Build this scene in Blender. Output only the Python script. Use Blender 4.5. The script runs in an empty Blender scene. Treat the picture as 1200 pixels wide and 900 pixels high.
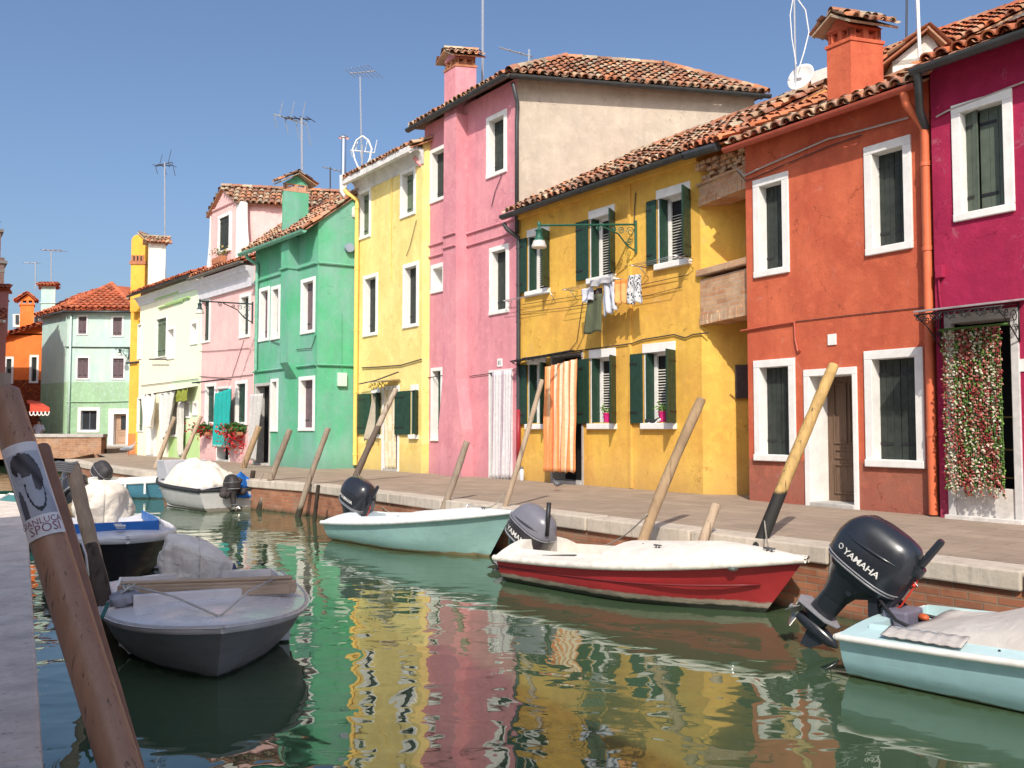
import bpy, math, random
from mathutils import Vector, Matrix, noise as mnoise
V = Vector
R = random.Random(7)
sc = bpy.context.scene
col = sc.collection
# ------------------------------------------------------------------ camera model (used to measure the place)
F = 1050.0; TH = math.atan(53/F); H = 1.9; ZQ = .70
CT, ST = math.cos(TH), math.sin(TH)
def ray(px, py):
    a = (px-600)/F; b = (450-py)/F
    return (a, CT-b*ST, ST+b*CT)
def onz(px, py, z):
    r = ray(px, py); t = (z-H)/r[2]; return V((r[0]*t, r[1]*t, z))
def onY(px, py, Y):
    r = ray(px, py); t = Y/r[1]; return V((r[0]*t, Y, H+r[2]*t))
def lerp(a, b, t): return a+(b-a)*t
E3 = V((.96, .28, 0)).normalized()          # party walls run this way, away from the canal
def slide(P, d, px):
    k = (px-600)/F                           # X = k*Y (near the horizon)
    return (k*P.y-P.x)/(d.x-k*d.y)
class Fac:
    """a vertical facade: u along it (left to right), z up, o out towards the canal"""
    def __init__(s, A, B):
        s.A = V((A[0], A[1], 0)); s.B = V((B[0], B[1], 0)); s.L = (s.B-s.A).length
        s.t = (s.B-s.A)/s.L; s.n = V((s.t.y, -s.t.x, 0))
    @staticmethod
    def vp(corner, vpx, x0, x1):
        d = V(((vpx-600)/F, 1, 0)).normalized(); c = onz(*corner, ZQ); c.z = 0
        a = c+d*slide(c, d, x0); b = c+d*slide(c, d, x1)
        return Fac(a, b)
    def u(s, px, py=480, o=0):
        P = s.A+s.n*o
        r = ray(px, py); k = r[0]/r[1]
        return (k*P.y-P.x)/(s.t.x-k*s.t.y)
    def z(s, px, py, o=0):
        P = s.A+s.n*o+s.t*s.u(px, py, o); r = ray(px, py)
        return H+r[2]*P.y/r[1]
    def P(s, u, z, o=0):
        p = s.A+s.t*u+s.n*o; return V((p.x, p.y, z))
    def at(s, px, py, o=0): return s.P(s.u(px, py, o), s.z(px, py, o), o)
    def rect(s, x0, x1, yt, yb):
        ym = (yt+yb)/2; xm = (x0+x1)/2
        return s.u(x0, ym), s.u(x1, ym), s.z(xm, yb), s.z(xm, yt)
# ------------------------------------------------------------------ mesh collector
class MB:
    def __init__(s): s.v = []; s.f = []; s.c = None; s.cur = None; s.mi = []; s.m = 0
    def color(s, c):
        if s.c is None: s.c = [(.5, .5, .5)]*len(s.f)
        s.cur = c
    def add(s, vs, fs):
        o = len(s.v); s.v.extend([tuple(q) for q in vs])
        for f in fs:
            s.f.append([i+o for i in f]); s.mi.append(s.m)
            if s.c is not None: s.c.append(s.cur)
    def quad(s, a, b, c, d): s.add([a, b, c, d], [[0, 1, 2, 3]])
    def tri(s, a, b, c): s.add([a, b, c], [[0, 1, 2]])
    def hexa(s, o, ex, ey, ez):
        o = V(o); ex = V(ex); ey = V(ey); ez = V(ez)
        if ex.cross(ey).dot(ez) < 0: ex, ey = ey, ex
        p = [o, o+ex, o+ex+ey, o+ey]; p += [q+ez for q in p]
        s.add(p, [[3, 2, 1, 0], [4, 5, 6, 7], [0, 1, 5, 4], [1, 2, 6, 5], [2, 3, 7, 6], [3, 0, 4, 7]])
    def fbox(s, f, u0, u1, z0, z1, o0, o1):
        s.hexa(f.P(u0, z0, o0), f.t*(u1-u0), f.n*(o1-o0), V((0, 0, z1-z0)))
    def prism(s, poly, vec):
        n = len(poly); poly = [V(q) for q in poly]; vec = V(vec)
        s.add(poly+[q+vec for q in poly], [list(range(n))[::-1], list(range(n, 2*n))]+[[i, (i+1) % n, (i+1) % n+n, i+n] for i in range(n)])
    def tube(s, pts, rad, n=8, cap=True):
        pts = [V(p) for p in pts]; m = len(pts)
        if not hasattr(rad, '__len__'): rad = [rad]*m
        d0 = (pts[1]-pts[0]).normalized()
        up = V((0, 0, 1)) if abs(d0.z) < .9 else V((1, 0, 0))
        x = d0.cross(up).normalized(); vs = []
        for i, p in enumerate(pts):
            d = (pts[min(i+1, m-1)]-pts[max(i-1, 0)]).normalized()
            x = (x-d*x.dot(d)).normalized(); y = d.cross(x)
            for k in range(n):
                a = 2*math.pi*k/n
                vs.append(p+(x*math.cos(a)+y*math.sin(a))*rad[i])
        fs = [[i*n+k, i*n+(k+1) % n, (i+1)*n+(k+1) % n, (i+1)*n+k] for i in range(m-1) for k in range(n)]
        if cap: fs += [list(range(n))[::-1], [(m-1)*n+k for k in range(n)]]
        s.add(vs, fs)
    def grid(s, fn, nu, nv, colfn=None, flip=False):
        vs = [fn(i/nu, j/nv) for j in range(nv+1) for i in range(nu+1)]
        o = len(s.v); s.v.extend([tuple(q) for q in vs])
        for j in range(nv):
            for i in range(nu):
                a = o+j*(nu+1)+i; q = [a, a+1, a+nu+2, a+nu+1]
                s.f.append(q[::-1] if flip else q); s.mi.append(s.m)
                if colfn:
                    if s.c is None: s.c = [(.5, .5, .5)]*(len(s.f)-1)
                    s.c.append(colfn((i+.5)/nu, (j+.5)/nv))
                elif s.c is not None: s.c.append(s.cur)
    def blob(s, c, r, n=8, m=6, fn=None):
        c = V(c); r = V(r) if hasattr(r, '__len__') else V((r, r, r)); vs = []; fs = []
        for j in range(m+1):
            th = math.pi*j/m
            for i in range(n):
                a = 2*math.pi*i/n; d = V((math.sin(th)*math.cos(a), math.sin(th)*math.sin(a), math.cos(th)))
                k = fn(d) if fn else 1
                vs.append(c+V((d.x*r.x, d.y*r.y, d.z*r.z))*k)
        for j in range(m):
            for i in range(n):
                a = j*n+i; b = j*n+(i+1) % n
                if j == 0: fs.append([a, a+n, b+n])
                elif j == m-1: fs.append([a, a+n, b])
                else: fs.append([a, a+n, b+n, b])
        s.add(vs, fs)
    def build(s, name, mat, parent=None, smooth=False, bevel=0, solid=0, sub=0, autosm=None):
        me = bpy.data.meshes.new(name)
        org = origin_of(parent) if parent else V((0, 0, 0))
        me.from_pydata([(a[0]-org.x, a[1]-org.y, a[2]-org.z) for a in s.v], [], s.f)
        for mm in (mat if isinstance(mat, (list, tuple)) else [mat]): me.materials.append(mm)
        me.polygons.foreach_set('material_index', s.mi)
        if s.c is not None:
            ca = me.color_attributes.new('Col', 'FLOAT_COLOR', 'CORNER'); data = []
            for p, c in zip(me.polygons, s.c): data += [c[0], c[1], c[2], 1.0]*p.loop_total
            ca.data.foreach_set('color', data)
        me.update()
        if smooth:
            me.polygons.foreach_set('use_smooth', [True]*len(me.polygons))
            if autosm: me.set_sharp_from_angle(angle=math.radians(autosm))
        o = bpy.data.objects.new(name, me); col.objects.link(o)
        if parent: o.parent = parent
        if bevel:
            b = o.modifiers.new('bevel', 'BEVEL'); b.width = bevel; b.segments = 2; b.limit_method = 'ANGLE'; b.angle_limit = .6
        if solid:
            b = o.modifiers.new('solid', 'SOLIDIFY'); b.thickness = solid; b.offset = 0
        if sub:
            b = o.modifiers.new('sub', 'SUBSURF'); b.levels = sub; b.render_levels = sub
        return o
def origin_of(o):
    p = V((0, 0, 0))
    while o: p = p+o.location; o = o.parent
    return p
def thing(name, label, cat, loc=(0, 0, 0), group=None):
    o = bpy.data.objects.new(name, None); col.objects.link(o); o.location = loc
    o.empty_display_size = .2
    return tag(o, label, cat, group)
def tag(o, label, cat, group=None):
    o['label'] = label; o['category'] = cat
    if group: o['group'] = group
    return o
def struct(o, kind='structure'): o['kind'] = kind; return o
# ------------------------------------------------------------------ materials
SATU = .9
def lin(r, g, b, k=.93):
    f = lambda c: ((c/255)/12.92 if c/255 <= .04045 else ((c/255+.055)/1.055)**2.4)
    c = (f(r), f(g), f(b)); y = .3*c[0]+.55*c[1]+.15*c[2]      # pigments are a little duller than their sunlit picture
    return tuple(max(.004, min(.9, (y+(q-y)*SATU)*k)) for q in c)
class NT:
    def __init__(s, name):
        m = bpy.data.materials.new(name); m.use_nodes = True; s.m = m; s.t = m.node_tree; s.n = s.t.nodes
        s.b = s.n['Principled BSDF']; s.out = s.n['Material Output']
        s.pos = s.n.new('ShaderNodeNewGeometry')
    def link(s, a, b): s.t.links.new(a, b)
    def mapping(s, scale, src=None, rot=(0, 0, 0)):
        mp = s.n.new('ShaderNodeMapping'); mp.inputs['Scale'].default_value = scale; mp.inputs['Rotation'].default_value = rot
        s.link(src or s.pos.outputs['Position'], mp.inputs['Vector']); return mp.outputs[0]
    def noise(s, vec, scale, detail=4, rough=.55, dist=0):
        n = s.n.new('ShaderNodeTexNoise'); n.inputs['Scale'].default_value = scale; n.inputs['Detail'].default_value = detail
        n.inputs['Roughness'].default_value = rough; n.inputs['Distortion'].default_value = dist
        if vec: s.link(vec, n.inputs['Vector'])
        return n.outputs['Fac']
    def ramp(s, fac, stops):
        r = s.n.new('ShaderNodeValToRGB'); cr = r.color_ramp
        while len(cr.elements) > 1: cr.elements.remove(cr.elements[-1])
        for i, (p, c) in enumerate(stops):
            e = cr.elements[0] if i == 0 else cr.elements.new(p)
            e.position = p; e.color = (c[0], c[1], c[2], 1) if hasattr(c, '__len__') else (c, c, c, 1)
        s.link(fac, r.inputs[0]); return r.outputs[0]
    def mix(s, fac, a, b, mode='MIX'):
        m = s.n.new('ShaderNodeMix'); m.data_type = 'RGBA'; m.blend_type = mode
        for inp, val in ((m.inputs[0], fac), (m.inputs[6], a), (m.inputs[7], b)):
            if hasattr(val, 'is_linked') or isinstance(val, bpy.types.NodeSocket): s.link(val, inp)
            elif hasattr(val, '__len__'): inp.default_value = (val[0], val[1], val[2], 1)
            else: inp.default_value = val
        return m.outputs[2]
    def math(s, op, a, b=0.0, clamp=False):
        m = s.n.new('ShaderNodeMath'); m.operation = op; m.use_clamp = clamp
        for i, val in enumerate((a, b)):
            if isinstance(val, bpy.types.NodeSocket): s.link(val, m.inputs[i])
            else: m.inputs[i].default_value = val
        return m.outputs[0]
    def xyz(s, vec=None):
        x = s.n.new('ShaderNodeSeparateXYZ'); s.link(vec or s.pos.outputs['Position'], x.inputs[0]); return x.outputs
    def bump(s, h, strength=.3, dist=.01):
        b = s.n.new('ShaderNodeBump'); b.inputs['Strength'].default_value = strength; b.inputs['Distance'].default_value = dist
        s.link(h, b.inputs['Height']); s.link(b.outputs[0], s.b.inputs['Normal']); return b
    def base(s, c):
        if isinstance(c, bpy.types.NodeSocket): s.link(c, s.b.inputs['Base Color'])
        else: s.b.inputs['Base Color'].default_value = (c[0], c[1], c[2], 1)
    def rough(s, r, spec=.3):
        s.b.inputs['Roughness'].default_value = r; s.b.inputs['Specular IOR Level'].default_value = spec
def sc3(c, k): return (min(.95, c[0]*k), min(.95, c[1]*k), min(.95, c[2]*k))
MC = {}
def stucco(name, c, c2=None, band=None, stain=.25, peel=None, soil=.35):
    """painted lime plaster; c2 = weathered tint, band = (z, colour) a lower coat of another colour"""
    t = NT(name); c2 = c2 or sc3(c, .86)
    n1 = t.noise(t.mapping((.8, .8, .6)), 1.3, 5, .6, .4)
    a = t.mix(t.ramp(n1, [(.36, 0), (.62, 1)]), c, c2)
    if band:
        z = t.xyz()[2]; nz = t.noise(None, 2.2, 4)
        t.link(t.pos.outputs['Position'], nz.node.inputs['Vector'])
        zz = t.math('ADD', z, t.math('MULTIPLY', nz, .18))
        k = t.math('MULTIPLY', t.math('SUBTRACT', band[0]+.09, zz), 25, True)
        b1 = t.mix(t.ramp(n1, [(.35, 0), (.65, 1)]), band[1], sc3(band[1], .82))
        a = t.mix(k, a, b1)
    st = t.noise(t.mapping((2.2, 2.2, .18)), 1.6, 5, .65)
    a = t.mix(t.ramp(st, [(.42, 0), (.72, min(1, stain*1.8))]), a, sc3(c2, .70))
    bl = t.noise(t.mapping((1, 1, 1)), 4.5, 6, .7)
    a = t.mix(t.ramp(bl, [(.50, 0), (.66, .34)]), a, sc3(c, 1.2))
    pt = t.noise(t.mapping((.9, .9, .7)), 2.6, 6, .75, .8)
    a = t.mix(t.ramp(pt, [(.56, 0), (.585, .20), (.70, .34)]), a, sc3(c2, .80))
    a = t.mix(t.ramp(pt, [(.33, .30), (.40, 0)]), a, tuple(min(.85, .55*q+.22) for q in c))
    # damp soiling rising from the paving: an irregular wear line
    z = t.xyz()[2]
    h = t.math('SUBTRACT', t.math('ADD', z, t.math('MULTIPLY', bl, -.7)), ZQ-.2)
    a = t.mix(t.math('MULTIPLY', t.math('SUBTRACT', .75, h), .9*soil, True), a, tuple(min(.8, .5*q+.2) for q in c2))
    a = t.mix(t.math('MULTIPLY', t.math('SUBTRACT', .32, h), 2.4*soil, True), a, sc3(c2, .5))
    if peel:
        pn = t.noise(t.mapping((1, 1, .6)), 5.0, 5, .6)
        k = t.math('MULTIPLY', t.math('SUBTRACT', pn, .69), 60, True)
        zf = t.math('MULTIPLY', t.math('SUBTRACT', peel, z), 2, True)
        a = t.mix(t.math('MULTIPLY', k, zf), a, (.62, .55, .47))
    t.base(a); t.rough(.88, .15)
    # hairline cracks, only here and there
    vo = t.n.new('ShaderNodeTexVoronoi'); vo.feature = 'DISTANCE_TO_EDGE'; vo.inputs['Scale'].default_value = .55
    wv = t.n.new('ShaderNodeVectorMath'); wv.operation = 'ADD'; nv = t.n.new('ShaderNodeTexNoise'); nv.inputs['Scale'].default_value = 2.2; nv.inputs['Detail'].default_value = 5
    t.link(t.pos.outputs['Position'], nv.inputs['Vector']); t.link(t.pos.outputs['Position'], wv.inputs[0]); t.link(nv.outputs['Color'], wv.inputs[1]); t.link(wv.outputs[0], vo.inputs['Vector'])
    crk = t.math('MULTIPLY', t.math('LESS_THAN', vo.outputs['Distance'], .0045), t.ramp(pt, [(.5, 0), (.6, .55)]))
    a = t.mix(crk, a, sc3(c2, .35)); t.base(a)
    fine = t.noise(t.mapping((1, 1, 1)), 38, 4, .6)
    h = t.math('ADD', t.math('MULTIPLY', n1, .8), t.math('ADD', t.math('MULTIPLY', bl, .35), t.math('MULTIPLY', fine, .12)))
    t.bump(h, .55, .06)
    return t.m
def paint(name, c, rough=.5, var=.12, scale=6, spec=.4, bump=0, metal=0, coat=0):
    if name in MC: return MC[name]
    t = NT(name)
    n = t.noise(t.mapping((1, 1, 1)), scale, 5, .65)
    t.base(t.mix(t.ramp(n, [(.3, 0), (.72, 1)]), sc3(c, 1+var*.5), sc3(c, 1-var))); t.rough(rough, spec)
    t.b.inputs['Metallic'].default_value = metal
    if coat: t.b.inputs['Coat Weight'].default_value = coat; t.b.inputs['Coat Roughness'].default_value = .12
    t.link(t.ramp(n, [(.3, max(0, rough-.1)), (.7, min(1, rough+.12))]), t.b.inputs['Roughness'])
    if bump: t.bump(n, bump, .01)
    MC[name] = t.m; return t.m
def vcol(name, rough=.8, spec=.2, trans=0):
    t = NT(name); a = t.n.new('ShaderNodeVertexColor'); a.layer_name = 'Col'
    n = t.noise(t.mapping((1, 1, 1)), 14, 4)
    t.base(t.mix(t.ramp(n, [(.3, .0), (.7, .22)]), a.outputs[0], (.05, .045, .04))); t.rough(rough, spec)
    if trans: t.b.inputs['Transmission Weight'].default_value = 0
    return t.m
def wood(name, c, c2, grain=(30, 30, 1.5), rough=.8):
    t = NT(name)
    tc = t.n.new('ShaderNodeTexCoord')
    n = t.noise(t.mapping(grain, tc.outputs['Object']), 1.2, 6, .7, .3)
    n2 = t.noise(t.mapping((1, 1, 1)), 2.2, 4)
    a = t.mix(t.ramp(n, [(.3, 0), (.7, 1)]), c, c2)
    a = t.mix(t.ramp(n2, [(.35, 0), (.75, .5)]), a, sc3(c2, .55))
    t.base(a); t.rough(rough, .2); t.bump(n, .6, .012); return t.m
def pole_mat(name, c, c2, zt=0, tide=(.035, .032, .022), tl=.28):
    """weathered timber, dark and slimy up to the tide line, grain along the pole"""
    t = NT(name)
    n = t.noise(t.mapping((26, 26, 1.6)), 1.0, 6, .7, .4); n2 = t.noise(t.mapping((1, 1, 1)), 3.0, 4)
    n3 = t.noise(t.mapping((9, 9, 1.2)), 1.0, 3)
    a = t.mix(t.ramp(n, [(.3, 0), (.7, 1)]), c, c2)
    a = t.mix(t.ramp(n2, [(.4, 0), (.75, .6)]), a, sc3(c2, .6))
    a = t.mix(t.ramp(n3, [(.6, 0), (.68, .75)]), a, sc3(c2, .3))
    z = t.math('ADD', t.xyz()[2], t.math('MULTIPLY', n2, .25))
    a = t.mix(t.math('MULTIPLY', t.math('SUBTRACT', tl+.14, z), 7, True), a, tide)
    t.base(a); t.rough(.85, .15); t.bump(n, .8, .012); return t.m
def tile_mat(name, cols, dark=(.05, .04, .035), lich=.35):
    t = NT(name)
    r = t.pos.outputs['Random Per Island']
    a = t.ramp(r, [(i/(len(cols)-1), c) for i, c in enumerate(cols)])
    n = t.noise(t.mapping((1, 1, 1)), 9, 5, .7)
    n0 = t.noise(t.mapping((1, 1, 1)), 1.1, 3)
    a = t.mix(t.ramp(n, [(.42, 0), (.7, lich)]), a, (.42, .37, .27))
    a = t.mix(t.ramp(n0, [(.45, 0), (.75, .55)]), a, dark)
    n2 = t.noise(t.mapping((1, 1, 1)), 22, 4, .7)
    a = t.mix(t.ramp(n2, [(.55, 0), (.72, .5)]), a, dark)
    t.base(a); t.rough(.9, .12); t.bump(n2, .5, .01); return t.m
def brick_mat(name, c1, c2, mortar, sx=.24, sz=.07, ang=0, z_tide=None, tidecol=(.05, .05, .03)):
    t = NT(name)
    mp = t.mapping((1, 1, 1), rot=(0, 0, ang)); x = t.xyz(mp)
    cb = t.n.new('ShaderNodeCombineXYZ'); t.link(t.math('ADD', x[0], t.math('MULTIPLY', x[1], .0)), cb.inputs[0]); t.link(x[2], cb.inputs[1])
    b = t.n.new('ShaderNodeTexBrick'); t.link(cb.outputs[0], b.inputs['Vector'])
    b.inputs['Scale'].default_value = 1; b.inputs['Brick Width'].default_value = sx; b.inputs['Row Height'].default_value = sz
    b.inputs['Mortar Size'].default_value = .008; b.inputs['Mortar Smooth'].default_value = .3
    b.inputs['Color1'].default_value = (*c1, 1); b.inputs['Color2'].default_value = (*c2, 1); b.inputs['Mortar'].default_value = (*mortar, 1)
    n = t.noise(t.mapping((1, 1, 1)), 3.5, 5, .7)
    a = t.mix(t.ramp(n, [(.4, 0), (.7, .55)]), b.outputs[0], sc3(c2, .5))
    n5 = t.noise(t.mapping((1, 1, 2)), 1.3, 4, .7)
    a = t.mix(t.ramp(n5, [(.5, 0), (.7, .45)]), a, mortar)
    if z_tide is not None:
        z = t.math('ADD', x[2], t.math('MULTIPLY', n, .22))
        a = t.mix(t.math('MULTIPLY', t.math('SUBTRACT', z_tide+.11, z), 9, True), a, tidecol)
    t.base(a); t.rough(.9, .15)
    t.bump(t.math('ADD', t.math('MULTIPLY', b.outputs['Fac'], -1), t.math('MULTIPLY', n, .6)), .6, .012); return t.m
def cloth_mat(name, c, c2=None, bump=.3, scale=3):
    t = NT(name); n = t.noise(t.mapping((1, 1, 1)), scale, 5, .6, .6)
    t.base(t.mix(t.ramp(n, [(.35, 0), (.7, 1)]), c, c2 or sc3(c, .8))); t.rough(.8, .2); t.bump(n, bump, .04); return t.m
WHITE = paint('white_stone_paint', (.78, .76, .72), .75, .14, 5, .2, .15)
STONE = None
GREY = paint('grey_stone', (.45, .43, .40), .85, .25, 5, .2, .3)
SHUT_G = paint('dark_green_shutter', (.018, .050, .033), .5, .3, 8, .35)
SHUT_D = paint('grey_green_shutter', (.035, .042, .036), .6, .35, 7, .3, .2)
SHUT_O = paint('olive_shutter', (.12, .16, .10), .6, .25, 7, .3, .2)
SHUT_S = paint('sage_shutter', (.10, .125, .095), .6, .2, 7, .3)
SHUT_M = paint('mauve_shutter', (.13, .09, .10), .65, .2, 7, .3)
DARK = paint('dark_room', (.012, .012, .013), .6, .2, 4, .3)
GLASS = paint('window_glass', (.03, .035, .04), .08, .2, 3, .6)
BLIND = paint('blind_white', (.6, .57, .5), .6, .1, 6)
IRON = paint('black_iron', (.02, .02, .022), .5, .3, 10, .4)
STEEL = paint('galvanised_steel', (.55, .56, .58), .32, .15, 9, .5, 0, .9)
GUT_D = paint('dark_gutter_metal', (.045, .048, .05), .45, .35, 5, .5, .1)
CABLE = paint('cable_sheath', (.05, .045, .045), .7, .2, 8)
CABLE_L = paint('pale_cable_sheath', (.45, .40, .37), .7, .2, 8)
TERRA = paint('terracotta', (.42, .17, .09), .85, .3, 9, .2, .3)
BRASS = paint('old_brass', (.35, .26, .1), .4, .3, 9, .5, 0, .8)
VC = vcol('printed_cloth_and_leaves')
VCD = vcol('painted_detail', .6)
TILE_O = tile_mat('orange_roof_tiles', [(.55, .16, .06), (.5, .13, .05), (.42, .12, .06), (.6, .22, .1), (.34, .11, .07), (.52, .3, .18)], lich=.2)
TILE_W = tile_mat('weathered_roof_tiles', [(.5, .2, .1), (.42, .15, .08), (.3, .12, .08), (.56, .34, .2), (.5, .4, .28), (.22, .11, .08), (.6, .2, .08), (.4, .28, .2)], lich=.5)
TILE_F = tile_mat('fired_roof_tiles', [(.6, .17, .08), (.55, .14, .06), (.5, .12, .06), (.63, .2, .1)], lich=.12)
# ------------------------------------------------------------------ world, sun, camera
LDIR = V((.08, 1, -.88)).normalized()
w = bpy.data.worlds.new('World'); sc.world = w; w.use_nodes = True
wn = w.node_tree.nodes; sky = wn.new('ShaderNodeTexSky'); sky.sky_type = 'NISHITA'; sky.sun_disc = False
el = math.asin(-LDIR.z); sky.sun_elevation = el
sky.sun_rotation = math.atan2(-LDIR.x, -LDIR.y)
sky.air_density = 1.0; sky.dust_density = 3.6; sky.ozone_density = 4.6
w.node_tree.links.new(sky.outputs[0], wn['Background'].inputs[0]); wn['Background'].inputs[1].default_value = .15
sun = bpy.data.lights.new('sun', 'SUN'); sun.energy = 4.3; sun.angle = math.radians(.5); sun.color = (1, .93, .82)
so = bpy.data.objects.new('sun', sun); col.objects.link(so); so.location = (0, -20, 30)
so.rotation_euler = LDIR.to_track_quat('-Z', 'Y').to_euler()
cam = bpy.data.cameras.new('camera'); co = bpy.data.objects.new('camera', cam); col.objects.link(co)
cam.sensor_width = 36; cam.lens = 36*F/1200; cam.clip_end = 3000; cam.clip_start = .05
co.location = (0, 0, H); co.rotation_euler = (math.pi/2+TH, 0, 0); sc.camera = co
sc.view_settings.view_transform = 'Standard'; sc.view_settings.look = 'None'; sc.view_settings.gamma = 1
sc.view_settings.exposure = 0.13; sc.view_settings.use_curve_mapping = False
try: sc.cycles.max_bounces = 6; sc.cycles.use_denoising = True
except Exception: pass
# ------------------------------------------------------------------ roofs of barrel tiles
def tile_plane(mb, P0, P1, Q1, Q0, sp=.21, row=.34, rad=.098, seed=1, pans=True, thick_eave=True):
    r = random.Random(seed)
    P0, P1, Q1, Q0 = map(V, (P0, P1, Q1, Q0))
    ex = (P1-P0).normalized(); nn = ex.cross(((Q0+Q1)*.5-P0)).normalized()
    if nn.z < 0: nn = -nn
    ey = nn.cross(ex)
    if ey.dot((Q0+Q1)*.5-P0) < 0: ey = -ey
    poly = [((p-P0).dot(ex), (p-P0).dot(ey)) for p in (P0, P1, Q1, Q0)]
    # deck under the tiles
    mb.prism([p-nn*.05 for p in (P0, P1, Q1, Q0)], nn*.035)
    x0 = min(p[0] for p in poly); x1 = max(p[0] for p in poly); n = max(1, round((x1-x0)/sp)); sp = (x1-x0)/n
    def span(x):
        ys = []
        for i in range(4):
            a, b = poly[i], poly[(i+1) % 4]
            if abs(a[0]-b[0]) < 1e-6: continue
            if min(a[0], b[0])-1e-6 <= x <= max(a[0], b[0])+1e-6:
                ys.append(a[1]+(b[1]-a[1])*(x-a[0])/(b[0]-a[0]))
        return (min(ys), max(ys)) if len(ys) >= 2 else None
    def barrel(x, ya, yb, ra, rb, up, seg, lift, jx, ja, inner):
        vs = []
        for (y, rr, lf) in ((ya, ra, lift), (yb, rb, 0)):
            for k in range(seg+1):
                a = math.pi*(k/seg)
                xx = -math.cos(a)*rr; zz = math.sin(a)*rr*(1 if up else -.55)
                yy = y+xx*ja
                vs.append(P0+ex*(x+jx+xx)+ey*yy+nn*(zz+lf+(.012 if up else .05)))
        m = seg+1
        fs = [[k, k+1, m+k+1, m+k] for k in range(seg)]
        if inner:
            k0 = len(vs)
            for (y, rr, lf) in ((ya, ra-.022, lift), (ya+.16, ra-.022, lift)):
                for k in range(seg+1):
                    a = math.pi*(k/seg); xx = -math.cos(a)*rr; zz = math.sin(a)*rr*(1 if up else -.55)
                    vs.append(P0+ex*(x+jx+xx)+ey*(y+xx*ja)+nn*(zz+lf+(.012 if up else .05)))
            fs += [[k0+k, k, k+1, k0+k+1][::-1] for k in range(seg)]
            fs += [[k0+k+1, k0+k, k0+m+k, k0+m+k+1][::-1] for k in range(seg)]
        mb.add(vs, fs)
    for i in range(n+1):
        for up in ((True, False) if pans else (True,)):
            x = x0+(i+(0 if up else .5))*sp
            if x > x1+.01: continue
            s = span(min(max(x, x0+1e-4), x1-1e-4))
            if not s or s[1]-s[0] < .08: continue
            y = s[0]-.05; first = True
            while y < s[1]-.05:
                yb = min(y+row*1.12, s[1]+.03)
                barrel(x, y+(r.uniform(-.03, .03)), yb, rad*r.uniform(.97, 1.05), rad*.84, up, 6 if up else 4,
                       r.uniform(.02, .04), r.uniform(-.012, .012), r.uniform(-.1, .1), first and thick_eave and up)
                y += row*r.uniform(.94, 1.05); first = False
def ridge_tiles(mb, a, b, rad=.12, seed=3):
    r = random.Random(seed); a = V(a); b = V(b); L = (b-a).length; d = (b-a)/L; n = max(1, int(L/.36))
    side = d.cross(V((0, 0, 1))).normalized(); up = side.cross(d)
    for i in range(n):
        s0 = i*L/n; s1 = s0+L/n*1.12; vs = []
        for s, rr in ((s0, rad*.86), (s1, rad)):
            for k in range(7):
                an = math.pi*k/6; vs.append(a+d*s+side*math.cos(an)*rr+up*(math.sin(an)*rr+r.uniform(-.004, .004)))
        mb.add(vs, [[k, k+1, 8+k, 7+k] for k in range(6)])
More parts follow.
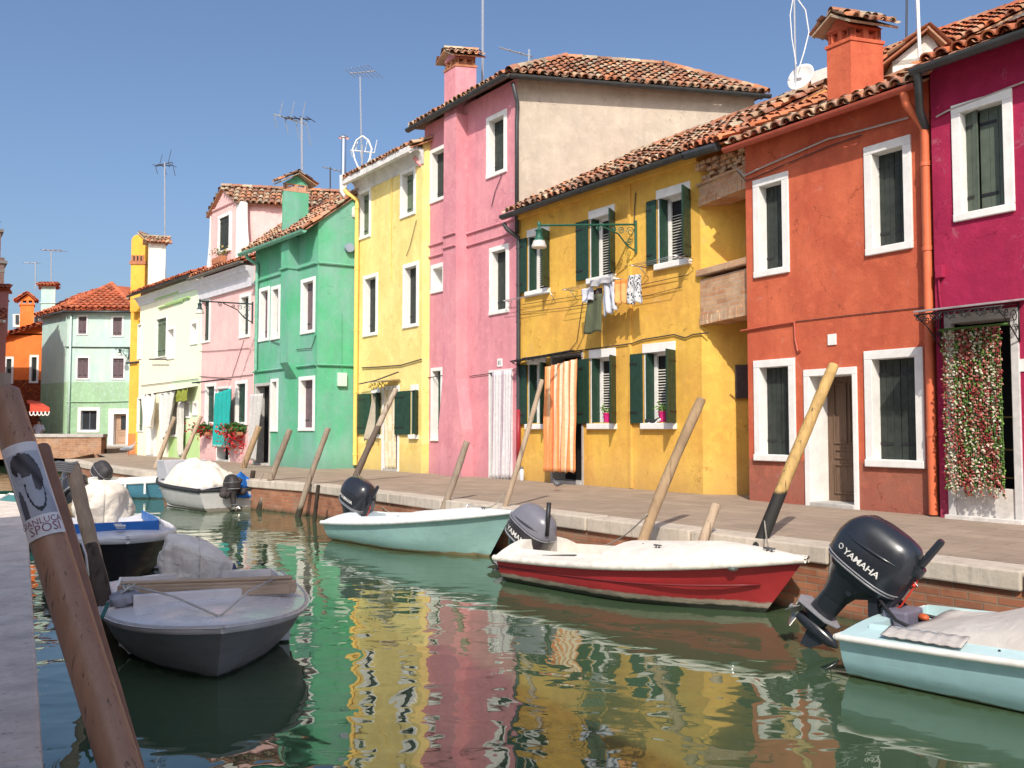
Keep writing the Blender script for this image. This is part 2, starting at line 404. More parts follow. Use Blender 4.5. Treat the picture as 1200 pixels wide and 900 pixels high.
# ------------------------------------------------------------------ houses
class House:
    def __init__(s, name, label, f, zt, L, wall, e=E3, cat='house', base=ZQ):
        s.f = f; s.zt = zt; s.L = L; s.e = e; s.mat = wall; s.holes = []; s.mb = MB(); s.z0 = base-.12
        s.root = thing(name, label, cat, f.P(0, base))
    def back(s, u, l, z):
        p = s.f.P(u, z); return p+s.e*l
    def finish(s, gable=None, u0=0, u1=None, skip=()):
        f = s.f; mb = s.mb; u1 = f.L if u1 is None else u1
        hs = [(max(a, u0), min(b, u1), max(c, s.z0), min(d, s.zt)) for a, b, c, d in s.holes]
        us = sorted({round(x, 4) for h in hs for x in h[:2]} | {round(u0, 4), round(u1, 4)})
        zs = sorted({round(x, 4) for h in hs for x in h[2:]} | {round(s.z0, 4), round(s.zt, 4)})
        for i in range(len(us)-1):
            for j in range(len(zs)-1):
                um = (us[i]+us[i+1])/2; zm = (zs[j]+zs[j+1])/2
                if any(a < um < b and c < zm < d for a, b, c, d in hs): continue
                mb.quad(f.P(us[i], zs[j]), f.P(us[i+1], zs[j]), f.P(us[i+1], zs[j+1]), f.P(us[i], zs[j+1]))
        A0, B0 = f.P(u0, s.z0), f.P(u1, s.z0); dz = V((0, 0, s.zt-s.z0)); C0 = B0+s.e*s.L; D0 = A0+s.e*s.L
        if 'B' not in skip: mb.quad(B0, C0, C0+dz, B0+dz)
        mb.quad(C0, D0, D0+dz, C0+dz)
        if 'A' not in skip: mb.quad(D0, A0, A0+dz, D0+dz)
        if gable:
            for q in ((B0, C0) if 'B' not in skip else None, (D0, A0) if 'A' not in skip else None):
                if q:
                    a, b = q[0]+dz, q[1]+dz; mb.tri(a, b, (a+b)/2+V((0, 0, gable)))
        # thin ceiling deck so no light falls through
        mb.quad(A0+dz*.999, B0+dz*.999, C0+dz*.999, D0+dz*.999)
        s.wall = mb.build('wall', s.mat, s.root)
        return s.wall
    def gable_roof(s, rise, over=.32, mat=None, ext=(.06, .06), u0=0, u1=None, seed=1, sp=.21, gut=None, drop=0, pans=True):
        f = s.f; u1 = f.L if u1 is None else u1; z = s.zt
        half = s.L/2; perp = half*abs(s.e.dot(f.n)); slope = rise/perp
        ua, ub = u0-ext[0], u1+ext[1]
        P0 = f.P(ua, z-over*slope+.06, over); P1 = f.P(ub, z-over*slope+.06, over)
        Q0 = s.back(ua, half, z+rise+.06); Q1 = s.back(ub, half, z+rise+.06)
        mb = MB(); tile_plane(mb, P0, P1, Q1, Q0, seed=seed, sp=sp, pans=pans)
        S0 = s.back(ua, s.L, z+.06); S1 = s.back(ub, s.L, z+.06)
        mb.prism([S1, S0, Q0, Q1], V((0, 0, .05)))
        ridge_tiles(mb, Q0+V((0, 0, .05)), Q1+V((0, 0, .05)))
        s.roof = mb.build('roof', mat, s.root, smooth=True, autosm=50); s.eave = (P0, P1)
        return P0, P1
    def gutter(s, P0, P1, mat, r=.075, name='gutter', off=(.07, -.06)):
        f = s.f; mb = MB(); a = P0+f.n*off[0]+V((0, 0, off[1])); b = P1+f.n*off[0]+V((0, 0, off[1])); L = (b-a).length; n = 24
        d = (b-a)/L
        def sec(rr): return [f.n*(rr*math.cos(math.pi+math.pi*k/8))+V((0, 0, rr*math.sin(math.pi+math.pi*k/8))) for k in range(9)]
        m = max(1, int(L/1.0))
        for i in range(m):      # overlapping lengths of half-round gutter
            s0, s1 = i*L/m, (i+1)*L/m+.03
            ra, rb = r*1.02, r*.985
            o1 = [a+d*s0+q for q in sec(ra)]; o2 = [a+d*s1+q for q in sec(rb)]
            i1 = [a+d*s0+q for q in sec(ra-.01)]; i2 = [a+d*s1+q for q in sec(rb-.01)]
            k = 9; vs = o1+o2+i1+i2
            fs = [[j, j+1, k+j+1, k+j] for j in range(8)]+[[2*k+j+1, 2*k+j, 3*k+j, 3*k+j+1] for j in range(8)]
            fs += [[j, 2*k+j, 2*k+j+1, j+1] for j in range(8)]+[[0, k, 3*k, 2*k], [8, 2*k+8, 3*k+8, k+8]]
            mb.add(vs, fs)
        for t in (0, L):
            mb.prism([a+d*t+q for q in sec(r*1.0)], d*(.012 if t == 0 else -.012))
        return mb.build(name, mat, s.root, smooth=True, autosm=40)
def leaf(mb, O, du, w, z0, z1, dn, n=4, th=.035, strap=True, seed=0):
    """one shutter leaf of vertical planks with ledges and strap hinges; material slot 1 is the iron"""
    du = V(du).normalized(); dn = V(dn).normalized(); pw = w/n
    O = V((O[0], O[1], 0))
    for i in range(n):
        mb.hexa(O+du*(i*pw+.002)+V((0, 0, z0)), du*(pw-.004), dn*th, V((0, 0, z1-z0)))
    mb.hexa(O+du*.004-dn*.004+V((0, 0, z0+.004)), du*(w-.008), dn*.012, V((0, 0, z1-z0-.008)))
    if strap:
        mb.m = 1
        for zz in (lerp(z0, z1, .14), lerp(z0, z1, .84)):
            mb.hexa(O+du*.0+dn*(th)+V((0, 0, zz)), du*(w*.62), dn*.008, V((0, 0, .045)))
        mb.m = 0
def window(h, x0=0, x1=0, yt=0, yb=0, fw=.12, rev=.2, sh=None, kind='shut', frame=None, rect=None, sillp=.015, silln=.0, np=4, sill=True, proud=.03, back=None):
    f = h.f; U0, U1, Z0, Z1 = rect or f.rect(x0, x1, yt, yb); frame = frame or WHITE
    h.holes.append((U0+.02, U1-.02, Z0+.015, Z1-.02))
    mb = MB(); sh_h = fw*.85 if sill else fw
    mb.fbox(f, U0, U0+fw, Z0+sh_h, Z1-fw, -rev-.06, proud); mb.fbox(f, U1-fw, U1, Z0+sh_h, Z1-fw, -rev-.06, proud)
    mb.fbox(f, U0, U1, Z1-fw, Z1, -rev-.06, proud+.002)
    wn_ = mb.build('window', frame, h.root, bevel=.007)
    s = MB(); s.fbox(f, U0-silln, U1+silln, Z0, Z0+sh_h, -rev-.06, proud+sillp); s.build('sill', frame, wn_, bevel=.012)
    u0, u1, z0, z1 = U0+fw, U1-fw, Z0+sh_h, Z1-fw; um = (u0+u1)/2
    if kind == 'shut':
        for a, b in ((u0, um-.004), (um+.004, u1)):
            m = MB(); leaf(m, f.P(a, 0, -rev), f.t, b-a, z0, z1, f.n, max(2, np//2+1)); m.build('shutter', [sh or SHUT_D, IRON], wn_, bevel=.003)
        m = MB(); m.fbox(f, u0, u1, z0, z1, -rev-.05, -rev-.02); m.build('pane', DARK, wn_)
    elif kind == 'ajar':       # one leaf pulled a little open
        m = MB(); ww = (u1-u0)*.36; leaf(m, f.P(u0, 0, -rev+.02), f.t*math.cos(.55)+f.n*math.sin(.55)*.6, ww, z0, z1, f.n, 2); m.build('shutter', [sh, IRON], wn_, bevel=.003)
        m = MB(); leaf(m, f.P(u0+ww*.92, 0, -rev+.01), f.t, u1-u0-ww*.92, z0, z1, f.n, 3); m.build('shutter', [sh, IRON], wn_, bevel=.003)
        m = MB(); m.fbox(f, u0, u1, z0, z1, -rev-.05, -rev-.02); m.build('pane', DARK, wn_)
    elif kind == 'glass':
        m = MB(); m.fbox(f, u0, u1, z0, z1, -rev-.05, -rev-.02); m.build('pane', GLASS, wn_)
        m = MB()
        m.fbox(f, um-.025, um+.025, z0, z1, -rev-.02, -rev+.015)
        for zz in (z0, z1-.05): m.fbox(f, u0, u1, zz, zz+.05, -rev-.02, -rev+.012)
        for uu in (u0, u1-.05): m.fbox(f, uu, uu+.05, z0+.05, z1-.05, -rev-.02, -rev+.012)
        m.build('sash', sh or WHITE, wn_)
    elif kind == 'blank':
        m = MB(); m.fbox(f, u0, u1, z0, z1, -rev-.05, -rev-.02); m.build('pane', back or WHITE, wn_)
    return wn_
def open_window(h, x0, x1, z0, z1, xl=None, sh=None, rang=100, lang=0, rw=None, blind=True, inner=.5, lint=.16, frame=None):
    """white lintel and sill, one leaf folded flat on the wall at the left, one on the left jamb, one standing out at the right"""
    f = h.f; u0, u1 = f.u(x0), f.u(x1); frame = frame or WHITE; sh = sh or SHUT_G; wd = u1-u0
    h.holes.append((u0, u1, z0+.02, z1-.02)); rev = .22
    mb = MB(); mb.fbox(f, u0-.02, u1+.02, z1-.02, z1+lint, -rev-.05, .028)
    mb.fbox(f, u0-.0, u0+.06, z0, z1-.02, -rev-.05, -.004); mb.fbox(f, u1-.06, u1, z0, z1-.02, -rev-.05, -.004)
    wn_ = mb.build('window', frame, h.root, bevel=.007)
    s = MB(); s.fbox(f, u0-.04, u1+.04, z0-.12, z0, -rev-.05, .09); s.build('sill', frame, wn_, bevel=.012)
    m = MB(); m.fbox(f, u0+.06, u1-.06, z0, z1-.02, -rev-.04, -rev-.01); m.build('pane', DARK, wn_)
    m = MB()
    for uu, w2 in ((u0+.105, .085), (u1-.12, .06)): m.fbox(f, uu, uu+w2, z0, z1-.02, -rev-.0, -rev+.04)
    m.fbox(f, u0+.12, u1-.12, z1-.08, z1-.02, -rev-.0, -rev+.04)
    m.build('sash', frame, wn_)
    if blind:
        m = MB(); zz = z0+.02; top = z1-.35
        while zz < top:
            m.hexa(f.P(u0+.19, zz, -rev+.0), f.t*(wd-.31), f.n*.03+V((0, 0, -.018)), V((0, 0, .006))); zz += .055
        m.build('blind', BLIND, wn_)
    lw = wd*.5
    # flat leaf
    ul = f.u(xl) if xl else u0-lw
    m = MB(); leaf(m, f.P(ul, 0, .03), f.t, u0-ul-.005, z0+.0, z1-.02, f.n, 3); m.build('shutter', [sh, IRON], wn_, bevel=.003)
    # leaf swung into the room side of the left jamb
    m = MB(); leaf(m, f.P(u0+.066, 0, .02), -f.n, .20, z0+.01, z1-.03, f.t, 2, strap=False); m.build('shutter', [sh, IRON], wn_, bevel=.003)
    a = math.radians(rang); rw = rw or lw
    m = MB(); leaf(m, f.P(u1+.005, 0, .02), -f.t*math.cos(a)+f.n*math.sin(a), rw, z0, z1-.02, f.t, 3); m.build('shutter', [sh, IRON], wn_, bevel=.003)
    return wn_
def tube_obj(name, pts, r, mat, parent, n=8):
    mb = MB(); mb.tube(pts, r, n); return mb.build(name, mat, parent, smooth=True, autosm=50)
def downpipe(h, px, ztop, zbot, mat, o=.07, r=.05, elbow=None):
    f = h.f; u = f.u(px, 480, o); pts = []
    if elbow: pts += [f.P(u+elbow[0], ztop+.12, elbow[1]), f.P(u+elbow[0]*.6, ztop-.02, elbow[1]*.9), f.P(u, ztop-.22, o)]
    pts += [f.P(u, z, o) for z in (ztop-.3, lerp(ztop, zbot, .5), zbot)]
    mb = MB(); mb.tube(pts, r, 10)
    for k in range(5):
        zz = lerp(ztop-.5, zbot+.3, k/4); mb.tube([f.P(u, zz, o), f.P(u, zz+.05, o)], r*1.18, 10)
    return mb.build('downpipe', mat, h.root, smooth=True, autosm=40)
def cable(h, pts, r=.012, mat=None, o=.03, name='cable'):
    """pts in photo pixels, followed on the wall"""
    P = [h.f.at(x, y, o) for x, y in pts]; return tube_obj(name, P, r, mat or CABLE, h.root, 5)
def chimney(h, pxl, pxc, pxr, zbot, ztop, mat, back=.3, cap='e', capmat=None, rise=.28, over=.14, vent=True, e=None, vmat=None, wmin=None, flare=0):
    """pxl..pxc is the face along the front, pxc..pxr the face on the party-wall side"""
    f = h.f; e = e or h.e; K = f.P(f.u(pxc, 300, -back), 0, -back); d = -f.t
    wu = slide(K, d, pxl) if wmin is None else wmin; wd = slide(K, e, pxr)
    mb = MB(); b = lambda p, z: V((p.x, p.y, z))
    fp = [K+d*wu, K, K+e*wd, K+e*wd+d*wu]
    mb.prism([b(p, zbot) for p in fp], V((0, 0, ztop-zbot)))
    # a plaster string-course
    o = .02; c = (fp[0]+fp[2])/2
    ch = mb.build('chimney', mat, h.root, bevel=.01)
    zc = ztop
    if vent:
        vm = MB(); ov = .03; q = [c+(p-c)*1.07 for p in fp]; q2 = [c+(p-c)*.94 for p in fp]
        vm.prism([b(p, ztop) for p in q], V((0, 0, .06)))
        for a_, b_ in ((0, 1), (1, 2), (2, 3), (3, 0)):
            p, r_ = q2[a_], q2[b_]; L = (r_-p); 
            for s0, s1 in ((0, .16), (.42, .58), (.84, 1)):
                inn = (c-(p+r_)/2).normalized()*.08
                vm.prism([b(p+L*s0, ztop+.06), b(p+L*s1, ztop+.06), b(p+L*s1+inn, ztop+.06), b(p+L*s0+inn, ztop+.06)], V((0, 0, .17)))
        vm.prism([b(c+(p-c)*.7, ztop+.06) for p in fp], V((0, 0, .12)))
        vm.prism([b(p, ztop+.23) for p in q2], V((0, 0, .05)))
        vm.build('vent', vmat or TERRA, ch, bevel=.006); zc = ztop+.28
    cm = MB(); capmat = capmat or TILE_W
    d1, d2 = (d*wu, e*wd)
    if cap == 'd': d1, d2 = d2, d1          # ridge along d2
    u1, u2 = d1.normalized(), d2.normalized(); o0 = K-u1*over-u2*over; D1 = d1+u1*2*over; D2 = d2+u2*2*over
    z0 = zc+.0; lift = V((0, 0, rise))
    A, B_, C, D = b(o0, z0), b(o0+D2, z0), b(o0+D1+D2, z0), b(o0+D1, z0); M0, M1 = (A+D)/2+lift, (B_+C)/2+lift
    tile_plane(cm, A, B_, M1, M0, sp=.17, row=.26, rad=.075, seed=int(pxl)); tile_plane(cm, C, D, M0, M1, sp=.17, row=.26, rad=.075, seed=int(pxl)+1)
    ridge_tiles(cm, M0+V((0, 0, .03)), M1+V((0, 0, .03)), .085)
    cm.build('cap', capmat, ch, smooth=True, autosm=50)
    gm = MB(); k = over*.6
    pA, pD, pM = b(K, z0-.02), b(K+d1, z0-.02), b(K+d1*.5, z0+rise*.8)
    gm.prism([pA, pD, pM], d2); gm.build('gable', mat, ch)
    return ch
# the facades, left end to right end, measured once from the picture
f_mag = Fac.vp((1103, 606), -130, 1099, 1262)
f_red = Fac.vp((1091, 603.9), -109, 877, 1097)
f_yel = Fac.vp((822.7, 579), -140, 609, 823)
f_pin = Fac.vp((608, 562.3), -170, 496, 606)
f_pal = Fac.vp((495, 554.5), -170, 418, 494)
f_gre = Fac.vp((370, 549.5), -260, 297, 371)
f_lpk = Fac.vp((297, 543), -300, 235, 296)
f_whi = Fac.vp((234, 538), -300, 162, 234)
# ================================================================== RED HOUSE
M_red = stucco('terracotta_red_stucco', lin(216, 106, 66), lin(196, 88, 56), band=(1.42, lin(170, 98, 70)), stain=.2, peel=3.0)
h = House('terraced_house', 'terracotta red two storey house with a plain wooden door and four white framed windows', f_red, 6.85, 5.2, M_red); HR = h; f = f_red
window(h, 883.7, 925, 206, 323, fw=.13, rev=.2, sh=SHUT_D)
window(h, 1014, 1069.5, 165, 296, fw=.13, rev=.2, sh=SHUT_D)
window(h, 884.6, 932.8, 421, 540.5, fw=.125, rev=.2, sh=SHUT_D, sillp=.03)
window(h, 1014.5, 1084, 409, 548, fw=.13, rev=.2, sh=SHUT_D, sillp=.03)
def door(h, x0, x1, yt, yb, fw=.12, rev=.3, frame=None, leafm=None, style='panel', zb=None, glassm=None):
    f = h.f; U0, U1, Z0, Z1 = f.rect(x0, x1, yt, yb); Z0 = ZQ if zb is None else zb; frame = frame or WHITE
    h.holes.append((U0+.02, U1-.02, Z0-.3, Z1-.02))
    mb = MB(); mb.fbox(f, U0, U0+fw, Z0-.1, Z1-fw, -rev-.06, .03); mb.fbox(f, U1-fw*.7, U1, Z0-.1, Z1-fw, -rev-.06, .03); mb.fbox(f, U0, U1, Z1-fw, Z1, -rev-.06, .032)
    dr = mb.build('door', frame, h.root, bevel=.007)
    m = MB(); m.fbox(f, U0+fw, U1-fw*.7, Z0-.05, Z0+.06, -rev-.06, .05); m.build('threshold', GREY, dr, bevel=.01)
    u0, u1 = U0+fw, U1-fw*.7; w_ = u1-u0; lm = leafm
    m = MB(); m.fbox(f, u0, u1, Z0+.06, Z1-fw, -rev-.05, -rev)
    if style == 'panel':
        for a, b, c, d in ((.16, .84, .06, .30), (.16, .84, .34, .42), (.16, .47, .46, .95), (.53, .84, .46, .95)):
            hh = Z1-fw-Z0-.06
            for (p, q, r_, s_) in ((a, a+.03, c, d), (b-.03, b, c, d), (a+.03, b-.03, c, c+.015), (a+.03, b-.03, d-.015, d)):
                m.fbox(f, u0+w_*p, u0+w_*q, Z0+.06+hh*r_, Z0+.06+hh*s_, -rev, -rev+.022)
    lf = m.build('leaf', lm, dr, bevel=.004)
    m = MB(); p = f.P(u0+w_*.86, Z0+1.0, -rev+.01); m.tube([p, p+f.n*.05], .012); m.blob(p+f.n*.06, .028); m.build('handle', BRASS, lf, smooth=True)
    return dr, (u0, u1, Z0, Z1-fw)
W_DOOR = wood('old_brown_door_wood', (.12, .072, .048), (.2, .13, .09), (20, 20, 2))
door(h, 943.8, 1006, 431.5, 598, fw=.11, rev=.42, leafm=W_DOOR)
h.gable_roof(1.15, over=.33, mat=TILE_W, ext=(.1, .02), seed=11)
GUT_R = paint('red_painted_gutter', lin(188, 82, 56), .5, .15, 6, .4)
PIPE_R = paint('orange_painted_pipe', lin(226, 108, 58), .5, .12, 6, .4)
h.gutter(*h.eave, GUT_R)
zp = f.z(1085, 118)
pe = h.eave[1]; up_ = f.u(1091, 480, .09); m = MB(); m.tube([f.P(up_-.12, pe.z-.12, .38), f.P(up_-.10, pe.z-.28, .36), f.P(up_-.03, pe.z-.5, .16), f.P(up_, pe.z-.62, .09), f.P(up_, 3.5, .09), f.P(up_, ZQ+.02, .09)], .06, 12)
for zz in (5.6, 4.4, 3.1, 1.8): m.tube([f.P(up_, zz, .09), f.P(up_, zz+.06, .09)], .07, 12)
m.build('downpipe', PIPE_R, h.root, smooth=True, autosm=40)
cable(h, [(864, 198), (872, 206), (900, 193), (935, 178), (970, 163), (1020, 150), (1064, 138)], .016, CABLE_L, .035)
cable(h, [(864, 200), (874, 212), (885, 208), (910, 197), (970, 172), (1010, 158)], .009, CABLE, .03)
cable(h, [(868, 388), (890, 384), (931, 377.5), (932, 398), (935, 412), (938, 410)], .018, GUT_R, .03)
cable(h, [(932, 377), (1000, 369), (1084, 360)], .006, CABLE, .012)
m = MB(); u, z = f.u(975.5, 398), f.z(975.5, 398); m.fbox(f, u-.075, u+.075, z-.085, z+.085, -.01, .02); m.build('number_plate', WHITE, h.root, bevel=.004)
chimney(h, 976, 1002, 1044, 6.6, f.z(1002, 45, -.55), M_red, back=.55, cap='e', capmat=TILE_W, rise=.24, over=.15, vmat=M_red)
h.finish(gable=1.15)
# ================================================================== MAGENTA HOUSE
M_mag = stucco('magenta_stucco', lin(178, 32, 78), lin(162, 24, 70), stain=.18, soil=.2)
h = House('terraced_house', 'magenta pink house cut by the right edge with a flower curtain in its doorway', f_mag, 7.0, 5.5, M_mag); HM = h; f = f_mag
window(h, 1116.7, 1188.5, 113.5, 254.5, fw=.125, rev=.17, sh=SHUT_S, kind='ajar')
# doorway: stone jambs, low flood board, dark room behind
u0, u1 = f.u(1110), f.u(1197); zt = f.z(1155, 364)
h.holes.append((u0+.02, u1-.02, ZQ-.3, zt-.02))
mb = MB(); mb.fbox(f, u0, u0+.1, ZQ-.1, zt-.13, -.06, .03); mb.fbox(f, u1-.1, u1, ZQ-.1, zt-.13, -.3, .03); mb.fbox(f, u0, u1, zt-.13, zt, -.3, .034)
dr = mb.build('door', paint('pale_marble', (.6, .58, .56), .6, .2, 7, .3), h.root, bevel=.007)
m = MB(); m.fbox(f, u0+.1, u1-.1, ZQ-.05, zt-.13, -.62, -.55); m.fbox(f, u0+.04, u0+.095, ZQ-.05, zt-.13, -.56, -.065); m.build('leaf', DARK, dr)  # near-black panels put the unlit doorway's shade into colour; no door leaf
m = MB(); m.fbox(f, u0+.1, u1-.1, ZQ-.05, f.z(1140, 571), -.06, .0); m.fbox(f, u0-.02, u1+.02, ZQ-.05, ZQ+.05, -.02, .1)
m.build('flood_board', paint('scuffed_white_board', (.66, .62, .58), .7, .3, 7, .25), dr, bevel=.008)
m = MB()
for zz in (1.25, 1.62, 2.05): m.fbox(f, u1-.5, u1-.1, zz, zz+.02, -.3, -.28)
m.build('rail', BRASS, dr)
h.gable_roof(1.2, over=.36, mat=TILE_O, ext=(.02, .3), seed=21)
h.gutter(*h.eave, GUT_D, r=.085)
# elbow of the dark gutter into the orange pipe
p = h.eave[0]+f.n*.07; q = f_red.P(f_red.u(1091, 480, .09)+.02, HR.eave[1].z-.62, .09)
tube_obj('gutter_outlet', [p+V((0, 0, -.1))+f.t*.08, p+V((0, 0, -.22))+f.t*.07-f.n*.05, lerp(p+V((0, 0, -.3)), q, .55), q], .055, GUT_D, h.root, 10)
cable(h, [(1097, 137), (1110, 130), (1150, 115), (1200, 96)], .013, CABLE_L, .03)
m = MB(); u, z = f.u(1099.5, 318), f.z(1099.5, 318); m.fbox(f, u-.01, u+.1, z-.1, z+.07, -.01, .07); m.build('junction_box', M_mag, h.root, bevel=.008)
cable(h, [(1100, 326), (1101, 345), (1104, 372)], .012, M_mag, .03)
m = MB(); u, z = f.u(1198.5, 428), f.z(1198.5, 428); m.fbox(f, u-.05, u+.1, z-.08, z+.08, -.01, .015); m.build('number_plate', WHITE, h.root)
# canopy on scrolled iron brackets
cu0, cu1 = f.u(1100, 370), f.u(1196)+.12; zc = f.z(1100, 363)
M_can = paint('weathered_canopy_sheet', (.30, .27, .27), .6, .3, 5, .3)
m = MB(); co_ = .62
m.hexa(f.P(cu0, zc, .004), f.t*(cu1-cu0), f.n*co_+V((0, 0, -.09)), V((0, 0, .025)))
cn = m.build('canopy', M_can, h.root, bevel=.005)
def scroll(mb, P, ax, ay, size, turns=1.4, r=.007, sgn=1, start=0):
    pts = []; n = 18
    for i in range(n+1):
        t = i/n; a = start+sgn*t*turns*2*math.pi; rr = size*(1-t*.85)
        pts.append(V(P)+ax*math.cos(a)*rr+ay*math.sin(a)*rr)
    mb.tube(pts, r, 5)
m = MB(); up = V((0, 0, 1))
for uu in (cu0+.03, cu1-.1):
    a = f.P(uu, zc-.03, .02); m.tube([a, a+f.n*co_-up*.1], .011, 6); m.tube([a, a-up*.5], .011, 6)
    m.tube([a-up*.5, a-up*.36+f.n*.16, a-up*.22+f.n*.34, a-up*.1+f.n*(co_-.05)], .009, 6)
    scroll(m, a-up*.18+f.n*.12, f.n, up, .09); scroll(m, a-up*.14+f.n*.32, f.n, up, .06, sgn=-1); scroll(m, a-up*.32+f.n*.07, f.n, up, .05)
a = f.P(cu0, zc-.12, co_-.02); b = f.P(cu1, zc-.12, co_-.02)
m.tube([a, b], .011, 6)
nn = 6
for i in range(nn):
    c = lerp(a, b, (i+.5)/nn); ww = (b-a).length/nn
    m.tube([c-f.t*ww*.45, c-up*.10, c+f.t*ww*.45], .007, 5); scroll(m, c-up*.05-f.t*ww*.22, f.t, up, .04, sgn=1); scroll(m, c-up*.05+f.t*ww*.22, f.t, up, .04, sgn=-1)
m.build('bracket', IRON, cn, smooth=True)
h.finish(gable=1.2)
# flower curtain
def flower_curtain():
    mb = MB(); r = random.Random(5); o = .2
    ua, ub = f.u(1107, 480, o), f.u(1174, 480, o); zt_, zb_ = f.z(1140, 386, o), f.z(1140, 580, o)
    n = 30; pal = {'g': [(.10, .19, .035), (.17, .28, .06), (.07, .14, .035)], 'w': [(.62, .58, .46), (.58, .52, .38), (.50, .47, .33)], 'p': [(.48, .19, .15), (.5, .27, .2), (.42, .13, .11)], 'r': [(.22, .025, .03), (.28, .045, .04)]}
    mb.color((.1, .2, .05))
    mb.tube([f.P(ua-.05, zt_+.03, o), f.P(ub+.12, zt_+.03, o)], .018, 6)
    for i in range(n):
        u = lerp(ua, ub, i/(n-1)); z = zt_; zend = zb_+r.uniform(-.04, .12)
        kind = r.choice(['gww', 'gw', 'wwp', 'rp', 'gwp', 'gww', 'gr', 'wwg']) if 0 < i < n-1 else 'g'
        mb.color((.14, .24, .06)); mb.tube([f.P(u, zt_, o), f.P(u+.01, zend, o)], .004, 4)
        if i < 2: kind = 'gwr'
        while z > zend:
            band = math.sin(z*3.1+i*.4)+r.uniform(-.7, .7)
            k = r.choice(kind) if band < .5 else ('p' if band < .95 else 'r')
            c = r.choice(pal[k]); mb.color(c); s = r.uniform(.018, .03)
            p = f.P(u+r.uniform(-.018, .018), z, o+r.uniform(-.02, .03))
            q = [p+V((r.uniform(-1, 1), r.uniform(-1, 1), r.uniform(-1, 1))).normalized()*s for _ in range(6)]
            d = [V((s, 0, 0)), V((-s, 0, 0)), V((0, s, 0)), V((0, -s, 0)), V((0, 0, s*.7)), V((0, 0, -s*.7))]
            rot = Matrix.Rotation(r.uniform(0, 3), 3, V((r.random(), r.random(), r.random())).normalized())
            vs = [p+rot @ x for x in d]
            mb.add(vs, [[0, 2, 4], [2, 1, 4], [1, 3, 4], [3, 0, 4], [2, 0, 5], [1, 2, 5], [3, 1, 5], [0, 3, 5]])
            z -= r.uniform(.026, .046)
    ob = mb.build('flower_curtain', VC); tag(ob, 'curtain of strung white, pink and red flowers hanging in the magenta house doorway', 'curtain')
flower_curtain()
# ================================================================== YELLOW HOUSE
M_yel = stucco('ochre_yellow_stucco', lin(238, 188, 60), lin(226, 168, 60), stain=.2, soil=.3)
h = House('terraced_house', 'long golden yellow house with dark green open shutters and washing under an upper window', f_yel, 7.2, 5.6, M_yel); HY = h; f = f_yel
zu0, zu1 = 5.15, 6.47; zg0, zg1 = 2.02, 3.44
open_window(h, 619, 644, zu0, zu1, xl=610.5, rang=118)
open_window(h, 692, 721.5, zu0, zu1, xl=678, rang=122)
open_window(h, 772.5, 811, zu0, zu1, xl=761.5, rang=114)
open_window(h, 619, 640, zg0, zg1, xl=616 if False else 611.5, rang=120, blind=False)
open_window(h, 692, 721.5, zg0, zg1, xl=677.5, rang=122)
open_window(h, 755, 791.5, zg0, zg1, xl=741, rang=112)
M_jamb = paint('grey_door_jamb', (.4, .38, .36), .8, .2, 6, .2)
dr, _ = door(h, 646, 684, 414, 561, fw=.07, rev=.35, frame=M_jamb, leafm=DARK, style='plain')
# painted crease strip and soffit moulding
uc = f.u(739.5); m = MB(); m.fbox(f, uc-.045, uc+.045, ZQ, 6.93, -.02, .035)
m.fbox(f, 0.02, f.L, 6.93, 7.15, -.02, .10); m.fbox(f, .02, f.L, 7.03, 7.15, .10, .2)
m.build('moulding', M_yel, h.root, bevel=.012)
h.gable_roof(1.42, over=.36, mat=TILE_W, ext=(.12, -.02), seed=31)
gy = h.gutter(*h.eave, GUT_D, r=.095)
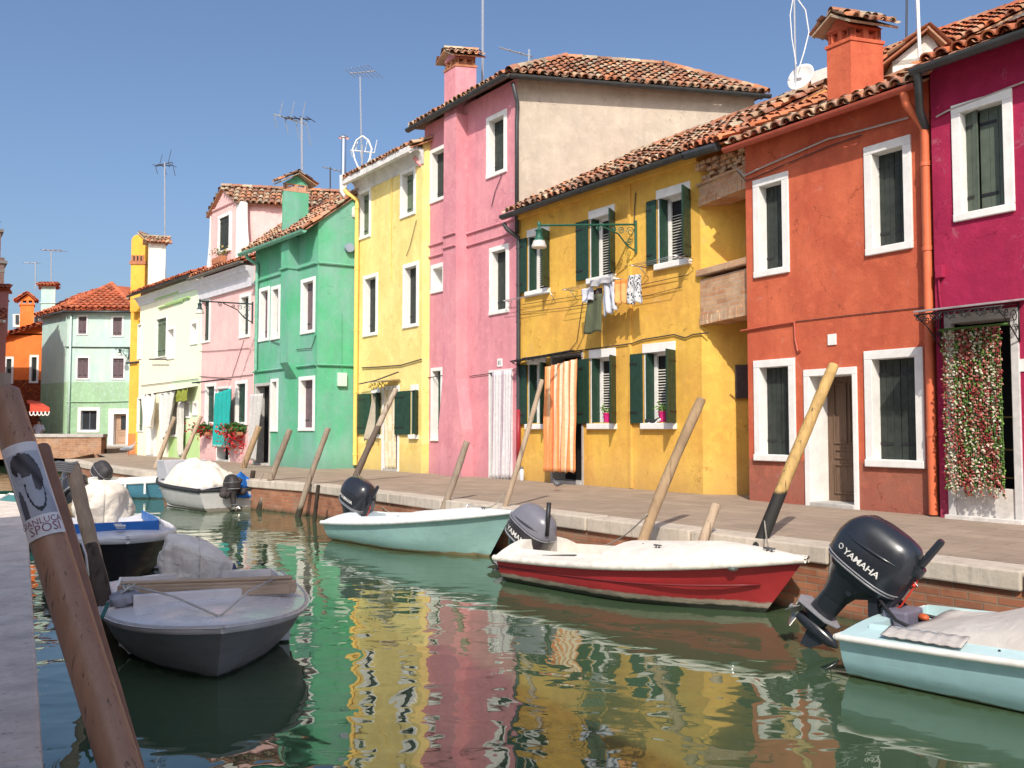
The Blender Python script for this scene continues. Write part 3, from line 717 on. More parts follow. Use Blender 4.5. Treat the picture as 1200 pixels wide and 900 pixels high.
# the bent end bay and its two brick arches over the alley
B = f.B; K = V((B.x, B.y, 0)); rc = f_red.A           # crease and the red house's corner
bend_dir = V((.86, -.18, 0)).normalized(); bl = slide(K, bend_dir, 884)
Fb = Fac(K, K+bend_dir*bl)
m = MB(); zt = 6.9; m.hexa(V((K.x, K.y, ZQ-.1))+bend_dir*.0, bend_dir*bl, -Fb.n*.3, V((0, 0, zt-ZQ+.1)))
HYb = m.build('end_bay', M_yel, h.root)
Far = Fac(K+f.n*.02, V((rc.x, rc.y, 0))+f_red.n*(-.1))       # plane of the arches
BR_T = brick_mat('old_tan_brick', (.68, .43, .25), (.56, .27, .14), (.56, .46, .33), .26, .085, math.atan2(-Far.t.y, Far.t.x))
def arch(zspring, zcrown, ztop, th, name, sloped=0):
    mb = MB(); n = 12; L = Far.L; a = []
    for i in range(n+1):
        t = i/n; a.append((t*L, zspring+(zcrown-zspring)*(1-(1-t)**2.0)))
    for o_, fl in ((.0, False), (-th, True)):
        for i in range(n):
            q = [Far.P(a[i][0], a[i][1], o_), Far.P(a[i+1][0], a[i+1][1], o_), Far.P(a[i+1][0], ztop, o_), Far.P(a[i][0], ztop, o_)]
            mb.quad(*(q[::-1] if fl else q))
    for i in range(n):
        mb.quad(Far.P(a[i][0], a[i][1], -th), Far.P(a[i+1][0], a[i+1][1], -th), Far.P(a[i+1][0], a[i+1][1], 0), Far.P(a[i][0], a[i][1], 0))
    mb.quad(Far.P(0, ztop, 0), Far.P(L, ztop, 0), Far.P(L, ztop, -th), Far.P(0, ztop, -th))
    # ring of voussoirs standing slightly proud
    r = random.Random(int(ztop*10))
    for i in range(n):
        for k in range(2):
            t0 = (i+k*.5)/n; t1 = (i+k*.5+.46)/n
            z0 = zspring+(zcrown-zspring)*(1-(1-t0)**2); z1 = zspring+(zcrown-zspring)*(1-(1-t1)**2); hh = r.uniform(.15, .19); oo = r.uniform(.012, .03)
            p = [Far.P(t0*L, z0-.004, oo), Far.P(t1*L, z1-.004, oo), Far.P(t1*L, z1+hh, oo), Far.P(t0*L, z0+hh, oo)]
            mb.prism(p, -Far.n*(oo+.02))
    return mb.build(name, BR_T, h.root)
def fz(px, py): return Far.z(px, py)
arch(fz(828, 380), fz(866, 371), fz(845, 322), .45, 'alley_arch')
arch(fz(826, 240), fz(864, 224), fz(845, 208), .45, 'roof_arch')
m = MB(); z_ = fz(845, 313)
m.fbox(Far, -.06, Far.L+.0, z_-.075, z_+.05, -.5, .06); m.build('brick_ledge', BR_T, h.root, bevel=.015); m = MB()
z2 = fz(845, 208); m.fbox(Far, -.05, Far.L, z2, z2+.05, -.5, .05)
m.build('brick_ledge', BR_T, h.root, bevel=.015)
m = MB()      # crumbling corbel under the roof end
rr = random.Random(4)
for i in range(9):
    for j in range(5):
        if rr.random() < .12: continue
        m.fbox(Far, Far.L*i/9+.01, Far.L*(i+.9)/9, z2+.05+j*.075, z2+.05+j*.075+.065, -.4, rr.uniform(-.08, .05) + (.02*j))
m.build('corbel', BR_T, h.root, bevel=.012)
# roof over the alley bay
e0 = h.eave[1]; e1 = HR.eave[0]+V((0, 0, .12)); mb = MB(); q1 = h.back(f.L, 2.8, 7.2+1.42); q2 = HR.back(0, 2.6, 6.85+1.1)
tile_plane(mb, e0+f.t*.02, e1, q2, q1, seed=77); mb.build('alley_roof', TILE_O, h.root, smooth=True, autosm=50)
mb = MB(); a = e0+V((0, 0, -.08))+f.n*.02; mb.tube([a, lerp(a, e1, .8)+V((0, 0, -.06))], .085, 8); mb.build('gutter', GUT_D, h.root, smooth=True, autosm=40)
# downpipe at the left, dark above, red below
downpipe(h, 607.5, f.z(608, 268, .07), f.z(607, 480, .07), GUT_D, o=.08, r=.05, elbow=(-.18, .38))
u = f.u(607.5, 480, .08); mb = MB(); mb.tube([f.P(u, f.z(607, 480), .08), f.P(u, ZQ+.35, .08)], .055, 10); mb.build('downpipe', paint('dark_red_pipe', (.3, .02, .03), .45, .2, 6), h.root, smooth=True)
cable(h, [(612, 420), (640, 416), (684, 410), (700, 408), (741, 402.5), (753, 398), (790, 392), (803, 396), (812, 392), (830, 390)], .013, CABLE, .03)
cable(h, [(612, 357), (650, 351), (690, 345), (760, 332), (806, 322)], .007, CABLE, .05); cable(h, [(612, 366), (660, 361), (760, 346), (800, 336)], .006, CABLE, .04)
cable(h, [(743, 262), (744, 240), (745, 226)], .012, CABLE, .03); cable(h, [(684, 345), (676, 400), (668, 410)], .008, CABLE, .03)
m = MB(); fb2 = Fb; u, z = Fb.u(866), 0; m.hexa(Fb.P(Fb.u(862), Fb.z(866, 467), .0), Fb.t*.32, Fb.n*.09, V((0, 0, .62))); m.build('meter_cabinet', paint('brown_metal_cabinet', (.06, .04, .035), .5, .4, 8), h.root, bevel=.01)
m = MB()       # little iron hood over the door
a, b = f.P(f.u(612), f.z(612, 424), .03), f.P(f.u(684), f.z(684, 411.5), .03); 
m.tube([a+f.n*.32, b+f.n*.32], .012, 6); m.tube([a, a+f.n*.32], .012, 6); m.tube([b, b+f.n*.32], .012, 6); m.tube([b-up*.14, b+f.n*.3-up*.01], .009, 6); m.tube([a-up*.14, a+f.n*.3-up*.01], .009, 6)
for i in range(9): scroll(m, lerp(a, b, (i+.5)/9)+f.n*.32-up*.05, f.t, up, .045, r=.006, sgn=(-1)**i)
m.hexa(a+up*.012, b-a, f.n*.33-up*.03, up*.012)
m.build('door_hood', IRON, h.root, smooth=True, autosm=40)
h.finish(gable=1.42, u0=-.12)
# clothes-drying brackets
def rack(px0, px1, z, out=.42, name='drying_rack', stay=True):
    m = MB(); a = f.P(f.u(px0), z, .02); b = f.P(f.u(px1), z, .02)
    for k in (.5, .78, 1): m.tube([a+f.n*out*k, b+f.n*out*k], .006, 5)
    for q in (a, b): m.tube([q, q+f.n*out], .011, 6); m.tube([q-up*.2, q+f.n*out*.5], .009, 6)
    m.build(name, STEEL, HY.root, smooth=True)
rack(678, 742, f.z(700, 337)); rack(602, 652, f.z(625, 349), .3); rack(762, 815, f.z(785, 309), .5)
# ================================================================== PINK HOUSE
M_pin = stucco('rose_pink_stucco', lin(226, 150, 156), lin(212, 134, 146), stain=.2, soil=.25)
M_bei = stucco('bare_beige_render', lin(200, 184, 164), lin(184, 168, 150), stain=.12)
h = House('terraced_house', 'tall rose pink three storey house with a chimney breast and a bare beige side wall', f_pin, 10.45, 6.2, M_pin, e=V((.98, .185, 0)).normalized()); HP = h; f = f_pin
window(h, 504.5, 529, 171, 235, fw=.11, rev=.2, sh=SHUT_D)
window(h, 570.5, 594.3, 133, 206, fw=.12, rev=.2, sh=SHUT_D)
window(h, 574, 596.8, 288, 368, fw=.12, rev=.2, sh=SHUT_D)
window(h, 505.5, 522, 309, 343, fw=.12, rev=.28, kind='blank')
window(h, 505.5, 519, 431, 517, fw=.09, rev=.2, sh=SHUT_G, sill=True)
M_wd = paint('white_door_frame', (.7, .68, .66), .7, .1, 6, .2)
door(h, 573.5, 601, 433, 560.5, fw=.06, rev=.3, frame=M_wd, leafm=DARK, style='plain')
# chimney breast with splayed foot
K = f.P(f.u(534, 300, .34), 0, .34); wu = slide(K, -f.t, 519); uA = f.u(534, 300, .34)
sec = [(ZQ-.1, .22, .30), (1.9, .22, .30), (3.2, .03, .03), (10.15, 0, 0)]
mb = MB(); vs = []
for z, gl, gr in sec:
    gr2 = 0
    for (uu, oo) in ((uA-wu-gl, -.02), (uA-wu-gl, .34), (uA+gr, .34), (uA+gr+.02, -.02)): vs.append(f.P(uu, z, oo))
fs = [[i*4+k, i*4+k+1, i*4+k+5, i*4+k+4] for i in range(3) for k in range(3)]
mb.add(vs, fs); mb.build('chimney_breast', M_pin, h.root)
m = MB()      # string course of two rounded ribs following wall and breast
for z in (f.z(540, 277), f.z(540, 291)):
    m = MB(); m.tube([f.P(.05, z, .03), f.P(uA-wu, z, .03), f.P(uA-wu, z, .37), f.P(uA, z, .37), f.P(uA+.02, z, .03), f.P(f.L, z, .03)], .025, 6); m.build('string_course', M_pin, h.root, smooth=True, autosm=40)
# hipped roof: ridge runs back from the canal
z = h.zt+.06; ov = .34
A_ = f.P(-.25, z-.1, ov); B_ = f.P(f.L+.12, z-.1, ov); eV = h.e
Bs = f.P(f.L+.0, z-.1, 0)+V((.02, -.28, 0)); C_ = f.P(f.L, z-.1)+eV*(h.L+.3)+V((0, -.25, 0)); D_ = f.P(0, z-.1)+eV*(h.L+.3)
mid = f.P(f.L/2, z)
R1 = mid+eV*2.66; R2 = mid+eV*5.5; R1.z = R2.z = 11.85
B_ = B_+V((.0, -.12, 0))
mb = MB(); tile_plane(mb, A_, B_, R1, R1, seed=41); tile_plane(mb, B_, C_, R2, R1, seed=42); tile_plane(mb, C_, D_, R2, R2, seed=43, pans=False); tile_plane(mb, D_, A_, R1, R2, seed=44, pans=False)
for a, b in ((B_, R1), (A_, R1), (C_, R2), (R1, R2)): ridge_tiles(mb, a+V((0, 0, .05)), b+V((0, 0, .06)))
mb.build('roof', TILE_W, h.root, smooth=True, autosm=50)
h.gutter(A_, B_, GUT_D, r=.09)
fbei = Fac(f.B, V((f.B.x, f.B.y, 0))+eV*h.L)
hh = HP.f; HP.f = fbei; HP.gutter(B_+V((0.02, .05, 0)), C_, GUT_D, r=.085); HP.f = hh
m = MB(); m.tube([B_+V((.1, .1, -.2)), fbei.P(.0, 9.8, .06), fbei.P(-.02, 9.3, .07), fbei.P(-.02, 6.6, .07)], .05, 10); m.build('downpipe', GUT_D, h.root, smooth=True)
PIPE_P = paint('pink_painted_pipe', lin(232, 150, 150), .5, .12, 6, .4)
downpipe(h, 497.5, f.z(497, 190, .07), ZQ+.05, PIPE_P, o=.08, r=.055, elbow=(-.25, .3))
chimney(h, 519, 533, 557.5, 10.1, f.z(533, 78, .2), M_pin, back=-.2, cap='e', rise=.26, over=.16, vmat=TERRA)
cable(h, [(499, 443), (519, 440)], .012, CABLE, .03); cable(h, [(550, 441), (572, 438), (606, 432)], .01, CABLE, .03); cable(h, [(588, 205), (580, 225), (576, 242)], .01, CABLE, .03)
cable(h, [(520, 309), (520, 380)], .02, M_wd, .04)
m = MB(); u, z = f.u(586, 425), f.z(586, 425); m.fbox(f, u-.1, u+.1, z-.1, z+.1, -.01, .02); pl = m.build('number_plate', WHITE, h.root, bevel=.004)
# two dark digits too small to read are left as a pair of strokes
m = MB(); m.fbox(f, u-.05, u-.03, z-.05, z+.05, .02, .026); m.fbox(f, u+.02, u+.04, z-.05, z+.05, .02, .026); m.build('digits', IRON, pl)
m = MB(); p = f.P(-.25, f.z(492, 182), .15); m.blob(p, (.14, .14, .2), 10, 6); m.build('vent_cowl', paint('grey_plastic', (.4, .38, .36), .5, .1), h.root, smooth=True)
h.finish(skip=('B',))
m = MB(); dz = V((0, 0, h.zt-ZQ+.1)); m.quad(f.P(f.L, ZQ-.1), f.P(f.L, ZQ-.1)+eV*h.L, f.P(f.L, ZQ-.1)+eV*h.L+dz, f.P(f.L, ZQ-.1)+dz); m.build('side_wall', M_bei, h.root)
# ================================================================== PALE YELLOW HOUSE
M_pal = stucco('pale_yellow_stucco', lin(248, 222, 136), lin(238, 206, 116), band=(1.5, lin(246, 208, 100)), stain=.12)
h = House('terraced_house', 'narrow pale yellow three storey house with a deep white coved cornice', f_pal, 9.75, 6, M_pal); HPY = h; f = f_pal
window(h, 419.5, 435, 222, 280, fw=.11, rev=.2, sh=SHUT_O); window(h, 469.5, 487.5, 198, 254, fw=.11, rev=.2, sh=SHUT_O)
window(h, 426, 443, 321.5, 394, fw=.12, rev=.2, sh=SHUT_D); window(h, 472.5, 491, 308, 384, fw=.12, rev=.2, sh=SHUT_D)
open_window(h, 436, 446, 1.75, 3.0, xl=420, rang=122, blind=False, lint=.14); open_window(h, 482, 490, 1.75, 3.0, xl=464.5, rang=122, blind=False, lint=.14)
door(h, 448, 468, 452, 550.5, fw=.12, rev=.35, frame=WHITE, leafm=DARK, style='plain')
mb = MB()     # coved cornice profile swept along the wall
zc0, zc1 = f.z(459, 209), f.z(446, 187, .5)
prof = [(0, zc0), (.03, zc0), (.04, zc0+.12), (.1, zc0+.28), (.24, zc0+.45), (.42, zc1-.2), (.5, zc1-.17), (.5, zc1), (0, zc1)]
mb.prism([f.P(-.15, z, o) for o, z in prof], f.t*(f.L+.2)); mb.build('cornice', paint('grey_white_cove', (.66, .64, .62), .8, .25, 3, .2), h.root)
h.zt = zc1+.14; h.gable_roof(1.3, over=.46, mat=TILE_W, ext=(.15, .05), seed=51, sp=.2)
PIPE_Y = paint('yellow_painted_pipe', lin(250, 205, 90), .5, .12, 6)
downpipe(h, 416.5, f.z(416, 228, .07), ZQ+.1, PIPE_Y, o=.09, r=.07, elbow=(-.25, .4))
FLUE = paint('polished_flue', (.75, .75, .76), .18, .1, 5, .5, 0, 1)
p = f.P(f.u(402.5, 206, .3), f.z(402.5, 206, .3), .3); zt_ = f.z(402.5, 163, .3)
m = MB(); m.tube([p-V((0, 0, .6)), V((p.x, p.y, zt_))], .085, 14); m.tube([V((p.x, p.y, zt_+.02)), V((p.x, p.y, zt_+.05))], [.16, .16], 14); m.tube([V((p.x, p.y, zt_+.05)), V((p.x, p.y, zt_+.13))], [.17, .02], 14); m.build('flue', FLUE, h.root, smooth=True, autosm=40)
m = MB(); m.tube([p-V((0, 0, .0)), p-V((0, 0, .5)), p+f.t*.3-f.n*.15-V((0, 0, .9)), p+f.t*.42-f.n*.2-V((0, 0, 1.4))], .12, 10); m.build('flue_elbow', WHITE, h.root, smooth=True)
cable(h, [(424, 431), (445, 430), (470, 428), (494, 421)], .018, CABLE, .04); cable(h, [(421, 450), (440, 446), (467, 436)], .02, CABLE, .2)
cable(h, [(459, 208), (458, 300), (459, 330)], .012, PIPE_Y, .03); cable(h, [(488, 258), (480, 290), (476, 300)], .01, CABLE, .04)
m = MB(); a, b = f.P(f.u(447), 3.32, .02), f.P(f.u(469), 3.32, .02); m.hexa(a, b-a, f.n*.45-up*.06, up*.02); m.build('door_hood', paint('rusty_hood', (.3, .22, .14), .7, .4, 9), h.root)
m = MB(); zz = 3.25
for k in range(12):
    q = lerp(a, b, (k+.5)/12)+f.n*.4; m.blob(q-up*R.uniform(.1, .3), .05, 6, 4)
m.build('trim', paint('yellow_trim', (.6, .45, .1), .7), h.root)
h.finish(gable=1.3)
# ================================================================== GREEN HOUSE
M_gre = stucco('emerald_green_stucco', lin(78, 178, 128), lin(120, 176, 156), stain=.3)
h = House('terraced_house', 'emerald green two storey house with a tall green chimney and white framed slit windows', f_gre, 8.28, 2.6, M_gre, e=V((.88, .475, 0)).normalized()); HG = h; f = f_gre
window(h, 304, 316, 337, 400, fw=.12, rev=.2, sh=SHUT_M, np=2); window(h, 318, 328.5, 335, 398, fw=.12, rev=.2, sh=SHUT_M, np=2)
window(h, 353, 369.5, 326, 391, fw=.12, rev=.2, sh=SHUT_M); window(h, 350.5, 369, 441, 505, fw=.12, rev=.2, sh=SHUT_M)
window(h, 317.5, 326, 444, 506, fw=.1, rev=.2, sh=SHUT_G, np=2)
door(h, 298.5, 317, 449, 544, fw=.1, rev=.3, frame=GREY, leafm=DARK, style='plain')
uA = f.u(337, 400, .35); K = f.P(uA, 0, .35); wu = slide(K, -f.t, 327)
m = MB(); m.fbox(f, uA-wu, uA, 4.0, 8.0, -.02, .35); vs = [f.P(uA-wu, 4.0, 0), f.P(uA, 4.0, 0)]
m.prism([f.P(uA-wu, 4.0, -.02), f.P(uA-wu, 4.0, .35), f.P(uA-wu, 3.5, 0.01), f.P(uA-wu, 3.5, -.02)], f.t*wu); m.build('chimney_breast', M_gre, h.root)
m = MB()
for z in (f.z(340, 318), f.z(340, 431)): m = MB(); m.tube([f.P(.02, z, .03), f.P(uA-wu-.02, z, .03), f.P(uA-wu-.02, z, .38 if z > 4 else .03), f.P(uA+.02, z, .38 if z > 4 else .03), f.P(uA+.03, z, .03), f.P(f.L, z, .04)], .04, 6); m.build('conduit', M_gre, h.root, smooth=True, autosm=40)
fe = Fac(f.B, V((f.B.x, f.B.y, 0))+h.e*h.L)
for z in (f.z(340, 318), f.z(340, 431)): m = MB(); m.tube([fe.P(0, z, .04), fe.P(1.2, z, .04)], .04, 6); m.build('conduit', M_gre, h.root, smooth=True, autosm=40)
h.gable_roof(1.0, over=.45, mat=TILE_W, ext=(.1, .05), seed=61)
GUT_G = paint('green_painted_gutter', lin(110, 176, 150), .55, .2, 6)
h.gutter(*h.eave, GUT_G, r=.1); downpipe(h, 299, f.z(299, 305), 3.9, GUT_G, o=.08, r=.06, elbow=(-.1, .45))
chimney(h, 327.5, 332, 359, 7.7, f.z(340, 220, .2), M_gre, back=-.2, cap='d', rise=.34, over=.2, vmat=paint('pale_terracotta', (.5, .28, .18), .85, .2))
m = MB(); m.fbox(fe, .62, .92, fe.z(400, 453), fe.z(400, 437), -.01, .12); m.build('meter_box', paint('pale_green_box', lin(190, 220, 200), .6), h.root, bevel=.02)
m = MB(); c = fe.P(.95, fe.z(407, 291), .05)
m.tube([c-fe.n*.04, c+fe.n*.12], .14, 14); m.build('vent_cowl', paint('blue_grey_plastic', (.25, .3, .38), .5), h.root, smooth=True, autosm=40)
cable(h, [(317, 399), (345, 410), (365, 408), (370, 393)], .012, CABLE, .04)
m = MB(); m.tube([fe.P(.75, 5.5, .02), fe.P(.77, 3.6, .03), fe.P(.75, fe.z(400, 437), .04)], .009, 5); m.build('cable', M_gre, h.root)
h.finish(gable=1.0)
# ================================================================== LIGHT PINK HOUSE with a dormer
M_lpk = stucco('shell_pink_stucco', lin(240, 192, 186), lin(236, 182, 178), stain=.12)
h = House('terraced_house', 'light shell pink house with a tall curved dormer and geranium baskets below its windows', f_lpk, 8.0, 6, M_lpk); HLP = h; f = f_lpk
window(h, 232.5+3, 246.5, 350, 402, fw=.1, rev=.15, sh=SHUT_G); window(h, 281, 293.5, 344, 396, fw=.13, rev=.2, sh=SHUT_D)
window(h, 240.5, 253, 449, 498, fw=.13, rev=.12, sh=SHUT_G); window(h, 276, 289.5, 446, 498, fw=.12, rev=.12, sh=SHUT_G)
door(h, 254.5, 270, 453, 538, fw=.1, rev=.3, frame=WHITE, leafm=DARK, style='plain')
M_cor = paint('lilac_white_cornice', (.66, .64, .68), .8, .12, 3, .2)
mb = MB(); z0 = f.z(265, 344); z1 = 7.72; prof = [(0, z0), (.1, z0), (.12, z0+.15), (.14, z0+.3), (.26, z0+.5), (.3, z0+.52), (.32, z0+.62), (.42, z1), (0, z1)]
mb.prism([f.P(-.1, z, o) for o, z in prof], f.t*(f.L+.1)); mb.build('cornice', M_cor, h.root)
h.gable_roof(1.0, over=.45, mat=TILE_O, ext=(.1, .05), seed=71); h.gutter(*h.eave, paint('grey_brown_gutter', (.2, .18, .16), .6, .3), r=.09)
# dormer
du0, du1 = f.u(246.5, 300), f.u(277, 300); zb_, zs_ = 7.7, f.z(262, 244); zpk = f.z(262, 222); Ld = 7.0; ed = V((.98, .2, 0)).normalized()
mb = MB()
pr = [f.P(du0+.0, zb_), f.P(du1, zb_), f.P(du1, zs_), f.P((du0+du1)/2, zpk), f.P(du0, zs_)]
mb.prism(pr, ed*Ld); dm = mb.build('dormer', M_lpk, h.root)
mb = MB(); dp = f.P(du0, 0)-f.P(du0, 0); lft = f.t*.16
L_, Rr, Mm = f.P(du0-.22, zs_-.1, .12), f.P(du1+.2, zs_-.08, .12), f.P((du0+du1)/2, zpk+.06, .12)
tile_plane(mb, Rr, Rr+ed*Ld, Mm+ed*Ld, Mm, seed=72, sp=.22); tile_plane(mb, L_+ed*Ld, L_, Mm, Mm+ed*Ld, seed=73, sp=.22); ridge_tiles(mb, Mm+up*.04, Mm+ed*Ld+up*.04)
mb.build('roof', TILE_W, dm, smooth=True, autosm=50)
# curved white buttresses either side of the front
for sgn, u_ in ((1, du1), (-1, du0)):
    mb = MB()
    pts = []
    for k in range(9):
        t = k/8; pts.append((u_+sgn*(.42+.55*(1-t)**2.2 if sgn > 0 else .04+.4*(1-t)**2.2), lerp(zb_, zs_-.05, t)))
    poly = [f.P(u_-sgn*.0, zs_-.05, .03), f.P(u_-sgn*.0, zb_, .03)]+[f.P(a, b, .03) for a, b in pts]
    mb.prism(poly, -f.n*.25); mb.build('buttress', WHITE, dm)
hd = House.__new__(House); hd.f = f; hd.holes = []; hd.root = dm
window(hd, 257, 271.5, 251, 296, fw=.12, rev=.02, sh=SHUT_D, proud=.07)
m = MB(); a, b = f.P(f.u(250, 240), f.z(262, 242), .03), f.P(f.u(277, 240), f.z(262, 242), .03); m.tube([a, b], .04, 6); m.build('string_course', M_lpk, dm)
cable(h, [(234, 412), (256, 411), (292, 408)], .01, CABLE, .03); cable(h, [(234, 441), (262, 443), (296, 439)], .012, CABLE, .03); cable(h, [(286, 398), (279, 420), (272, 441)], .01, CABLE, .03)
mb = MB(); mb.tube([f.P(f.u(234, 450), f.z(234, 449), .3), f.P(f.u(271, 446), f.z(271, 445), .3)], .03, 6); mb.tube([f.P(f.u(234, 450), f.z(234, 449), 0), f.P(f.u(234, 450), f.z(234, 449), .3)], .02, 6); mb.tube([f.P(f.u(271, 450), f.z(271, 445), 0), f.P(f.u(271, 450), f.z(271, 445), .3)], .02, 6); mb.build('curtain_rail', IRON, h.root)
h.finish(gable=1.0)
# ================================================================== CREAM AND PALE GREEN HOUSE
def two_tone():
    t = NT('cream_and_pale_green_stucco'); ax = f_whi
    pos = t.pos.outputs['Position']; d = t.n.new('ShaderNodeVectorMath'); d.operation = 'DOT_PRODUCT'; t.link(pos, d.inputs[0]); d.inputs[1].default_value = ax.t
    u = t.math('SUBTRACT', d.outputs['Value'], ax.A.dot(ax.t)); n = t.noise(t.mapping((1, 1, 1)), 1.2, 5); z = t.xyz()[2]
    c = t.mix(t.math('MULTIPLY', t.math('SUBTRACT', t.math('ADD', u, n), f_whi.u(200)+.5), 6, True), lin(248, 238, 206), lin(226, 240, 206))
    low = t.math('MULTIPLY', t.math('SUBTRACT', t.math('ADD', 1.55, t.math('MULTIPLY', n, .5)), z), 20, True)
    lowr = t.math('MULTIPLY', low, t.math('MULTIPLY', t.math('SUBTRACT', u, f_whi.u(198)), 20, True))
    c = t.mix(lowr, c, lin(168, 206, 120))
    mid = t.math('MULTIPLY', t.math('SUBTRACT', 4.6, t.math('ADD', z, t.math('MULTIPLY', n, .6))), 3, True)
    midr = t.math('MULTIPLY', mid, t.math('MULTIPLY', t.math('SUBTRACT', u, f_whi.u(203)), 3, True))
    c = t.mix(t.math('MULTIPLY', midr, .4), c, lin(196, 222, 160))
    bl = t.noise(t.mapping((1, 1, 1)), 3, 5, .7); c = t.mix(t.ramp(bl, [(.5, 0), (.72, .3)]), c, (.62, .58, .48))
    t.base(c); t.rough(.9, .15); t.bump(bl, .4, .04); return t.m
M_whi = two_tone(); M_crm = stucco('cream_limewash', lin(246, 240, 224), lin(226, 218, 200), stain=.3)
h = House('terraced_house', 'cream and pale green limewashed house with a broad white chimney beside the yellow tower', f_whi, 8.3, 6, M_whi); HW = h; f = f_whi
window(h, 183, 195.5, 372, 419, fw=.06, rev=.1, sh=SHUT_O); window(h, 161.5, 166.5, 380, 421, fw=.05, rev=.1, sh=SHUT_M, np=2)
window(h, 195.8, 205, 383, 421, fw=.12, rev=.25, kind='blank'); window(h, 223.5, 232, 376, 404, fw=.12, rev=.25, kind='blank')
window(h, 161, 168.5, 466, 506, fw=.06, rev=.1, sh=SHUT_O, np=2)
window(h, 216, 223, 470, 490, fw=.08, rev=.2, kind='glass'); window(h, 198, 208, 471, 512, fw=.12, rev=.25, kind='blank', back=GREY); window(h, 226, 232, 470, 487, fw=.1, rev=.2, kind='blank')
door(h, 172, 182, 487, 533, fw=.1, rev=.1, frame=WHITE, leafm=M_crm, style='plain')
mb = MB(); z0 = f.z(205, 345)-.05; prof = [(0, z0), (.05, z0), (.07, z0+.1), (.22, z0+.3), (.3, z0+.34), (.38, 7.98), (0, 7.98)]
mb.prism([f.P(-.1, z, o) for o, z in prof], f.t*(f.L+.1)); mb.build('cornice', M_cor, h.root)
h.gable_roof(1.0, over=.42, mat=TILE_F, ext=(.3, .1), seed=81, gut=None); h.gutter(*h.eave, GUT_D, r=.08)
chimney(h, 170, 176, 190.7, 7.4, f.z(180, 286, -.3), M_crm, back=.1, cap='e', rise=.3, over=.2, vent=False)
ws = MB()
for k, (x, y) in enumerate(((196, 346), (200, 356), (208, 352))): ws.tube([f.at(x-14, y+5, .05), f.at(x+14, y-4, .05)], .05, 6)
ws.build('moulding', paint('green_moulding', lin(170, 205, 130), .7), h.root)
cable(h, [(165, 452), (190, 449), (232, 444)], .014, CABLE, .04); cable(h, [(175, 421), (195, 421)], .03, CABLE, .2)
mb = MB(); mb.tube([f.at(170, 463, .35), f.at(221, 455, .35)], .03, 6); mb.tube([f.at(170, 463, 0), f.at(170, 463, .35)], .02, 6); mb.tube([f.at(221, 455, 0), f.at(221, 455, .35)], .02, 6); mb.build('curtain_rail', IRON, h.root)
mb = MB(); mb.hexa(f.at(198, 458, .02), f.at(232, 452, .02)-f.at(198, 458, .02), f.n*.4-up*.08, up*.03); mb.build('door_hood', M_crm, h.root)
h.finish(gable=1.0)
# ================================================================== NARROW YELLOW HOUSE with the chimney tower
M_nar = stucco('bright_yellow_stucco', lin(242, 180, 44), lin(232, 166, 38), stain=.1)
def yfac(Y, x0, x1): return Fac(onY(x0, 500, Y), onY(x1, 500, Y))
f = yfac(43.0, 150.5, 163)
h = House('terraced_house', 'very narrow bright yellow house end between the mint house and the cream house', f, 8.2, 4, M_nar, e=V((.3, 1, 0)).normalized()); HN = h
z_of = lambda py, Y: H+(503-py)*Y/F
m = MB(); Yt = 42.6; a, b = onY(153.5, 300, Yt), onY(170, 300, Yt); tz = z_of(272, Yt)
a.z = b.z = 7.5; m.prism([a, b, b+V((.2, 1.2, 0)), a+V((.2, 1.2, 0))], V((0, 0, z_of(280, Yt)-7.5)))
c = (a+b)/2; r0 = (b-a).length/2; pts = [V((c.x+r0*math.cos(t), Yt, z_of(280, Yt)-.02+.32*math.sin(t))) for t in [math.pi*k/8 for k in range(9)]]
m.prism(pts, V((.2, 1.2, 0))); tw = m.build('chimney', M_nar, h.root, bevel=.02)
m = MB(); zz = z_of(306, Yt); m.prism([a+V((-.05, -.05, zz-7.5-.1)), b+V((.05, -.05, zz-7.5-.1)), b+V((.05, .1, zz-7.5-.1)), a+V((-.05, .1, zz-7.5-.1))], V((0, 0, .16)))
for k in range(4): 
    q = lerp(a, b, (k+.2)/4); m.prism([q+V((0, -.04, zz-7.5+.06)), q+V((.1, -.04, zz-7.5+.06)), q+V((.1, .1, zz-7.5+.06)), q+V((0, .1, zz-7.5+.06))], V((0, 0, .28)))
m.build('vent', TERRA, tw)
m = MB(); m.prism([a+V((.04, -.012, zz-7.5+.07)), b+V((-.04, -.012, zz-7.5+.07)), b+V((-.04, .02, zz-7.5+.07)), a+V((.04, .02, zz-7.5+.07))], V((0, 0, .24))); m.build('slot', DARK, tw)
m = MB(); tp = z_of(280, Yt); tile_plane(m, V((b.x+.1, Yt-.1, tp+.0)), V((b.x+.3, Yt+1.3, tp)), V((c.x+.2, Yt+1.3, tp+.4)), V((c.x, Yt-.1, tp+.4)), sp=.2, row=.28, rad=.09); m.build('cap', TILE_W, tw, smooth=True, autosm=50)
m = MB(); m.fbox(f, f.L-.12, f.L+.02, ZQ, 7.6, -.01, .09); m.build('downpipe', M_nar, h.root, bevel=.03)
m = MB(); m.fbox(f, .0, f.L, ZQ, f.z(155, 508), .0, .03); m.build('base_course', stucco('orange_base', lin(226, 140, 60), lin(210, 120, 50)), h.root)
h.zt = 8.2; P0, P1 = h.gable_roof(.9, over=.3, mat=TILE_W, ext=(.1, .1), seed=91); h.finish(gable=.9)
m = MB(); m.tube([f.at(148, 425.5, .1), f.at(163, 424, .1)], .05, 6); m.build('cable', CABLE, h.root)
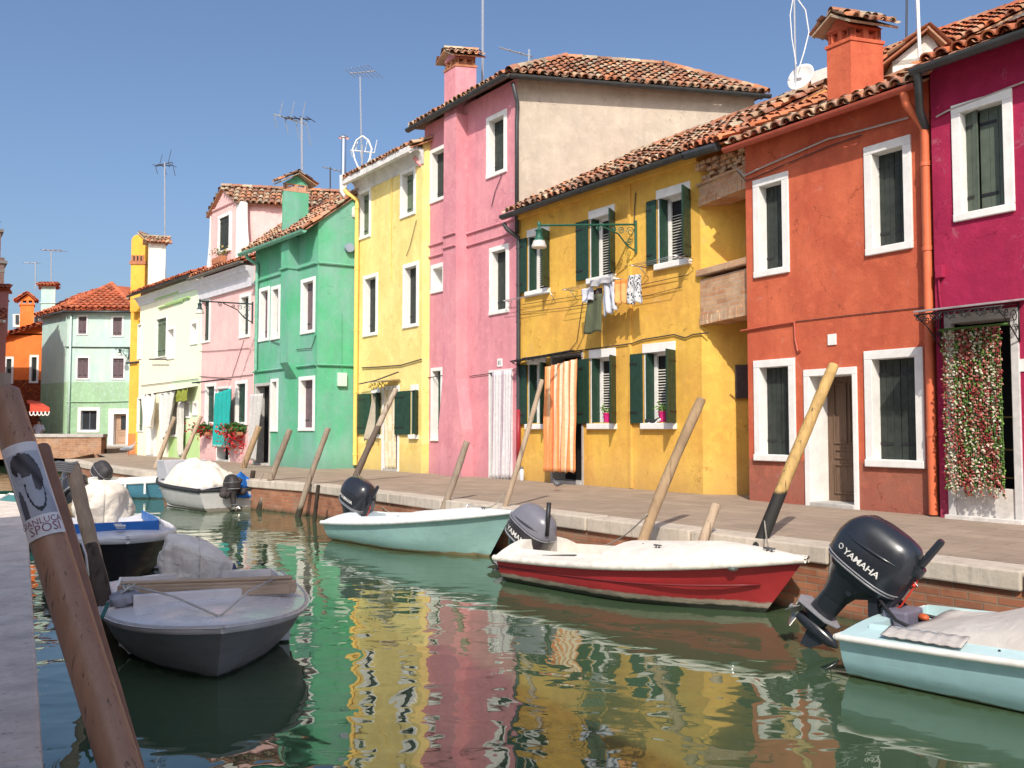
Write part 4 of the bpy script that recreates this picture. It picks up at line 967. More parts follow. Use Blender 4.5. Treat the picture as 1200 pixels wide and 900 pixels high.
# ================================================================== MINT HOUSE across the end of the canal
ZB = .96
M_min = stucco('mint_stucco', lin(178, 214, 204), lin(196, 216, 202), band=(4.66, lin(156, 196, 150)), stain=.3, peel=2.6)
fm = yfac(52.0, 76, 154); fm2 = Fac(onY(46.5, 500, 54.5), fm.A)
h = House('corner_house', 'mint green corner house with mauve shutters and a red tiled hip roof', fm, 8.85, 7, M_min, e=V((.12, 1, 0)).normalized(), base=ZB); HMi = h; f = fm
window(h, 90, 103.5, 369, 393, fw=.1, rev=.12, sh=SHUT_M); window(h, 130.5, 145, 370, 395, fw=.1, rev=.12, sh=SHUT_M)
window(h, 89, 105.5, 417.5, 445, fw=.1, rev=.12, sh=SHUT_M); window(h, 130.5, 147, 418, 445, fw=.1, rev=.12, sh=SHUT_M)
window(h, 91, 117, 477.5, 507, fw=.18, rev=.15, kind='glass', sh=paint('blue_grey_sash', (.12, .14, .17), .5))
W_PINK = wood('pinkish_door_wood', (.42, .26, .17), (.5, .34, .24), (14, 14, 2))
dr, (a0, a1, c0, c1) = door(h, 127, 152, 479, 523, fw=.3, rev=.3, leafm=W_PINK, zb=ZB)
m = MB(); m.fbox(f, a0+(a1-a0)*.42, a1-.1, lerp(c0, c1, .5), c1-.1, -.32, -.27); m.build('pane', GLASS, dr)
m = MB(); m.fbox(f, a0-.4, a1+1.2, ZB-.4, ZB-.1, 0, 1.3); m.fbox(f, a0-.2, a1+.8, ZB-.1, ZB+.05, 0, .6); m.build('steps', GREY, h.root, bevel=.02)
h.finish(skip=('A',))
mb = MB(); dz = V((0, 0, 8.85-ZB+.2)); p, q = fm2.P(0, ZB-.2), fm2.P(fm2.L, ZB-.2); mb.quad(p, q, q+dz, p+dz); r_ = p+V((.5, 7, 0)); mb.quad(r_, p, p+dz, r_+dz); mb.build('side_wall', M_min, h.root)
z = 8.95; PL = fm2.P(-.3, z-.15, .3); PM = V((fm.A.x-.1, fm.A.y-.35, z-.12)); PR = fm.P(fm.L+.3, z-.12, .35); RG = onY(131, 335, 56.5); RG2 = RG+V((3, 3, -.0)); RL = V((RG.x-3.2, 58.8, RG.z-.35))
mb = MB(); tile_plane(mb, PM, PR, RG, RG, sp=.36, row=.5, rad=.17, seed=95, thick_eave=False); tile_plane(mb, PL, PM, RG, RL, sp=.36, row=.5, rad=.17, seed=96, thick_eave=False)
mb.prism([PR, PR+V((1, 7, 0)), RG2, RG], V((0, 0, .05))); ridge_tiles(mb, PM+V((0, 0, .08)), RG+V((0, 0, .1)), .17); ridge_tiles(mb, PR+V((0, 0, .08)), RG+V((0, 0, .1)), .17)
mb.build('roof', TILE_F, h.root, smooth=True, autosm=50)
m = MB(); m.tube([fm.P(-.1, z-.25, .32), fm.P(fm.L+.2, z-.25, .36)], .08, 8); m.tube([fm2.P(-.2, z-.27, .3), fm2.P(fm2.L, z-.25, .32)], .08, 8); m.build('gutter', GUT_D, h.root, smooth=True)
m = MB(); m.tube([fm.P(.25, z-.3, .1), fm.P(.25, ZB, .1)], .06, 8); m.build('downpipe', paint('mint_painted_pipe', lin(196, 224, 210), .6), h.root, smooth=True)
m = MB(); a, b = onY(48, 350, 54.6), onY(65, 350, 54.6); zt_ = z_of(334, 54.6); a.z = b.z = 8.7
m.prism([a, b, b+V((-.5, 1.0, 0)), a+V((-.5, 1.0, 0))], V((0, 0, zt_-8.7))); m.prism([a+V((-.04, -.04, .9)), b+V((.04, -.04, .9)), b+V((-.48, 1.04, .9)), a+V((-.56, 1.04, .9))], V((0, 0, .08))); ch = m.build('chimney', M_min, h.root, bevel=.02)
m = MB(); zc = V((0, 0, zt_-8.7)); tile_plane(m, a+zc+V((-.15, -.2, 0)), b+zc+V((.15, -.2, 0)), b+zc+V((-.1, .5, .25)), a+zc+V((-.4, .5, .25)), sp=.2, row=.3, rad=.09); tile_plane(m, b+zc+V((-.4, 1.2, 0)), a+zc+V((-.8, 1.2, 0)), a+zc+V((-.4, .5, .25)), b+zc+V((-.1, .5, .25)), sp=.2, row=.3, rad=.09); m.build('cap', TILE_F, ch, smooth=True, autosm=50)
cable(h, [(76, 406.5), (110, 407), (152, 407)], .03, CABLE, .05); cable(h, [(78, 471), (120, 471), (150, 470)], .03, M_min, .05)
# ================================================================== ORANGE HOUSE
M_ora = stucco('bright_orange_stucco', lin(246, 128, 34), lin(236, 112, 28), band=(5.0, lin(120, 52, 28)), stain=.1)
fo = yfac(56.0, -30, 47.5)
h = House('terraced_house', 'bright orange house with a gabled orange chimney at the far left of the canal', fo, 7.9, 6, M_ora, e=V((-.1, 1, 0)).normalized(), base=ZB); HO = h; f = fo
window(h, 34.5, 45.5, 416, 449, fw=.14, rev=.12, sh=SHUT_D); window(h, 5, 16, 418, 450, fw=.14, rev=.12, sh=SHUT_D); window(h, 17, 27, 470, 505, fw=.12, rev=.2, sh=SHUT_D)
zl, zr = z_of(394, 55.6), z_of(380, 55.6)
mb = MB(); A_ = onY(2, 394, 55.6); B_ = onY(48, 380, 55.6); L0 = A_+(A_-B_)*.7; zt_ = z_of(383, 58.5)
tile_plane(mb, L0, B_, B_+V((-.4, 4, .9)), L0+V((-.4, 4, .9)), sp=.36, row=.5, rad=.17, seed=97, thick_eave=False); mb.build('roof', TILE_F, h.root, smooth=True, autosm=50)
m = MB(); m.prism([fo.P(0, 7.8, 0), fo.P(fo.L, 7.8, 0), fo.P(fo.L, zr-.05, 0), fo.P(0, 7.85, 0)], V((0, .3, 0))); m.build('gable', M_ora, h.root)
Yc = 56.8; a, b = onY(22.5, 400, Yc), onY(39, 400, Yc); a.z = b.z = 7.6; zt_ = z_of(355, Yc)
m = MB(); m.prism([a, b, b+V((-.55, 1, 0)), a+V((-.55, 1, 0))], V((0, 0, zt_-7.6))); ch = m.build('chimney', M_ora, h.root, bevel=.02)
m = MB(); m.prism([a+V((-.05, -.05, zt_-7.6-.1)), b+V((.05, -.05, zt_-7.6-.1)), b+V((-.5, 1.05, zt_-7.6-.1)), a+V((-.6, 1.05, zt_-7.6-.1))], V((0, 0, .1)))
for k in range(3): q = lerp(a, b, [0.02, .44, .84][k]); m.prism([q+V((0, 0, zt_-7.6)), q+V((.13, 0, zt_-7.6)), q+V((-.42, 1, zt_-7.6)), q+V((-.55, 1, zt_-7.6))], V((0, 0, .2)))
zz = zt_-7.6+.2; m.prism([a+V((0, 0, zz)), b+V((0, 0, zz)), (a+b)/2+V((0, 0, zz+.4))], V((-.55, 1, 0))); m.build('vent', M_ora, ch)
m = MB(); c = (a+b)/2; tile_plane(m, b+V((.25, -.2, zz)), b+V((-.5, 1.2, zz)), c+V((-.66, 1.2, zz+.5)), c+V((.1, -.2, zz+.5)), sp=.2, row=.3, rad=.09); tile_plane(m, a+V((-.9, 1.2, zz)), a+V((-.25, -.2, zz)), c+V((.1, -.2, zz+.5)), c+V((-.66, 1.2, zz+.5)), sp=.2, row=.3, rad=.09); m.build('cap', TILE_F, ch, smooth=True, autosm=50)
m = MB(); m.prism([onY(15, 383, 59.5), onY(46, 383, 59.5), onY(46, 368, 59.5), onY(15, 368, 59.5)], V((0, 2, 0))); dmr = m.build('roof_room', M_crm, h.root)
m = MB()
for x0, x1 in ((18, 22), (40, 44)): m.prism([onY(x0, 380, 59.45), onY(x1, 380, 59.45), onY(x1, 369, 59.45), onY(x0, 369, 59.45)], V((0, .03, 0)))
m.build('window', GLASS, dmr)
h.finish()
# strip of a pink house at the very left, with its brick-red chimney
fp = yfac(49.0, -80, 4.2)
M_fp = stucco('salmon_stucco', lin(232, 170, 158), lin(222, 156, 146))
h = House('terraced_house', 'edge of a salmon pink house with a white gutter at the far left border', fp, z_of(372, 49), 5, M_fp, e=V((-.5, .86, 0)).normalized(), base=ZB)
h.gable_roof(1.1, over=.3, mat=TILE_F, seed=98, sp=.36); h.gutter(*h.eave, WHITE, r=.16)
a, b = onY(-2, 350, 50.0), onY(10, 350, 50.0); a.z = b.z = 7.2; zt_ = z_of(340, 50)
m = MB(); m.prism([a, b, b+V((-.58, 1, 0)), a+V((-.58, 1, 0))], V((0, 0, zt_-7.2))); ch = m.build('chimney', M_fp, h.root, bevel=.02)
m = MB(); q = V((0, 0, zt_-7.2)); m.prism([a+q+V((-.15, -.15, 0)), b+q+V((.15, -.15, 0)), b+q+V((-.45, 1.15, 0)), a+q+V((-.75, 1.15, 0))], V((0, 0, .12))); tile_plane(m, a+q+V((-.2, -.25, .12)), b+q+V((.2, -.25, .12)), b+q+V((-.1, .5, .4)), a+q+V((-.5, .5, .4)), sp=.2, row=.3, rad=.09); m.build('cap', TILE_F, ch)
h.finish(gable=1.1)
# leaning bell tower far behind
M_bell = brick_mat('dark_tower_brick', (.2, .11, .09), (.16, .09, .08), (.2, .17, .15), .3, .1)
Y = 150.0; b_ = onY(4.2, 345, Y); t_ = onY(1.4, 272, Y); t2 = onY(4.4, 302, Y); root = thing('bell_tower', 'thin dark sliver of a brick bell tower rising above the roofs at the left border', 'bell tower', (b_.x-3, Y, 0))
m = MB()
for z0, z1, x1 in ((0, t2.z, b_.x), (t2.z, t_.z, t_.x)): m.prism([V((x1-5.2, Y-3, z0)), V((x1, Y, z0)), V((x1-3.6, Y+5.2, z0)), V((x1-8.8, Y+2.2, z0))], V((0, 0, z1-z0)))
m.build('shaft', M_bell, root)
m = MB()
for (x1, zz) in ((b_.x+.5, t2.z-1), (b_.x+.1, t2.z-2.5), (t_.x+.45, t_.z)): m = MB(); m.prism([V((x1-5.9, Y-3.4, zz)), V((x1, Y, zz)), V((x1-4, Y+6, zz)), V((x1-9.9, Y+2.6, zz))], V((0, 0, .5))); m.build('cornice', paint('dark_stone', (.16, .14, .13), .8), root)
# white houses behind the red one
M_wh = stucco('white_back_wall', lin(236, 226, 214), lin(220, 210, 198))
P = V((6.9, 22.6, 0)); dd = V((.62, -.78, 0))
f = Fac(P, P+dd*4.6)
h = House('terraced_house', 'white house with an orange tile roof rising behind the red house', f, f.z(945, 109), 5, M_wh)
h.gable_roof(1.3, over=.3, mat=TILE_O, seed=101); 
m = MB(); m.fbox(f, 1.2, 1.75, h.zt-.9, h.zt+.25, .05, .5); m.build('chimney', M_wh, h.root)
h.finish(gable=1.3)
P = onY(1046, 75, 17.5); f = Fac(P, onY(1103, 75, 17.2)); zt_ = onY(1046, 72, 17.5).z
h = House('terraced_house', 'gabled white house with orange tiles showing just above the red and magenta roofs', f, zt_, 4, M_wh, e=V((.2, 1, 0)).normalized())
mb = MB(); pk = f.P(f.L*.75, zt_+.55, .2); l0 = f.P(-.25, zt_-.1, .2); r0 = f.P(f.L+.15, zt_+.1, .2); bk = V((.8, 4, 0))
tile_plane(mb, l0+bk, l0, pk, pk+bk, seed=103); tile_plane(mb, r0, r0+bk, pk+bk, pk, seed=104); mb.build('roof', TILE_O, h.root, smooth=True, autosm=50)
m = MB(); m.prism([f.P(0, zt_-.1), f.P(f.L, zt_-.1), f.P(f.L, zt_+.1), f.P(f.L*.75, zt_+.48), f.P(0, zt_-.02)], V((.05, .3, 0))); m.build('gable', M_wh, h.root); h.finish()
# tall row on the near bank, behind the camera and left of the frame: it throws the shade on the left boats
WL = lambda Y: V((.114-.547*Y-3.65, Y, 0))
rowm = [stucco('near_row_ochre', lin(214, 160, 90), lin(200, 150, 84)), stucco('near_row_blue', lin(120, 150, 190), lin(112, 140, 180)), stucco('near_row_rose', lin(206, 130, 120), lin(196, 122, 112))]
for k, (y0, y1, hh, nm) in enumerate(((2.6, -3.0, 9.3, 'ochre house on the near quay left of the viewer'), (-3.05, -9, 9.6, 'blue house on the near quay behind the viewer'), (-9.05, -15, 9.2, 'rose house on the near quay behind the blue house'))):
    f = Fac(WL(y1), WL(y0)); f = Fac(WL(y1), WL(y0)); 
    f = Fac(f.B, f.A) if f.n.x < 0 else f
    e = V((-.88, -.48, 0))
    h = House('terraced_house', nm, f, hh, 6, rowm[k], e=e)
    for uu in (1.2, 3.6):
        for zz in (1.7, 4.6, 7.2): window(h, rect=(uu, uu+.95, zz, zz+1.6), sh=SHUT_G)
    h.gable_roof(1.2, over=.3, mat=TILE_W, seed=110+k, pans=False); h.finish(gable=1.2)
fq = yfac(46.0, -60, -8); h = House('terraced_house', 'tall house just beyond the left border whose shadow falls on the mint wall', fq, 12.0, 3, rowm[2], e=V((-.4, -.9, 0)).normalized()*-1 if False else V((-.55, .83, 0)))
h.gable_roof(.8, over=.3, mat=TILE_W, seed=120, sp=.36, pans=False); h.finish(gable=.8)
# ================================================================== ground, quays, bridge, water
def pave_mat(name, c, c2, ang, sx, sy, joint=.018):
    t = NT(name); mp = t.mapping((1, 1, 1), rot=(0, 0, ang))
    b = t.n.new('ShaderNodeTexBrick'); t.link(mp, b.inputs['Vector']); b.inputs['Scale'].default_value = 1
    b.inputs['Brick Width'].default_value = sx; b.inputs['Row Height'].default_value = sy; b.inputs['Mortar Size'].default_value = joint*.35; b.inputs['Mortar Smooth'].default_value = .2
    b.inputs['Color1'].default_value = (*c, 1); b.inputs['Color2'].default_value = (*c2, 1); b.inputs['Mortar'].default_value = (*sc3(c2, .45), 1)
    n = t.noise(t.mapping((1, 1, 1)), 1.4, 6, .65); n2 = t.noise(t.mapping((1, 1, 1)), 11, 5, .7)
    a = t.mix(t.ramp(n, [(.4, 0), (.7, .5)]), b.outputs[0], sc3(c2, .62)); a = t.mix(t.ramp(n2, [(.5, 0), (.75, .35)]), a, sc3(c, 1.3))
    t.base(a); t.rough(.85, .2); t.bump(t.math('ADD', t.math('MULTIPLY', b.outputs['Fac'], -1), t.math('MULTIPLY', n2, .4)), .4, .008); return t.m
M_pave = pave_mat('trachyte_paving', (.36, .28, .21), (.295, .228, .172), math.atan2(.78, .626), .75, .38)
M_paveL = pave_mat('left_quay_slabs', (.68, .59, .52), (.60, .53, .47), -math.atan2(-.48, .88)+.0, 1.3, 2.2, .02)
def stone():
    t = NT('istrian_stone'); n = t.noise(t.mapping((1, 1, 1)), 2.2, 6, .7); n2 = t.noise(t.mapping((5, 5, .8)), 2.2, 5, .7); n3 = t.noise(t.mapping((1, 1, 1)), 14, 4, .7)
    a = t.mix(t.ramp(n, [(.3, 0), (.75, 1)]), (.58, .50, .41), (.42, .36, .29)); a = t.mix(t.ramp(n2, [(.5, 0), (.72, .6)]), a, (.25, .22, .18)); a = t.mix(t.ramp(n3, [(.55, 0), (.75, .4)]), a, (.2, .18, .15))
    t.base(a); t.rough(.8, .25); t.bump(t.math('ADD', n, t.math('MULTIPLY', n3, .5)), .5, .02); return t.m
M_stone = stone()
# quay edge, far to near
QE = [onz(x, y, ZQ) for x, y in ((76, 538.2), (100, 543.2), (142, 549), (187, 554.2), (240, 558.5), (297, 562.5))]
pA, pB = onz(360, 566.8, ZQ), onz(1200, 669.5, ZQ); dq = (pB-pA).normalized()
QE += [pA, lerp(pA, pB, .5), pB, pB+dq*12]
def inset(pts, d):
    out = []
    for i, p in enumerate(pts):
        a = pts[max(i-1, 0)]; b = pts[min(i+1, len(pts)-1)]; t = (b-a).normalized(); n = V((-t.y, t.x, 0))   # left of far->near walk is land side
        out.append(p+n*d)
    return out
CW = .44
IN = inset(QE, CW)
back = V((0, 0, 0))
land = [p.copy() for p in IN]+[V((60, -14, ZQ)), V((400, 60, ZQ)), V((300, 700, ZQ)), V((-300, 700, ZQ)), V((-300, 42, ZQ)), V((-26.4, 41, ZQ)), V((-26.4, 50, ZQ)), V((onY(118, 520, 50).x, 50, ZQ)), V((onY(112, 520, 44.6).x, 44.6, ZQ)), V((IN[0].x-.2, IN[0].y+3, ZQ))]
for p in land: p.z = ZQ-.004
mb = MB(); mb.add(land, [list(range(len(land)))]); struct(mb.build('pavement', M_pave))
root = thing('quay_wall', 'brick quay wall with a pale stone coping along the sunny side of the canal', 'quay wall', QE[5])
mb = MB(); rr = random.Random(2)
for i in range(len(QE)-1):
    a, b, c, d = QE[i], QE[i+1], IN[i+1], IN[i]; n = max(1, round((b-a).length/1.7)); 
    for k in range(n):
        t0, t1 = k/n, (k+1)/n-.004; dz = rr.uniform(-.008, .008); p = [lerp(a, b, t0), lerp(a, b, t1), lerp(d, c, t1), lerp(d, c, t0)]
        mb.prism([V((q.x, q.y, ZQ-.18)) for q in p], V((0, 0, .18+dz)))
mb.build('coping', M_stone, root, bevel=.018)
M_qb = [None]
mb = MB(); W_ = inset(QE, .05); W2 = inset(QE, .4)
for i in range(len(QE)-1):
    mb.quad(V((W_[i].x, W_[i].y, -1)), V((W_[i+1].x, W_[i+1].y, -1)), V((W_[i+1].x, W_[i+1].y, ZQ-.175)), V((W_[i].x, W_[i].y, ZQ-.175)))
a0 = W_[0]; far = V((onY(112, 520, 44.6).x, 44.6, 0)); mb.quad(V((far.x, far.y, -1)), V((a0.x, a0.y, -1)), V((a0.x, a0.y, ZQ)), V((far.x, far.y, ZQ)))
mb.build('brick_face', brick_mat('quay_brick', (.40, .17, .095), (.30, .115, .065), (.26, .2, .14), .26, .075, math.atan2(-dq.y, dq.x), z_tide=.1), root)
# left quay
LE = lambda Y: V((.114-.547*Y, Y, ZQ))
Lq = [LE(-16), LE(14.7), V((-16, 20, ZQ)), V((-60, 24, ZQ)), V((-60, -16, ZQ))]
nl = V((-.88, -.48, 0)); CWL = .62
poly = [Lq[0]+nl*CWL, Lq[1]+nl*CWL+V((.1, -.35, 0))]+Lq[2:]
poly = [V((p.x, p.y, ZQ-.004)) for p in poly]
mb = MB(); mb.add(poly, [list(range(len(poly)))]); struct(mb.build('left_pavement', M_paveL))
root = thing('quay_wall', 'shaded stone edge of the near quay running up the left border', 'quay wall', Lq[0])
mb = MB(); L = (Lq[1]-Lq[0]).length; d = (Lq[1]-Lq[0])/L; n = 19
for k in range(n):
    a, b = Lq[0]+d*(L*k/n), Lq[0]+d*(L*(k+1)/n-.008); mb.prism([V((q.x, q.y, ZQ-.22)) for q in (a, b, b+nl*CWL, a+nl*CWL)], V((0, 0, .22+R.uniform(-.006, .006))))
d2 = (Lq[2]-Lq[1]).normalized(); 
mb.prism([V((q.x, q.y, ZQ-.22)) for q in (Lq[1]+d2*.01, Lq[2], Lq[2]+V((0, -.6, 0)), Lq[1]+V((-.3, -.5, 0)))], V((0, 0, .224)))
def shade_stone():
    t = NT('pale_quay_stone'); n = t.noise(t.mapping((1, 1, 1)), 3, 6, .7); n2 = t.noise(t.mapping((1, 1, 1)), 17, 5, .75); r_ = t.pos.outputs['Random Per Island']
    a = t.ramp(r_, [(0, (.68, .59, .50)), (.5, (.80, .69, .59)), (1, (.74, .62, .53))]); a = t.mix(t.ramp(n, [(.42, 0), (.66, .6)]), a, (.40, .34, .30)); a = t.mix(t.ramp(n2, [(.58, 0), (.68, .6)]), a, (.2, .17, .15))
    t.base(a); t.rough(.8, .25); t.bump(t.math('ADD', n, t.math('MULTIPLY', n2, .5)), .5, .015); return t.m
M_paveS = shade_stone()
mb.build('coping', M_paveS, root, bevel=.02)
mb = MB(); o_ = nl*.05
for a, b in ((Lq[0], Lq[1]), (Lq[1], Lq[2])): mb.quad(*[V((q.x+o_.x, q.y+o_.y, zz)) for q, zz in ((a, -1), (b, -1), (b, ZQ-.2), (a, ZQ-.2))])
mb.build('brick_face', brick_mat('left_quay_brick', (.3, .15, .1), (.24, .11, .07), (.25, .2, .16), .26, .075, .5, z_tide=.12), root)
# bridge parapet at the far end
BR_B = brick_mat('bridge_brick', (.42, .22, .12), (.32, .16, .09), (.36, .3, .24), .34, .10, 0)
Yb = 44.0; x0, x1 = onY(-12, 500, Yb).x, onY(119.5, 500, Yb).x; xs = onY(106, 500, Yb).x
root = thing('bridge', 'low brick bridge parapet with a grey stone cap crossing the far end of the canal', 'bridge', ((x0+x1)/2, Yb, 0))
mb = MB(); ztp, zbt = z_of(512.5, Yb), z_of(538, Yb); nA = 14
zl = lambda t: zbt+.12*math.sin(math.pi*t)-.05
for i in range(nA):
    t0, t1 = i/nA, (i+1)/nA; a, b = lerp(x0, xs, t0), lerp(x0, xs, t1)
    mb.prism([V((a, Yb, zl(t0))), V((b, Yb, zl(t1))), V((b, Yb, ztp)), V((a, Yb, ztp))], V((0, .35, 0)))
mb.prism([V((xs, Yb-.04, -.5)), V((x1, Yb-.04, -.5)), V((x1, Yb-.04, ztp)), V((xs, Yb-.04, ztp))], V((0, .6, 0)))
mb.build('parapet', BR_B, root)
mb = MB(); mb.hexa(V((x0, Yb-.07, ztp)), V((x1-x0+.1, 0, 0)), V((0, .5, 0)), V((0, 0, .17))); mb.build('cap', paint('bridge_cap_stone', (.4, .36, .33), .8, .25, 3, .2), root, bevel=.02)
mb = MB(); mb.hexa(V((x0, Yb+.35, .55)), V((x1-x0, 0, 0)), V((0, 6.2, 0)), V((0, 0, .38))); mb.build('deck', M_pave, root)
# water
def water():
    t = NT('canal_water'); n_ = t.n; t.t.nodes.remove(t.b)
    dif = n_.new('ShaderNodeBsdfDiffuse'); dif.inputs[0].default_value = (.052, .088, .046, 1)
    gl = n_.new('ShaderNodeBsdfGlossy'); gl.inputs['Roughness'].default_value = .012; gl.inputs[0].default_value = (.94, .97, .93, 1)
    fr = n_.new('ShaderNodeFresnel'); fr.inputs[0].default_value = 2.0
    mx = n_.new('ShaderNodeMixShader'); t.link(fr.outputs[0], mx.inputs[0]); t.link(dif.outputs[0], mx.inputs[1]); t.link(gl.outputs[0], mx.inputs[2]); t.link(mx.outputs[0], t.out.inputs[0])
    w1 = t.noise(t.mapping((1.0, 1.25, 1), rot=(0, 0, .25)), 1.9, 2, .4, .6)
    w2 = t.noise(t.mapping((.7, 1.0, 1), rot=(0, 0, -.5)), .75, 2, .4)
    w3 = t.noise(t.mapping((1, 1.3, 1), rot=(0, 0, .9)), 5.5, 2, .4)
    hgt = t.math('ADD', t.math('MULTIPLY', w1, 1.0), t.math('ADD', t.math('MULTIPLY', w2, 1.5), t.math('MULTIPLY', w3, .05)))
    b = n_.new('ShaderNodeBump'); b.inputs['Strength'].default_value = 1; b.inputs['Distance'].default_value = .0105; t.link(hgt, b.inputs['Height'])
    for q in (dif, gl, fr): t.link(b.outputs[0], q.inputs['Normal'])
    return t.m
mb = MB(); mb.quad(V((-900, -300, 0)), V((900, -300, 0)), V((900, 1500, 0)), V((-900, 1500, 0))); struct(mb.build('water', water()))
# ================================================================== BOATS
class Boat:
    """local x runs from the stern (0) to the bow (L), y to port, z up from the water"""
    def __init__(s, name, label, stern, head, L, B, sh0, sh1, cat='boat', group='small boats moored in the canal', rake=.35, t0=.35, pw=2.0, flare=.82, tw=.92, sag=.05, blunt=0, trim=0, round_=None):
        s.root = thing(name, label, cat, (stern[0], stern[1], 0), group)
        s.o = V((stern[0], stern[1], 0)); s.x = V((head[0], head[1], 0)).normalized(); s.y = V((-s.x.y, s.x.x, 0))
        s.L, s.B, s.sh0, s.sh1, s.rake, s.t0, s.pw, s.flare, s.tw, s.sag, s.blunt, s.round_ = L, B, sh0, sh1, rake, t0, pw, flare, tw, sag, blunt, round_
    def P(s, x, y, z): return s.o+s.x*x+s.y*y+V((0, 0, z))
    def beam(s, t):
        k = max(0, (t-s.t0)/(1-s.t0)); full = s.tw+(1-s.tw)*min(1, t/s.t0)
        if s.round_: return s.B/2*full*max(0, 1-k**s.pw)**s.round_
        return s.B/2*full*max(0, 1-(1-s.blunt)*k**s.pw)*(1 if t < .995 or s.blunt == 0 else 1)
    def sheer(s, t): return lerp(s.sh0, s.sh1, t)-s.sag*4*t*(1-t)
    def xs(s, t, lev): return t*s.L-(1-lev)*s.rake*max(0, (t-.5)/.5)**1.5
    def dz(s, x, y, crown=.1):
        t = x/s.L; b = s.beam(t)+.012; q = min(1, abs(y)/b); return s.sheer(t)+.012+crown*min(1, b/(s.B*.4))*(1-q**2.2)
    def hull(s, mats, n=26, chine=.42, keel=-.12, name='hull', strake=True, wl=.0):
        mb = MB(); rows = []
        levs = [(0, -1), (.22, .0), (chine, .5), (.62, .72), (.8, .88), (1, 1)]
        for i in range(n+1):
            t = i/n; b = s.beam(t); sh = s.sheer(t); k = max(0, (t-.45)/.55); row = []
            kz = keel+(.10)*k**2
            bf = 1-k**1.6*.55
            prof = [(0, kz), (b*.55*bf, kz+.04), (b*s.flare*bf*.97, .03+.10*k), (b*lerp(s.flare, 1, .45)*lerp(bf, 1, .35), lerp(.03+.1*k, sh, .36)), (b*lerp(s.flare, 1, .8)*lerp(bf, 1, .75), lerp(.03+.1*k, sh, .74)), (b, sh)]
            for (yy, zz) in prof:
                lev = max(0, min(1, (zz-keel)/(sh-keel))); row.append((s.xs(t, lev), yy, zz))
            rows.append(row)
        m = len(rows[0])
        for sg in (1, -1):
            vs = [s.P(x, sg*y, z) for r in rows for (x, y, z) in r]; fs = []; mi = []
            for i in range(n):
                for k in range(m-1):
                    q = [i*m+k, i*m+k+1, (i+1)*m+k+1, (i+1)*m+k]; fs.append(q if sg < 0 else q[::-1])
            mb.add(vs, fs)
        # transom
        r = rows[0]; poly = [s.P(x, y, z) for x, y, z in r]+[s.P(x, -y, z) for x, y, z in r[::-1]]; mb.add(poly, [list(range(len(poly)))[::-1]])
        r = rows[-1]
        if r[-1][1] > .02: poly = [s.P(x, y, z) for x, y, z in r]+[s.P(x, -y, z) for x, y, z in r[::-1]]; mb.add(poly, [list(range(len(poly)))])
        s.rows = rows
        return mb.build(name, mats, s.root, smooth=True, autosm=35)
    def deck(s, mat, crown=.1, cock=None, side=.2, n=40, floor=.02, name='deck', coam=.03, lip=.03):
        """crowned deck with an open cockpit between cock=(t0, t1)"""
        mb = MB(); ts = [i/n for i in range(n+1)]
        if cock: ts = sorted(ts+[cock[0]-1e-4, cock[0]+1e-4, cock[1]-1e-4, cock[1]+1e-4])
        ts = [t for t in ts if 0 <= t <= 1]
        rows = []
        for t in ts:
            b = s.beam(t)+lip; sh = s.sheer(t)+.012; x = s.xs(t, 1)+(.03 if t > .99 else 0); cr = crown*min(1, b/(s.B*.4))
            if cock and cock[0] < t < cock[1]:
                i_ = max(.05, b-side); row = [(b, sh), (i_+.03, sh+.02+coam*.4), (i_+.02, sh+.02+coam), (i_, sh+.02+coam), (i_-.01, floor), (0, floor)]
            else:
                row = [(b, sh), (b*.8, sh+cr*.36), (b*.6, sh+cr*.64), (b*.4, sh+cr*.84), (b*.2, sh+cr*.96), (0, sh+cr)]
            rows.append([(x, y, z) for y, z in row])
        m = 6
        for sg in (1, -1):
            vs = [s.P(x, sg*y, z) for r in rows for (x, y, z) in r]
            mb.add(vs, [[i*m+k, i*m+k+1, (i+1)*m+k+1, (i+1)*m+k][::(1 if sg > 0 else -1)] for i in range(len(rows)-1) for k in range(m-1)])
        return mb.build(name, mat, s.root, smooth=True, autosm=30)
    def rail(s, mat, r=.025, dz=0, name='rub_rail', out=.0, flat=1.6):
        mb = MB()
        for sg in (1, -1):
            prev = None; n = 40; vs = []
            for i in range(n+1):
                t = i/n; p = s.P(s.xs(t, 1)+(.02 if t > .98 else 0), sg*(s.beam(t)+out), s.sheer(t)+dz)
                for k in range(8):
                    a = 2*math.pi*k/8; vs.append(p+s.y*math.cos(a)*r+V((0, 0, math.sin(a)*r*flat)))
            mb.add(vs, [[i*8+k, i*8+(k+1) % 8, (i+1)*8+(k+1) % 8, (i+1)*8+k] for i in range(n) for k in range(8)])
        p0, p1 = s.P(-.005, s.beam(0)+out, s.sheer(0)+dz), s.P(-.005, -s.beam(0)-out, s.sheer(0)+dz); mb.tube([p0, p1], r, 8)
        return mb.build(name, mat, s.root, smooth=True, autosm=50)
